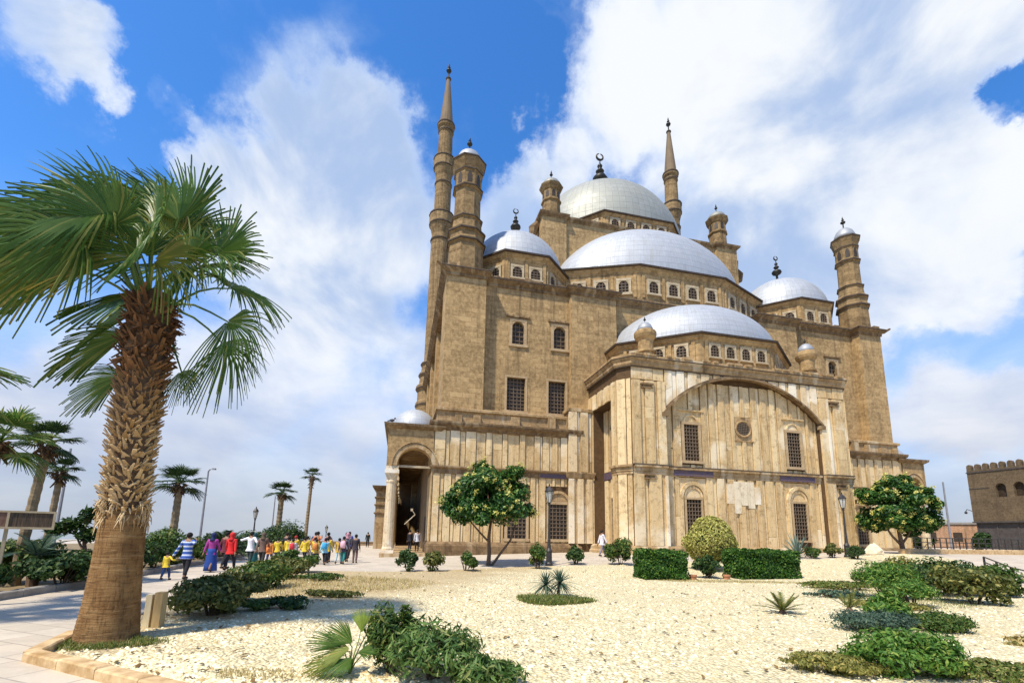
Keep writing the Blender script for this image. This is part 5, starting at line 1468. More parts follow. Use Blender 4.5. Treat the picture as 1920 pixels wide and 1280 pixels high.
flowering_tree(-1.15, 25.0, 0.14, 3.4, (2.15, 2.1, 2.15), 'round yellow flowering tree with a slanting second stem, by the left street lamp', 21,
    [([(0, 0, -0.2), (0.05, 0, 0.7), (0.0, 0.05, 1.5), (0.1, 0, 2.4)], [0.13, 0.1, 0.085, 0.07]), ([(0.1, 0, -0.1), (0.6, 0.1, 0.6), (1.15, 0.1, 1.35), (1.45, 0.1, 2.3)], [0.075, 0.065, 0.055, 0.04]), ([(0.05, 0, 1.2), (-0.5, 0, 1.75), (-1.1, 0.1, 2.4)], [0.06, 0.05, 0.03])])
flowering_tree(28.5, 34.4, 0.9, 3.1, (2.3, 2.4, 3.0), 'large yellow flowering tree at the right corner tower of the mosque', 33,
    [([(0.1, 0, -0.3), (0.05, 0, 0.7), (0.0, 0.05, 1.6), (0.0, 0, 2.6)], [0.2, 0.15, 0.12, 0.1]), ([(0.05, 0, 0.6), (-0.5, 0.1, 1.3), (-1.1, 0.1, 2.3)], [0.1, 0.08, 0.05]), ([(0.05, 0, 0.7), (0.7, 0.1, 1.4), (1.2, 0.1, 2.4)], [0.1, 0.07, 0.05])], 30000, 0.135)

# ---- clipped hedges and the golden topiary
def hedge(p, q, depth, h, label, n):
    a, b = Vector(p), Vector(q); L = (b - a).length; rz = math.atan2(b.y - a.y, b.x - a.x); m_ = (a + b) / 2
    e = empty('clipped_hedge', (m_.x, m_.y, ground_z(m_.x, m_.y)), rz); tag(e, label, 'hedge')
    g = np.random.default_rng(int(L * 100)); P = []; N = []
    areas = [(L * h, 0), (L * depth, 1), (depth * h, 2), (depth * h, 3), (L * h, 4)]; tot = sum(x for x, _ in areas)
    for ar, k in areas:
        m = int(n * ar / tot); u, v = g.random(m), g.random(m); dd = g.random(m) ** 2 * 0.22 - 0.03
        wob = 0.05 * np.sin(u * 13) + 0.04 * np.sin(v * 9 + u * 5)
        if k == 0: P.append(np.stack([(u - .5) * L, -depth / 2 + dd + wob, v * h], 1)); N.append(np.tile((0, -1, 0.35), (m, 1)))
        if k == 1: P.append(np.stack([(u - .5) * L, (v - .5) * depth, h - dd + wob], 1)); N.append(np.tile((0, 0, 1), (m, 1)))
        if k == 2: P.append(np.stack([-L / 2 + dd + wob, (u - .5) * depth, v * h], 1)); N.append(np.tile((-1, 0, 0.35), (m, 1)))
        if k == 3: P.append(np.stack([L / 2 - dd + wob, (u - .5) * depth, v * h], 1)); N.append(np.tile((1, 0, 0.35), (m, 1)))
        if k == 4: P.append(np.stack([(u - .5) * L, depth / 2 - dd, v * h], 1)); N.append(np.tile((0, 1, 0.35), (m, 1)))
    leaf_cloud('foliage', np.concatenate(P), np.concatenate(N), 0.06, L_['hedge'], e, 1.7, 0.6)
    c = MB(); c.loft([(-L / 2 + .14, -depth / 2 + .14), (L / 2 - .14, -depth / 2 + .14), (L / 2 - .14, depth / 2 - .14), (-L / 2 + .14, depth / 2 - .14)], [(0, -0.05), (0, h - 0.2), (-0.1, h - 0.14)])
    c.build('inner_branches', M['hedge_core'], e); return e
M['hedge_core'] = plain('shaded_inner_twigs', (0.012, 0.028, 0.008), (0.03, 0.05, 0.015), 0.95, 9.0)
hedge((5.5, 20.25), (7.35, 20.5), 1.15, 1.16, 'short clipped box hedge left of the golden topiary', 9000)
hedge((9.75, 20.9), (12.75, 21.7), 1.15, 1.18, 'long clipped box hedge right of the golden topiary', 13000)
te = empty('golden_topiary', (9.9, 23.3, ground_z(9.9, 23.3))); tag(te, 'round golden green topiary bush rising behind the gap of the hedges', 'topiary')
P, N = ell_points(9500, (0, 0, 1.55), (1.22, 1.15, 1.18), 0.14)
d_ = P - np.array((0, 0, 1.55)); P[:, :2] *= np.clip(1.08 - 0.34 * np.clip(d_[:, 2:3] + 0.3, 0, 2), 0.55, 1.05); d_ = P - np.array((0, 0, 1.55)); k_ = 1 + 0.09 * np.sin(d_[:, 0:1] * 4.2 + 1) * np.cos(d_[:, 2:3] * 3.4) + 0.06 * np.sin(d_[:, 1:2] * 7 + d_[:, 0:1] * 6)
leaf_cloud('foliage', P[:, :] * 1.0 + d_ * (k_ - 1), N, 0.07, L_['topiary'], te, 1.5, 0.7)
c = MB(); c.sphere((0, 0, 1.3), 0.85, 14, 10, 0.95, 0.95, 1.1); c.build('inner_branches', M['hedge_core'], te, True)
c = MB(); c.tube([(0, 0, -0.1), (0, 0, 0.8)], 0.12, 8); c.build('trunk', M['bark'], te)
bush('low_bush', 8.6, 20.75, (0.6, 0.5), 0.95, 'bush_dark', 'dark low bush filling the gap between the two box hedges', n=1800, leaf=0.07)
M['terracotta'] = plain('terracotta', (0.36, 0.15, 0.07), (0.5, 0.24, 0.12), 0.85, 6.0)
for i, (x, y, l) in enumerate(((7.75, 20.2, 'terracotta pot at the foot of the short hedge'), (9.3, 20.5, 'terracotta pot at the foot of the long hedge'))):
    c = MB(); c.turn(x, y, [(0.11, -0.02), (0.15, 0.2), (0.17, 0.2), (0.17, 0.26), (0.14, 0.26), (0.12, 0.22)], 14)
    o = c.build('flower_pot', M['terracotta']); tag(o, l, 'pot')

# ---- bushes
G1 = 'shrubs dotted along the edge of the plaza'
bush('shrub', -4.65, 21.9, 0.52, 0.98, 'bush_dark', 'compact dark shrub, first of the pair below the arcade arch', G1, 1500, 0.075)
bush('shrub', -3.6, 22.0, 0.5, 0.98, 'olive', 'loose olive green shrub, second of the pair below the arcade arch', G1, 1300, 0.075)
bush('shrub', -2.05, 22.2, 0.5, 0.85, 'bush', 'small leafy shrub left of the trunk of the flowering tree', G1, 1400, 0.075)
bush('shrub', 1.35, 23.3, 0.5, 1.2, 'bush', 'upright green shrub touching the left street lamp', G1, 1500, 0.075)
bush('shrub', 3.55, 25.6, 0.52, 0.95, 'bush_dark', 'small squat shrub right of the left street lamp', G1, 1500, 0.075)
bush('shrub', 5.85, 25.2, 0.8, 1.4, 'bush', 'big round shrub left of the short box hedge', G1, 2600, 0.08)
bush('shrub', 20.4, 29.9, 0.5, 0.85, 'olive', 'olive shrub left of the right street lamp', G1, 1300, 0.075)
bush('shrub', 20.95, 28.7, 0.46, 0.88, 'bush_dark', 'dark clipped ball shrub at the foot of the right street lamp', G1, 2200, 0.05, 30)
G2 = 'bushes edging the garden beside the path'
bush('bush', -6.2, 10.1, (0.75, 0.7), 0.78, 'olive', 'nearest olive bush of the path edging, just past the wooden post', G2, 4200, 0.06, 26)
bush('bush', -6.7, 11.9, (0.7, 0.7), 0.74, 'olive', 'dense olive bush, second along the path from the wooden post', G2, 3200, 0.06, 22)
bush('bush', -7.8, 14.9, (0.85, 0.8), 0.85, 'bush', 'green bush with yellow tips halfway along the path edging', G2, 3200, 0.065, 22)
bush('bush', -8.6, 18.0, (0.95, 0.9), 0.82, 'olive', 'broad olive bush before the feet of the yellow shirt group', G2, 2800, 0.075, 22)
bush('bush', -9.2, 20.3, (0.95, 0.8), 0.9, 'bush', 'last bush of the path edging where the plaza opens', G2, 2400, 0.08, 20)
bush('low_plant', -5.1, 11.1, (0.55, 0.4), 0.28, 'bush_dark', 'low dark clump on the bare earth right of the olive bushes', None, 900, 0.05, 14, 'plant')
bush('low_plant', -5.7, 10.9, (0.45, 0.35), 0.25, 'bush', 'low green clump leaning on the olive bushes', None, 700, 0.05, 12, 'plant')
bush('low_plant', -6.9, 17.3, (0.9, 0.5), 0.3, 'bush', 'flat green mat at the inner side of the far edging bushes', None, 1000, 0.06, 14, 'plant')
bush('low_plant', -4.9, 13.2, (0.9, 0.35), 0.22, 'olive', 'withered brown green mat on the bare earth', None, 900, 0.05, 14, 'plant')
G3 = 'bushes of the planted strip left of the path'
for (x, y, r, h, mt, l, n) in ((-13.7, 11.9, (0.9, 0.9), 0.95, 'bush_dark', 'dark bush at the photo edge behind the left kerb', 2200), (-13.0, 13.9, (1.0, 0.9), 0.98, 'bush_dark', 'wide dark green bush left of the big palm trunk', 3200),
    (-14.9, 14.4, (1.3, 0.9), 1.35, 'bush', 'tall green bush under the photo board', 3600), (-14.2, 16.6, (0.9, 0.9), 1.05, 'bush_dark', 'bush half hidden by the big palm trunk', 2200), (-14.7, 18.9, (1.0, 0.9), 1.3, 'bush_dark', 'dark bush behind the child in yellow', 2400),
    (-16.2, 22.6, (1.15, 1.1), 1.8, 'bush', 'round topped bush at the stem of the stout palm', 2600), (-15.9, 21.3, (0.9, 0.8), 1.05, 'bush_dark', 'low bush behind the father', 1800), (-16.6, 24.6, (0.9, 0.9), 1.0, 'bush', 'low green bush behind the woman in blue', 1800),
    (-17.2, 36.3, (2.0, 1.6), 2.35, 'bush_dark', 'broad rounded dark bush behind the yellow shirt group', 4200), (-19.8, 36.0, (1.3, 1.2), 1.7, 'bush_dark', 'dark bush left of the round-headed palm stem', 2400), (-18.6, 30.0, (1.6, 1.2), 1.5, 'bush_dark', 'dark thicket under the date palm', 2600), (-19.5, 26.5, (1.6, 1.0), 1.2, 'bush_dark', 'dark bush left of the date palm', 2200)):
    bush('bush', x, y, r, h, mt, l, G3, n, 0.085, 24, z=0.03)
# right side of the garden
bush('bush', 13.75, 14.2, (0.95, 0.85), 1.15, 'olive', 'rangy shrub with dry twigs at the right edge of the gravel', None, 3000, 0.07, 24)
bush('bush', 14.9, 16.6, (1.35, 1.0), 1.15, 'bush_dark', 'dark dense bush in the middle of the right hand shrubs', None, 4200, 0.075, 28)
bush('bush', 16.3, 19.2, (1.5, 1.0), 1.15, 'yellowish', 'yellow green bush farthest back among the right hand shrubs', None, 3400, 0.08, 26)
bush('bush', 16.6, 16.4, (1.0, 0.8), 1.05, 'bush', 'green shrub beside the low rail', None, 2600, 0.075, 20)
bush('feathery_plant', 11.9, 15.2, (0.95, 0.8), 1.2, 'bright', 'feathery bright green plant on the right of the gravel', None, 5200, 0.036, 26, 'plant', long=3.2)
bush('feathery_plant', 11.2, 13.4, (0.75, 0.6), 0.7, 'bright', 'smaller feathery plant in front of the tall feathery one', None, 3400, 0.034, 22, 'plant', long=3.2)
bush('ground_cover', 12.3, 17.9, (1.4, 0.7), 0.28, 'grass', 'thin green mat left of the feathery plants', None, 1600, 0.06, 22, 'plant')
bush('ground_cover', 10.1, 13.0, (1.0, 0.55), 0.22, 'yellowish', 'yellow flowering mat at the foot of the feathery plants', None, 1700, 0.05, 22, 'plant')
bush('ground_cover', 10.3, 15.1, (0.9, 0.45), 0.24, 'bluish', 'small blue green mat behind the yellow flowering mat', None, 1200, 0.05, 18, 'plant')
bush('mounded_plant', 7.45, 9.8, (0.78, 0.5), 0.42, 'bluish', 'blue green cushion plant, larger of the joined pair on the gravel', None, 6500, 0.026, 60, 'plant', long=2.6)
bush('mounded_plant', 8.75, 9.9, (0.62, 0.45), 0.38, 'bush', 'green cushion plant joined to the blue green cushion', None, 5000, 0.026, 50, 'plant', long=2.6)
bush('feathery_plant', 8.0, 10.2, (0.5, 0.35), 0.72, 'bright', 'wispy plant rising behind the cushion plants', None, 1300, 0.045, 12, 'plant', long=3.4)
bush('leafy_plant', 5.45, 6.75, (0.72, 0.55), 0.58, 'bright', 'bright green leafy plant at the bottom right of the garden', None, 7500, 0.03, 44, 'plant', long=2.6)
bush('ground_cover', 4.45, 6.75, (0.62, 0.42), 0.26, 'yellowish', 'yellow brown mat left of the bright leafy plant', None, 3600, 0.024, 36, 'plant', long=2.4)
bush('ground_cover', 6.5, 6.55, (0.7, 0.4), 0.24, 'grass', 'grass green mat right of the bright leafy plant', None, 3400, 0.024, 36, 'plant', long=2.4)
bush('ground_cover', 9.6, 8.7, (0.7, 0.25), 0.14, 'dry', 'reddish dry mat at the right edge of the photo', None, 800, 0.05, 14, 'plant')
# foreground middle
bush('oleander_bush', -0.95, 6.15, (0.6, 0.45), 0.66, 'oleander', 'low oleander bush with narrow leaves at the bottom of the photo', None, 4200, 0.028, 30, long=4.6)
bush('oleander_bush', -1.5, 6.35, (0.36, 0.32), 0.82, 'bush', 'taller dark oleander beside the small fan palm', None, 2600, 0.027, 18, long=4.2)
bush('oleander_bush', -0.3, 5.85, (0.5, 0.3), 0.38, 'oleander', 'smallest oleander sprig at the bottom edge', None, 1300, 0.034, 14, long=4.6)

# ---- small rosette plants
def ring_dirs(n, el0, el1, g):
    out = []
    for i in range(n):
        a = 2.39996 * i + g.uniform(-0.2, 0.2); el = el0 + (el1 - el0) * i / max(1, n - 1); out.append((math.cos(a) * math.cos(el), math.sin(a) * math.cos(el), math.sin(el)))
    return np.array(out)
def rosette(mb_list, c, n, ln, wd, mat, e, name, el=(0.1, 1.45), bend=0.25, seed=1):
    g = random.Random(seed); D = ring_dirs(n, el[0], el[1], g)
    return blade_cloud(name, np.tile(c, (n, 1)), D, np.array([ln * g.uniform(0.8, 1.1) for _ in range(n)]), np.full(n, wd), mat, e, bend, 4)
e = empty('yucca_plant', (1.27, 14.2, 0.0)); tag(e, 'two-headed yucca standing in the grassy ring on the gravel', 'yucca')
s = MB(); s.tube([(-0.15, 0, -0.05), (-0.2, 0, 0.35)], 0.05, 6); s.tube([(0.15, 0, -0.05), (0.22, 0, 0.4)], 0.05, 6); s.build('stem', M['bark'], e)
rosette(None, (-0.2, 0, 0.36), 80, 0.62, 0.026, L_['bluish'], e, 'leaf_rosette', (-0.7, 1.45), 0.3, 1); rosette(None, (0.22, 0, 0.42), 90, 0.66, 0.026, L_['bluish'], e, 'leaf_rosette', (-0.7, 1.45), 0.3, 2)
def grass_patch(name, x, y, rx, ry, n, ln, mat, label, cat='grass', ring=0.0, kind='stuff', wd=0.006):
    g = nr; a = g.random(n) * 2 * PI; r_ = np.sqrt(ring + (1 - ring) * g.random(n)) * (0.85 + 0.25 * np.sin(a * 3 + 1) * g.random(n))
    P = np.stack([x + rx * r_ * np.cos(a), y + ry * r_ * np.sin(a), np.zeros(n)], 1)
    for i in range(n): P[i, 2] = ground_z(P[i, 0], P[i, 1]) + 0.02
    D = np.stack([g.normal(0, 0.45, n), g.normal(0, 0.45, n), np.ones(n)], 1)
    o = blade_cloud(name, P, D, ln * (0.5 + g.random(n)), np.full(n, wd), mat, None, 0.35, 2); tag(o, label, cat, kind=kind); return o
grass_patch('grass', 1.2, 13.2, 1.18, 0.95, 6500, 0.16, L_['grass'], 'ring of short grass round the yucca', wd=0.012)
grass_patch('grass', -6.2, 7.55, 0.85, 0.5, 2600, 0.13, L_['grass'], 'tufts of grass round the foot of the big palm', ring=0.25, wd=0.008)
grass_patch('dry_grass', -5.6, 16.2, 3.0, 3.4, 5200, 0.14, L_['dry'], 'straw coloured dry grass over the bare earth by the path', wd=0.01)
grass_patch('dry_grass', -3.0, 6.15, 0.8, 0.25, 900, 0.07, L_['dry'], 'dry weeds behind the front kerb', wd=0.006)
grass_patch('dry_grass', 9.2, 19.6, 4.0, 0.45, 2200, 0.1, L_['dry'], 'yellow grass along the foot of the box hedges', wd=0.01)
grass_patch('dry_grass', 12.5, 15.5, 2.4, 2.6, 2600, 0.12, L_['grass'], 'sparse weeds between the right hand shrubs', wd=0.008)
e = empty('agave', (18.2, 30.0, ground_z(18.2, 30))); tag(e, 'large blue green agave right of the long hedge', 'agave')
rosette(None, (0, 0, 0.15), 44, 1.55, 0.07, L_['agave'], e, 'leaf_rosette', (0.15, 1.5), 0.08, 4)
bush('low_bush', 18.9, 29.6, 0.5, 0.7, 'bush', 'low green bush against the blue agave', None, 900, 0.075)
def pinnate_mb(base, d, ln, up_bend, n=22, lw=0.02, ll=0.2, seed=0):
    """feather leaf: curved rachis with leaflets on both sides"""
    g = random.Random(seed); mb = MB(); d = Vector(d).normalized(); base = Vector(base)
    pts = [base + d * ln * t - Vector((0, 0, 1)) * up_bend * ln * t * t for t in [i / 10 for i in range(11)]]
    mb.tube(pts, [0.02 * (1 - 0.8 * i / 10) * max(ln, 0.5) for i in range(11)], 4)
    for i in range(n):
        t = 0.12 + 0.88 * i / n; k = min(9, int(t * 10)); p = pts[k].lerp(pts[k + 1], t * 10 - k); tg = (pts[k + 1] - pts[k]).normalized()
        s0 = tg.cross(Vector((0, 0, 1)));  s0 = s0.normalized() if s0.length > 1e-3 else Vector((1, 0, 0))
        w_ = ll * (1 - abs(t - 0.45) * 1.1) * g.uniform(0.85, 1.1)
        for sg in (-1, 1):
            q = p + (s0 * sg * 0.85 + tg * 0.55 + Vector((0, 0, 0.12))).normalized() * w_; r_ = tg * lw
            mb.add([p - r_, p + r_, q], [(0, 1, 2)])
    return mb
def feather_plant(name, x, y, n, ln, label, cat, mat, el=(0.3, 1.2), bend=0.35, ll=0.16, h0=0.05, lw=0.016, seed=1, group=None):
    e = empty(name, (x, y, ground_z(x, y))); tag(e, label, cat, group); g = random.Random(seed); mb = MB()
    for i, d in enumerate(ring_dirs(n, el[0], el[1], g)):
        f_ = pinnate_mb((0, 0, h0), d, ln * g.uniform(0.85, 1.1), bend, 22, lw, ll, i); mb.add(f_.v, f_.f)
    mb.build('crown', L_[mat], e, False, False)
    s = MB(); s.turn(0, 0, [(0.09 * ln + 0.02, -0.06), (0.1 * ln + 0.03, h0 * 0.6), (0.06 * ln + 0.01, h0 + 0.02)], 10); s.build('stem', M['bark'], e)
    return e
feather_plant('cycad', 6.65, 11.75, 15, 0.62, 'small stiff cycad on the open gravel in front of the long hedge', 'cycad', 'olive', (0.15, 1.1), 0.12, 0.15, 0.1, 0.014, 2)
feather_plant('cycad', 8.6, 12.2, 9, 0.55, 'smaller sparse cycad left of the blue green cushion plants', 'cycad', 'olive', (0.5, 1.1), 0.12, 0.11, 0.12, 0.011, 3)
feather_plant('date_palm', -17.1, 28.4, 34, 2.4, 'low spreading date palm clump behind the woman in red', 'palm tree', 'palm_far', (0.05, 1.35), 0.45, 0.5, 0.5, 0.035, 5)
feather_plant('date_palm', -13.9, 14.0, 14, 1.25, 'young date palm showing at the right side of the big trunk', 'palm tree', 'bluish', (0.3, 1.2), 0.4, 0.3, 0.9, 0.02, 6)
e = empty('small_fan_palm', (-2.0, 6.25, 0.0)); tag(e, 'small fan palm with one bright upright leaf at the bottom of the photo', 'palm tree')
for i, (hub, tip, rad, spd, mt) in enumerate((((0.12, 0.0, 0.52), (0.1, 0.0, 0.9), 0.36, 30, 'fan_bright'), ((0.0, -0.05, 0.34), (-0.5, -0.1, 0.22), 0.5, 55, 'palm_light'), ((0.02, -0.02, 0.4), (-0.35, 0.05, 0.62), 0.42, 40, 'palm'), ((0.25, 0.0, 0.35), (0.5, 0.05, 0.72), 0.4, 14, 'palm_light'), ((0.05, -0.1, 0.25), (-0.15, -0.4, 0.12), 0.42, 50, 'palm'), ((-0.12, 0.0, 0.36), (-0.5, 0.0, 0.48), 0.45, 38, 'palm'), ((0.1, -0.05, 0.3), (0.45, -0.15, 0.4), 0.38, 40, 'palm'), ((-0.05, -0.1, 0.22), (-0.55, -0.3, 0.14), 0.46, 36, 'palm_light'), ((0.16, 0.05, 0.46), (0.3, 0.1, 0.85), 0.34, 18, 'palm'))):
    if mt == 'fan_bright' and mt not in L_: L_[mt] = leaf_mat('fresh_fan_leaf', (0.26, 0.36, 0.05), (0.42, 0.52, 0.10), None, 0.35)
    frond_mesh((0, 0, 0.02), hub, tip, rad, 22, R(spd), 0.18, 0.05, (0.1, -1.0, 0.2) if i in (0, 2, 3) else (-0.2, -0.5, 0.8), 0.1, 300 + i, 0.008).build('frond', L_[mt], e, False, False)
# spindly tree left of the big trunk
e = empty('spindly_tree', (-14.3, 15.9, 0.03)); tag(e, 'spindly tree with drooping dark twigs left of the big palm trunk', 'tree')
t = MB(); t.tube([(0, 0, -0.1), (0.1, 0, 0.9), (-0.1, 0, 1.6), (0.1, 0, 2.2)], [0.07, 0.06, 0.04, 0.02], 6); t.tube([(0.05, 0, 0.9), (-0.5, 0.1, 1.6), (-1.1, 0.1, 1.75)], [0.04, 0.03, 0.012], 5); t.tube([(0.05, 0, 1.2), (0.5, 0.1, 1.9), (0.9, 0.1, 2.1)], [0.035, 0.025, 0.01], 5)
t.build('trunk', M['bark'], e)
P = np.concatenate([ell_points(200, c_, r_, 0.9)[0] for c_, r_ in (((-1.0, 0.1, 1.65), (0.5, 0.3, 0.22)), ((-0.4, 0, 1.85), (0.45, 0.3, 0.2)), ((0.2, 0, 2.2), (0.5, 0.35, 0.22)), ((0.85, 0.1, 2.05), (0.45, 0.3, 0.2)), ((0.1, 0, 1.5), (0.4, 0.3, 0.25)))])
leaf_cloud('crown', P, np.tile((0, 0, 1.0), (len(P), 1)), 0.1, L_['bush_dark'], e, 2.6)

# ================================================================== STREET FURNITURE
M['iron'] = plain('dark_cast_iron', (0.035, 0.035, 0.035), (0.075, 0.07, 0.065), 0.5, 6.0, 0.4)
M['galv'] = plain('grey_steel_pole', (0.24, 0.24, 0.25), (0.36, 0.36, 0.37), 0.5, 4.0, 0.5)
M['lampglass'] = plain('frosted_lamp_glass', (0.42, 0.42, 0.38), (0.55, 0.54, 0.48), 0.25, 3.0)
def street_lamp(x, y, h, label, s=1.0, group='lantern street lamps'):
    e = empty('street_lamp', (x, y, ground_z(x, y))); tag(e, label, 'street lamp', group)
    p = MB(); hp = h - 1.05 * s
    p.turn(0, 0, [(0.2 * s, -0.15), (0.2 * s, 0.12), (0.16 * s, 0.18), (0.15 * s, 0.7 * s), (0.17 * s, 0.75 * s), (0.1 * s, 0.9 * s), (0.075 * s, 1.3 * s), (0.085 * s, 1.33 * s), (0.07 * s, 1.38 * s), (0.05 * s, hp - 0.12), (0.085 * s, hp - 0.08), (0.085 * s, hp - 0.04), (0.05 * s, hp)], 12)
    p.build('post', M['iron'], e)
    g = MB(); g.turn(0, 0, [(0.1 * s, hp + 0.06 * s), (0.2 * s, hp + 0.62 * s)], 6); g.build('lamp_glass', M['lampglass'], e)
    l = MB(); l.turn(0, 0, [(0.05 * s, hp), (0.12 * s, hp + 0.03 * s), (0.12 * s, hp + 0.06 * s)], 6)
    for k in range(6):
        a = PI / 3 * k; l.tube([(0.105 * s * math.cos(a), 0.105 * s * math.sin(a), hp + 0.05 * s), (0.21 * s * math.cos(a), 0.21 * s * math.sin(a), hp + 0.63 * s)], 0.014 * s, 4)
    l.turn(0, 0, [(0.24 * s, hp + 0.62 * s), (0.25 * s, hp + 0.66 * s), (0.17 * s, hp + 0.8 * s), (0.07 * s, hp + 0.9 * s), (0.05 * s, hp + 0.94 * s), (0.03 * s, hp + 1.05 * s)], 6)
    l.build('lantern', M['iron'], e); return e
street_lamp(2.05, 25.0, 4.3, 'dark lantern street lamp in front of the left facade, by the yucca')
street_lamp(21.2, 29.75, 4.1, 'dark lantern street lamp in front of the projecting block, by the clipped ball shrub')
street_lamp(-22.0, 40.4, 3.75, 'far lantern lamp standing over the date palm clump')
street_lamp(-21.5, 55.0, 2.5, 'tiny far lantern lamp above the heads of the group', 0.8)
def light_pole(x, y, h, label, arm=0.0, r=0.07, lean=0.0):
    p = MB(); z = ground_z(x, y) if abs(x) < 40 else 0.9
    p.tube([(x, y, z - 0.2), (x, y, z + h)], [r * 1.3, r * 0.8], 8); p.turn(x, y, [(r * 2.2, z - 0.1), (r * 2.2, z + 0.05), (r * 1.4, z + 0.2)], 8)
    if arm: p.tube([(x, y, z + h), (x + arm * 0.4, y, z + h + 0.18), (x + arm, y, z + h + 0.2)], [r * 0.8, r * 0.7, r * 0.6], 6); p.box(x + arm * 0.9, x + arm * 1.6, y - 0.1, y + 0.1, z + h + 0.13, z + h + 0.25)
    o = p.build('light_pole', M['galv']); tag(o, label, 'pole', 'tall thin poles'); return o
light_pole(-20.8, 21.6, 5.4, 'thin bare pole standing right of the short dark-crowned palm', 0, 0.055)
light_pole(-24.7, 37.6, 6.4, 'tall thin lamp pole with a short arm, right of the stout palm', 0.35, 0.075)
light_pole(-27.1, 53.5, 5.6, 'faint far pole just left of the round-headed palm', 0, 0.07)
light_pole(47.8, 51.1, 7.5, 'thin bare pole right of the large flowering tree', 0, 0.09)
# photo board on posts
e = empty('photo_board', (-13.5, 12.6, 0.03), 0.62); tag(e, 'white framed board with three picture panels at the left edge', 'board')
f_ = MB(); f_.box(-1.5, 0.95, -0.05, 0.0, 1.66, 1.72); f_.box(-1.5, 0.95, -0.05, 0.0, 2.1, 2.15)
for x in (-1.5, -0.68, -0.62 + 0.62, 0.9): f_.box(x, x + 0.05, -0.05, 0.0, 1.72, 2.1)
f_.build('frame', M['frame_white'], e)
M['pic_blue'] = plain('blue_picture', (0.02, 0.07, 0.25), (0.12, 0.26, 0.5), 0.5, 4.0); M['pic_brown'] = plain('brown_picture', (0.10, 0.05, 0.035), (0.26, 0.15, 0.10), 0.5, 9.0, stretch=(3, 1, 0.6)); M['pic_dark'] = plain('dark_picture', (0.02, 0.018, 0.015), (0.15, 0.10, 0.06), 0.5, 8.0, stretch=(4, 1, 0.4))
for x0, x1, m_ in ((-1.45, -0.68, 'pic_blue'), (-0.63, 0.0, 'pic_brown'), (0.05, 0.9, 'pic_dark')):
    p = MB(); p.box(x0, x1, -0.03, -0.005, 1.72, 2.1); p.build('picture_panel', M[m_], e)
for x in (-1.3, 0.02):
    p = MB(); p.box(x - 0.035, x + 0.035, 0.0, 0.07, -0.1, 1.7); p.build('post', M['frame_white'], e)
# short wooden post by the palm
M['wood_pale'] = plain('pale_sawn_wood', (0.60, 0.49, 0.27), (0.78, 0.68, 0.46), 0.8, 3.0, stretch=(6, 6, 0.8)); M['wood'] = plain('tan_sawn_wood', (0.42, 0.28, 0.11), (0.58, 0.42, 0.20), 0.8, 3.0, stretch=(6, 6, 0.8))
e = empty('wooden_post', (-6.42, 8.85, 0.02), 0.15); tag(e, 'short square wooden post of pale boards right behind the big palm', 'post')
p = MB(); p.box(-0.17, -0.07, -0.08, 0.08, -0.1, 0.58); p.build('board', M['wood_pale'], e)
p = MB(); p.box(-0.02, 0.11, -0.1, 0.08, -0.1, 0.62); p.build('board', M['wood'], e)
p = MB(); p.box(-0.07, -0.02, 0.0, 0.08, -0.1, 0.55); p.build('board', M['wood'], e)
# rails and fences at the right
def railing(name, pl, h, nrail, sp_, label, cat, r=0.03, wall=None):
    e = empty(name, (0, 0, 0)); tag(e, label, cat)
    zz = lambda x, y: ground_z(x, y)
    rb = MB(); pb = MB()
    for a, b in zip(pl, pl[1:]):
        L = math.dist(a, b); n = max(1, round(L / sp_))
        for k in range(nrail):
            z = h * (k + 1) / nrail; rb.tube([(a[0], a[1], zz(*a) + z), (b[0], b[1], zz(*b) + z)], r, 6)
        for i in range(n + 1):
            x, y = a[0] + (b[0] - a[0]) * i / n, a[1] + (b[1] - a[1]) * i / n; pb.box(x - r, x + r, y - r, y + r, zz(x, y) - 0.1, zz(x, y) + h)
    rb.build('rail', M['iron'], e); pb.build('uprights', M['iron'], e); return e
railing('low_rail', [(25.6, 25.6), (23.2, 22.0), (20.6, 18.0), (18.6, 14.0)], 0.55, 2, 2.2, 'low dark double rail beside the right hand shrubs', 'rail', 0.035)
railing('iron_fence', [(31.5, 46.5), (40.0, 44.5), (49.0, 42.0)], 1.25, 3, 0.5, 'dark iron fence between the flowering tree and the battlemented building', 'fence', 0.035)
kerb_run('kerb', [(27.8, 33.6), (33.0, 36.0), (44.0, 38.0)], 0.4, 0.35, M['kerb'], 2.0)
M['boulder'] = plain('pale_boulder', (0.58, 0.48, 0.30), (0.80, 0.72, 0.52), 0.9, 2.5, bstr=0.6)
b = MB(); b.sphere((0, 0, 0), 0.5, 9, 6, 0.9, 0.8, 0.95); g = random.Random(2)
b.v = [((x * (1 + g.uniform(-.15, .15))) * (1.15 - z), (y * (1 + g.uniform(-.15, .15))) * (1.15 - z), z * (1 + g.uniform(-.1, .1))) for x, y, z in b.v]
o = b.build('boulder', M['boulder']); o.location = (24.3, 31.6, 1.2); tag(o, 'pale boulder on the gravel left of the large flowering tree', 'rock')

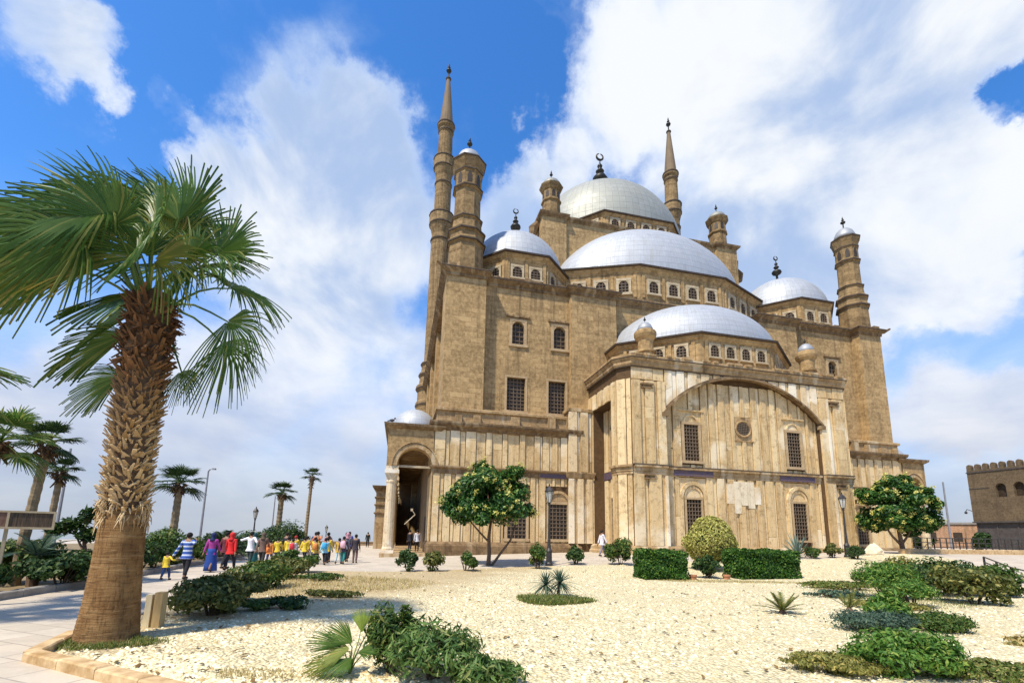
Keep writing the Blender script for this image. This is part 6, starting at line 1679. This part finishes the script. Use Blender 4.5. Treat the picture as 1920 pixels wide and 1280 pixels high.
# ================================================================== BATTLEMENTED BUILDING AND FAR HOUSE
cb = empty('battlemented_building', (OX, OY, 0), YAW); tag(cb, 'brown stone building with rounded battlements at the right edge', 'building')
M['fort'] = stone_mat('fort_stone', (0.115, 0.083, 0.048), (0.165, 0.12, 0.07), (0.075, 0.054, 0.032), 0.8, 0.4, (0.08, 0.055, 0.035))
M['fort_dark'] = plain('dark_shaded_base', (0.05, 0.042, 0.038), (0.09, 0.078, 0.07), 0.8, 2.0)  # dark grey wall with the overhang's shadow mixed into its colour
ff, L = face((60, 24), (60, -12))           # faces -x
mb = MB(); holes = [(-L / 2 + (24 - c0) - 0.62, -L / 2 + (24 - c0) + 0.62, 8.5, 10.5) for c0 in (20.1, 18.0, 14.5, 12.4, 6.0, 3.9)]
wall_holes(mb, ff, -L / 2, L / 2, 4.9, 12.75, holes, 0.6)
mb.box(60.7, 72, -12, 24, 0, 12.7); mb.add([(60, 24, 4.9), (72, 24, 4.9), (72, 24, 12.75), (60, 24, 12.75)], [(0, 1, 2, 3)]); mb.add([(60, -12, 12.75), (60, 24, 12.75), (60.75, 24, 12.75), (60.75, -12, 12.75)], [(0, 1, 2, 3)])
mb.add([(60, -12, 4.9), (60, 24, 4.9), (60.75, 24, 4.9), (60.75, -12, 4.9)], [(0, 1, 2, 3)])
mb.build('wall', M['fort'], cb)
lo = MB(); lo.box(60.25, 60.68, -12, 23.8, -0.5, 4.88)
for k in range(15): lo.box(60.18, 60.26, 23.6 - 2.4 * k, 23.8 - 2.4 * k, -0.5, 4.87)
lo.build('shaded_base', M['fort_dark'], cb)  # recessed base, shade under the overhang painted into its colour
st = MB(); fbox(st, ff, -L / 2 - 0.1, L / 2, 4.8, 5.0, -0.15, 0.02); fbox(st, ff, -L / 2 - 0.08, L / 2, 12.35, 12.5, -0.1, 0.02); fbox(st, ff, -L / 2, -L / 2 + 2.6, 9.9, 10.0, -0.05, 0.02)
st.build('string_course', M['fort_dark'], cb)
for k in range(30):
    s = -L / 2 + 0.35 + k * 1.0; b = MB(); w_ = 0.32
    prof = [(-w_, 12.75), (w_, 12.75), (w_, 13.3), (w_ * 0.75, 13.55), (0, 13.68), (-w_ * 0.75, 13.55), (-w_, 13.3)]
    b.rings([[ff(s + x, z, 0.0) for x, z in prof], [ff(s + x, z, 0.55) for x, z in prof]]); b.build('merlon', M['fort'], cb)
for h_ in holes:
    p = MB(); fbox(p, ff, h_[0], h_[1], h_[2], h_[3], 0.5, 0.55); o = p.build('window', M['pane'], cb)
    f_ = MB(); mid = (h_[0] + h_[1]) / 2; rad = 0.62; N = 10
    arc = [(mid - rad * math.cos(PI * i / N), h_[3] - 0.62 + rad * math.sin(PI * i / N)) for i in range(N + 1)]
    for (sa, za), (sb_, zb) in zip(arc, arc[1:]): f_.hexa([ff(sa, za, 0.002), ff(sb_, zb, 0.002), ff(sb_, zb, 0.5), ff(sa, za, 0.5), ff(sa, h_[3], 0.002), ff(sb_, h_[3], 0.002), ff(sb_, h_[3], 0.5), ff(sa, h_[3], 0.5)])
    f_.build('arch_head', M['fort'], o)
lp = MB(); lp.tube([ff(-L / 2 - 0.05, 6.6, 0.1), ff(-L / 2 - 0.7, 6.9, 0.1), ff(-L / 2 - 0.9, 6.6, 0.1)], 0.06, 6); lp.sphere(ff(-L / 2 - 0.9, 6.4, 0.1), 0.2, 8, 6); lp.build('wall_lamp', M['iron'], cb)
fs = empty('site_fence', (OX, OY, 0), YAW); tag(fs, 'dark picket fence at the foot of the battlemented building', 'fence')
fb = MB(); pb = MB()
for z in (0.75, 1.25, 1.75): fb.box(58.55, 58.6, -10, 26.5, z, z + 0.06)
for k in range(75): pb.box(58.5, 58.54, -10 + 0.49 * k, -9.95 + 0.49 * k, 0.0, 1.95)
fb.build('rail', M['iron'], fs); pb.build('pickets', M['iron'], fs)
fh = empty('far_house', (79.0, 83.0, 0.0), -0.75); tag(fh, 'low reddish building far behind the iron fence', 'building')
M['brick_far'] = stone_mat('reddish_far_wall', (0.40, 0.22, 0.12), (0.5, 0.30, 0.18), (0.3, 0.17, 0.1), 0.6, 0.25)
b = MB(); b.box(-9, 9, 0, 8, -1, 5.0); b.build('wall', M['brick_far'], fh)
b = MB(); b.box(-9.2, 9.2, -0.2, 8.2, 5.0, 5.35); b.build('roof', M['roof'], fh)
for k in range(5):
    b = MB(); b.box(-7.4 + 3.4 * k, -6.2 + 3.4 * k, -0.03, 0.1, 2.0, 3.6); b.build('window', M['pane'], fh)
bush('bush', 57.0, 57.0, (0.9, 0.9), 3.0, 'bush_dark', 'dark conical small tree in front of the far reddish building', None, 1600, 0.2, 18, 'tree', z=0.3)
bush('bush', 40.0, 46.5, (2.4, 0.9), 1.5, 'bush_dark', 'dark bush row behind the iron fence', None, 1500, 0.13, 18, z=0.85)
# a bird on the arcade roof
b = MB(); b.sphere((0, 0, 0.16), 0.12, 8, 6, 1.6, 0.8, 0.9); b.sphere((0.2, 0, 0.3), 0.07, 8, 6); b.tube([(0.25, 0, 0.3), (0.34, 0, 0.28)], [0.02, 0.004], 5); b.tube([(-0.12, 0, 0.15), (-0.36, 0, 0.1)], [0.07, 0.03], 5); b.tube([(0.02, 0.04, 0.1), (0.02, 0.04, -0.02)], 0.012, 4); b.tube([(0.02, -0.04, 0.1), (0.02, -0.04, -0.02)], 0.012, 4)
o = b.build('bird', M['iron'], None, True); bx = Vector((OX, OY, 0)) + Matrix.Rotation(YAW, 3, 'Z') @ Vector((-25.9, 5.5, 9.76)); o.location = bx; tag(o, 'dark bird perched on the corner of the arcade roof', 'bird')

# ================================================================== PEOPLE
def skin_mesh(verts, edges, radii, root=0, sub=1):
    me = bpy.data.meshes.new('tmp'); me.from_pydata(verts, edges, []); o = bpy.data.objects.new('tmp', me); C.objects.link(o)
    m = o.modifiers.new('s', 'SKIN'); m.use_smooth_shade = True
    if not me.skin_vertices: me.skin_vertices.new()
    for i, r_ in enumerate(radii):
        rr = r_ if isinstance(r_, tuple) else (r_, r_); me.skin_vertices[0].data[i].radius = rr; me.skin_vertices[0].data[i].use_root = (i == root)
    ms = o.modifiers.new('u', 'SUBSURF'); ms.levels = sub; ms.render_levels = sub
    dg = bpy.context.evaluated_depsgraph_get(); dg.update()
    out = bpy.data.meshes.new_from_object(o.evaluated_get(dg)); bpy.data.objects.remove(o); bpy.data.meshes.remove(me)
    return out
POSES = {
 # (left foot fwd, right foot fwd, left hand (x,y,z), right hand), units of a 1.7 m figure, facing +y
 'walk': (0.26, -0.24, (-0.27, -0.16, 0.82), (0.27, 0.2, 0.86)), 'walk2': (-0.22, 0.24, (-0.26, 0.22, 0.88), (0.26, -0.15, 0.82)),
 'stand': (0.02, -0.02, (-0.26, 0.04, 0.78), (0.26, 0.04, 0.78)), 'hold': (0.2, -0.2, (-0.48, -0.05, 0.80), (0.16, 0.16, 1.42)),
 'reach': (-0.18, 0.2, (-0.26, 0.0, 0.8), (0.55, 0.1, 1.2)), 'wide': (0.15, -0.15, (-0.62, 0.1, 1.3), (0.5, 0.05, 1.12))}
_bodies = {}
def body_meshes(pose):
    if pose in _bodies: return _bodies[pose]
    lf, rf, lh, rh = POSES[pose]
    V = [(0, 0, 0.92), (0, -0.01, 1.08), (0, -0.01, 1.26), (0, -0.005, 1.40), (0, 0.0, 1.47), (0, 0.015, 1.56), (0, 0.02, 1.635)]
    Rr = [(0.155, 0.11), (0.135, 0.095), (0.165, 0.11), (0.13, 0.085), 0.055, (0.085, 0.1), (0.06, 0.075)]
    E = [(0, 1), (1, 2), (2, 3), (3, 4), (4, 5), (5, 6)]
    V.append((0, 0.125, 1.55)); Rr.append(0.016); E.append((5, 7))     # nose
    for sx in (-1, 1): V.append((sx * 0.092, 0.0, 1.555)); Rr.append(0.016); E.append((5, len(V) - 1))   # ears
    top = {}; legs = {}
    for sx, f, h in ((-1, lf, lh), (1, rf, rh)):
        i = len(V); kn = 0.06 if f > 0 else 0.03
        V += [(sx * 0.09, 0, 0.85), (sx * 0.095, f * 0.5 + kn, 0.48), (sx * 0.095, f - (0.03 if f < -0.1 else 0), 0.09 + (0.05 if f < -0.1 else 0)), (sx * 0.11, f + 0.13, 0.035)]
        Rr += [0.092, 0.06, 0.042, 0.035]; E += [(0, i), (i, i + 1), (i + 1, i + 2), (i + 2, i + 3)]; legs[sx] = i
        j = len(V); sh = Vector((sx * 0.175, -0.005, 1.385)); hd = Vector(h); mid = (sh + hd) / 2; d = (hd - sh); L = d.length
        off = math.sqrt(max(0.0, 0.285 ** 2 - (L / 2) ** 2)); el = mid + Vector((sx * 0.35, -0.8, -0.45)).normalized() * off
        dr = (hd - el).normalized(); pal = hd + dr * 0.05
        V += [tuple(sh), tuple(el), tuple(hd), tuple(pal)]; Rr += [0.055, 0.04, 0.028, (0.035, 0.022)]; E += [(3, j), (j, j + 1), (j + 1, j + 2), (j + 2, j + 3)]; top[sx] = j
        perp = dr.orthogonal().normalized(); fw = Vector((0, 1, 0)); a_ = (fw - dr * fw.dot(dr)).normalized() if abs(dr.y) < 0.95 else perp
        inw = dr.cross(a_) * -sx
        for k, ln in enumerate((0.075, 0.085, 0.08, 0.06)):
            b = pal + a_ * (0.03 - 0.02 * k) + dr * 0.02; q = b + dr * ln * 0.55; e_ = q + (dr * 0.7 + inw * 0.5).normalized() * ln * 0.5
            n_ = len(V); V += [tuple(b), tuple(q), tuple(e_)]; Rr += [0.009, 0.0085, 0.007]; E += [(j + 3, n_), (n_, n_ + 1), (n_ + 1, n_ + 2)]
        b = hd + dr * 0.025 + a_ * 0.035; q = b + (dr * 0.7 + a_ * 0.7).normalized() * 0.04; n_ = len(V); V += [tuple(b), tuple(q)]; Rr += [0.011, 0.008]; E += [(j + 2, n_), (n_, n_ + 1)]
    body = skin_mesh(V, E, Rr)
    sc_ = lambda r_, k: tuple(x + k for x in r_) if isinstance(r_, tuple) else r_ + k
    # shirt: torso and sleeves
    ids = [0, 1, 2, 3]; sv = [V[i] for i in ids] + [(0, 0, 1.435), (0, 0, 0.82)]; sr = [sc_(Rr[i], 0.024) for i in ids] + [0.06, (0.185, 0.135)]; se = [(0, 1), (1, 2), (2, 3), (3, 4), (5, 0)]
    for sx in (-1, 1):
        j = top[sx]; n_ = len(sv); w_ = Vector(V[j + 1]).lerp(Vector(V[j + 2]), 0.9); sv += [V[j], V[j + 1], tuple(w_)]; sr += [0.07, 0.056, 0.042]; se += [(3, n_), (n_, n_ + 1), (n_ + 1, n_ + 2)]
    shirt = skin_mesh(sv, se, sr)
    pv = [(0, 0, 1.06), (0, 0, 0.9)]; pr_ = [(0.148, 0.11), (0.17, 0.125)]; pe = [(0, 1)]
    for sx in (-1, 1):
        i = legs[sx]; n_ = len(pv); pv += [V[i], V[i + 1], tuple(Vector(V[i + 1]).lerp(Vector(V[i + 2]), 0.92))]; pr_ += [0.108, 0.078, 0.062]; pe += [(1, n_), (n_, n_ + 1), (n_ + 1, n_ + 2)]
    trousers = skin_mesh(pv, pe, pr_)
    def fin(mb):
        me = bpy.data.meshes.new('m'); me.from_pydata(mb.v, [], mb.f); bm = bmesh.new(); bm.from_mesh(me); bmesh.ops.recalc_face_normals(bm, faces=bm.faces); bm.to_mesh(me); bm.free()
        me.polygons.foreach_set('use_smooth', [True] * len(me.polygons)); return me
    hb = MB(); hb.sphere((0, 0.0, 1.605), 0.105, 12, 8, 0.92, 1.08, 1.0); hb.v = [(x, y if z > 1.585 or y < 0.02 else 0.02 + (y - 0.02) * 0.2, z) for x, y, z in hb.v]
    shb = {-1: MB(), 1: MB()}
    for sx in (-1, 1):
        i = legs[sx]; f = V[i + 2]; shb[sx].sphere((f[0], f[1] + 0.06, f[2] - 0.035), 0.075, 10, 6, 0.68, 1.75, 0.72)
    scf = MB(); scf.turn(0, 0, [(0.14, 1.36), (0.13, 1.43), (0.085, 1.5), (0.105, 1.57), (0.11, 1.64), (0.085, 1.7), (0.03, 1.735)], 14)
    scf.v = [(x, y * 1.12 if y < 0 else min(y * 0.85, 0.075) if 1.48 < z < 1.66 else y, z) for x, y, z in scf.v]
    skb = MB(); skb.rings([[(r_ * math.cos(2 * PI * j / 20) * (1 + 0.06 * math.sin(5 * 2 * PI * j / 20) * k), r_ * 0.85 * math.sin(2 * PI * j / 20) * (1 + 0.06 * math.cos(4 * 2 * PI * j / 20) * k), z) for j in range(20)] for r_, z, k in ((0.165, 1.02, 0), (0.19, 0.88, 0.3), (0.22, 0.6, 0.8), (0.25, 0.3, 1.1), (0.27, 0.06, 1.3))])
    bpk = MB(); bpk.rings([[(x * s_, -0.13 - 0.16 * t_, 1.2 + z * s_) for x, z in ((-.13, -.2), (.13, -.2), (.15, -.05), (.14, .15), (.08, .2), (-.08, .2), (-.14, .15), (-.15, -.05))] for t_, s_ in ((0, 1.0), (0.6, 1.05), (1, 0.85))])
    tot = MB(); tot.rings([[(0.26 + x, y, 0.72 + z) for x, y in ((-.05, -.14), (.05, -.14), (.07, 0), (.05, .14), (-.05, .14))] for z in (0, 0.12, 0.26)]); tot.tube([(0.24, -0.05, 0.98), (0.2, -0.02, 1.4), (0.24, 0.06, 0.98)], 0.012, 5)
    _bodies[pose] = dict(body=body, shirt=shirt, trousers=trousers, hair=fin(hb), shoe_a=fin(shb[-1]), shoe_b=fin(shb[1]), headscarf=fin(scf), skirt=fin(skb), backpack=fin(bpk), shoulder_bag=fin(tot))
    return _bodies[pose]
_cm = {}
def cloth(col, rough=0.85):
    if col not in _cm: _cm[col] = plain('cloth', tuple(x * 0.75 for x in col), tuple(min(1, x * 1.2) for x in col), rough, 7.0)
    return _cm[col]
SKIN = (0.30, 0.17, 0.10)
def striped(c1, c2):
    m, t, p = base_mat('striped_cloth'); co = t.n('ShaderNodeTexCoord').outputs['Object']; sp = t.n('ShaderNodeSeparateXYZ'); t.l(co, sp.inputs[0])
    k = t.math('GREATER_THAN', t.math('FRACT', t.math('MULTIPLY', sp.outputs[2], 6.5)), 0.62); t.l(t.mix(k, c1, c2), p.inputs['Base Color']); p.inputs['Roughness'].default_value = 0.85; return m
def person(x, y, h, face_deg, pose, label, top, bottom, hair=(0.015, 0.012, 0.01), skirt=False, scarf=None, bag=None, pack=None, z=None, group=None, shoes=(0.03, 0.025, 0.02), stripe=None):
    e = empty('person', (x, y, ground_z(x, y) if z is None else z), R(face_deg), h / 1.71); tag(e, label, 'person', group)
    B = body_meshes(pose)
    def part(nm, key, mat):
        me = B[key]
        if not me.materials: me.materials.append(mat)
        o = bpy.data.objects.new(nm, me); C.objects.link(o); o.parent = e; o.material_slots[0].link = 'OBJECT'; o.material_slots[0].material = mat; return o
    part('body', 'body', cloth(SKIN, 0.6)); part('shirt', 'shirt', stripe or cloth(top)); part('shoe', 'shoe_a', cloth(shoes)); part('shoe', 'shoe_b', cloth(shoes))
    part('skirt' if skirt else 'trousers', 'skirt' if skirt else 'trousers', cloth(bottom))
    part('headscarf', 'headscarf', cloth(scarf)) if scarf else part('hair', 'hair', cloth(hair))
    if bag: part('shoulder_bag', 'shoulder_bag', cloth(bag))
    if pack: part('backpack', 'backpack', cloth(pack))
    return e
GP = 'visitors walking along the path'
BLK = (0.02, 0.02, 0.025); NAVY = (0.025, 0.04, 0.12); YEL = (0.75, 0.55, 0.05)
person(-11.44, 16.86, 1.66, 5, 'hold', 'man in a blue and white striped shirt and black trousers holding the small child\'s hand', (0.1, 0.2, 0.5), BLK, group=GP, stripe=striped((0.03, 0.09, 0.36), (0.55, 0.62, 0.72)))
person(-12.02, 16.72, 0.98, -5, 'reach', 'small child in a yellow shirt and blue jeans reaching for the man\'s hand', YEL, (0.03, 0.07, 0.2), group=GP, stripe=None)
person(-12.62, 20.1, 1.62, 8, 'walk', 'woman in a magenta top and long blue skirt', (0.36, 0.05, 0.26), (0.02, 0.06, 0.26), skirt=True, scarf=(0.02, 0.03, 0.1), group=GP)
person(-12.2, 20.75, 1.64, 4, 'walk2', 'woman in a bright red coat and red headscarf with black trousers', (0.72, 0.03, 0.03), BLK, scarf=(0.6, 0.03, 0.03), group=GP)
person(-12.75, 23.3, 1.7, -6, 'wide', 'man in a white shirt holding his arms out, behind the woman in red', (0.78, 0.78, 0.8), (0.03, 0.05, 0.05), group=GP)
person(-12.0, 23.0, 1.66, 10, 'walk', 'woman in a brown patterned tunic with an orange shoulder bag', (0.17, 0.11, 0.085), (0.03, 0.03, 0.03), scarf=(0.12, 0.09, 0.06), bag=(0.7, 0.2, 0.05), group=GP)
kid = [(-12.55, 25.6, 1.4, 'walk', 'child in a yellow shirt, first behind the brown tunic woman', (0.06, 0.08, 0.16)), (-11.95, 25.5, 1.45, 'walk2', 'child in a yellow shirt with a dark sleeve patch, beside the palm shadow', NAVY), (-11.35, 26.2, 1.42, 'walk', 'child in a yellow shirt walking in the middle of the group', BLK), (-10.7, 26.0, 1.44, 'walk2', 'child in a yellow shirt right of the orange shirt carrier', NAVY), (-10.25, 26.6, 1.42, 'walk', 'child in a yellow shirt just left of the light blue one', BLK)]
for x, y, h, po, l, b_ in kid: person(x, y, h, random.Random(int(x * 10)).uniform(-10, 10), po, l, YEL, b_, group='children in yellow shirts')
person(-11.25, 27.6, 1.75, 0, 'hold', 'person in an orange shirt rising above the children', (0.6, 0.22, 0.10), BLK, group=GP)
person(-11.6, 25.3, 1.35, 6, 'stand', 'child with a red and white backpack', (0.6, 0.6, 0.62), NAVY, pack=(0.6, 0.05, 0.06), group=GP)
person(-10.35, 25.3, 1.35, 2, 'walk2', 'child with an orange backpack in front of the yellow shirts', (0.55, 0.4, 0.1), BLK, pack=(0.6, 0.22, 0.06), group=GP)
person(-9.75, 25.0, 1.42, 4, 'walk', 'child in a light blue shirt with a blue backpack', (0.3, 0.55, 0.62), BLK, pack=(0.06, 0.35, 0.6), group=GP)
person(-9.35, 25.9, 1.4, 0, 'walk2', 'child in a mustard shirt and pale trousers', (0.55, 0.36, 0.06), (0.45, 0.6, 0.62), group=GP)
person(-9.0, 25.6, 1.5, 5, 'walk', 'girl with a pink backpack at the right end of the group', (0.08, 0.06, 0.08), (0.03, 0.2, 0.18), pack=(0.75, 0.45, 0.5), group=GP)
person(-8.75, 26.8, 1.6, 3, 'stand', 'adult in dark clothes at the right end of the group', (0.05, 0.04, 0.05), (0.18, 0.1, 0.1), group=GP)
person(-9.9, 28.6, 1.7, 0, 'walk', 'adult in a purple top behind the children', (0.16, 0.07, 0.16), BLK, group=GP)
person(-12.9, 27.3, 1.68, -4, 'walk2', 'adult in black behind the first yellow shirts', (0.03, 0.03, 0.035), BLK, group=GP)
for x, y, h, po, l, tp, bt, kw in (
    (-12.95, 21.6, 1.68, 'walk', 'man in a dark maroon shirt between the woman in red and the man in white', (0.14, 0.03, 0.04), BLK, {}),
    (-13.3, 24.6, 1.62, 'walk2', 'woman in a teal dress left of the man in white', (0.03, 0.17, 0.17), (0.02, 0.12, 0.12), dict(skirt=True, scarf=(0.03, 0.1, 0.1))),
    (-12.2, 26.9, 1.5, 'walk', 'child in yellow with a red cap behind the brown tunic woman', YEL, NAVY, dict(hair=(0.4, 0.03, 0.03))),
    (-11.6, 27.0, 1.48, 'walk2', 'child in yellow with pale trousers behind the orange shirt carrier', YEL, (0.4, 0.36, 0.3), {}),
    (-10.9, 28.3, 1.7, 'walk', 'man in a pink shirt at the back of the group', (0.5, 0.22, 0.26), BLK, {}),
    (-10.5, 27.4, 1.5, 'stand', 'child in yellow with a dark backpack near the back of the group', YEL, BLK, dict(pack=(0.04, 0.04, 0.06))),
    (-11.9, 28.9, 1.72, 'walk2', 'tall man in a dark blue shirt at the back of the group', (0.03, 0.05, 0.14), BLK, {}),
    (-12.35, 24.4, 1.3, 'walk2', 'child in an orange shirt beside the brown tunic woman', (0.62, 0.22, 0.05), NAVY, {}),
    (-9.5, 27.6, 1.66, 'walk', 'woman in a grey coat and pink headscarf behind the backpack girls', (0.2, 0.2, 0.22), BLK, dict(scarf=(0.5, 0.25, 0.3)))):
    person(x, y, h, random.Random(int(x * 13 + y)).uniform(-14, 14), po, l, tp, bt, group=GP, **kw)
person(-10.97, 32.2, 1.76, 185, 'walk', 'lone man in a blue violet shirt and black trousers walking on the open plaza', (0.10, 0.12, 0.36), BLK)
person(-16.6, 55.0, 1.75, 20, 'walk', 'far figure in black, left one of the two by the parapet', (0.02, 0.025, 0.02), BLK, z=0)
person(-15.3, 55.6, 1.7, -20, 'walk2', 'far figure in black, right one of the two by the parapet', (0.02, 0.02, 0.03), BLK, z=0)
person(5.75, 29.6, 1.66, -70, 'walk', 'person in white leaning forward on the way to the mosque wall', (0.75, 0.72, 0.74), (0.22, 0.2, 0.24))
ap_ = Vector((OX, OY, 0)) + Matrix.Rotation(YAW, 3, 'Z') @ Vector((-23.5, 9.0, 0.34))
person(ap_.x, ap_.y, 1.7, 30, 'stand', 'person in a white shirt standing inside the arcade', (0.6, 0.62, 0.68), BLK, z=0.34)
ap_ = Vector((OX, OY, 0)) + Matrix.Rotation(YAW, 3, 'Z') @ Vector((-24.05, 9.8, 0.34))
person(ap_.x, ap_.y, 1.68, -15, 'stand', 'person in black standing inside the arcade', (0.02, 0.02, 0.025), BLK, z=0.34)
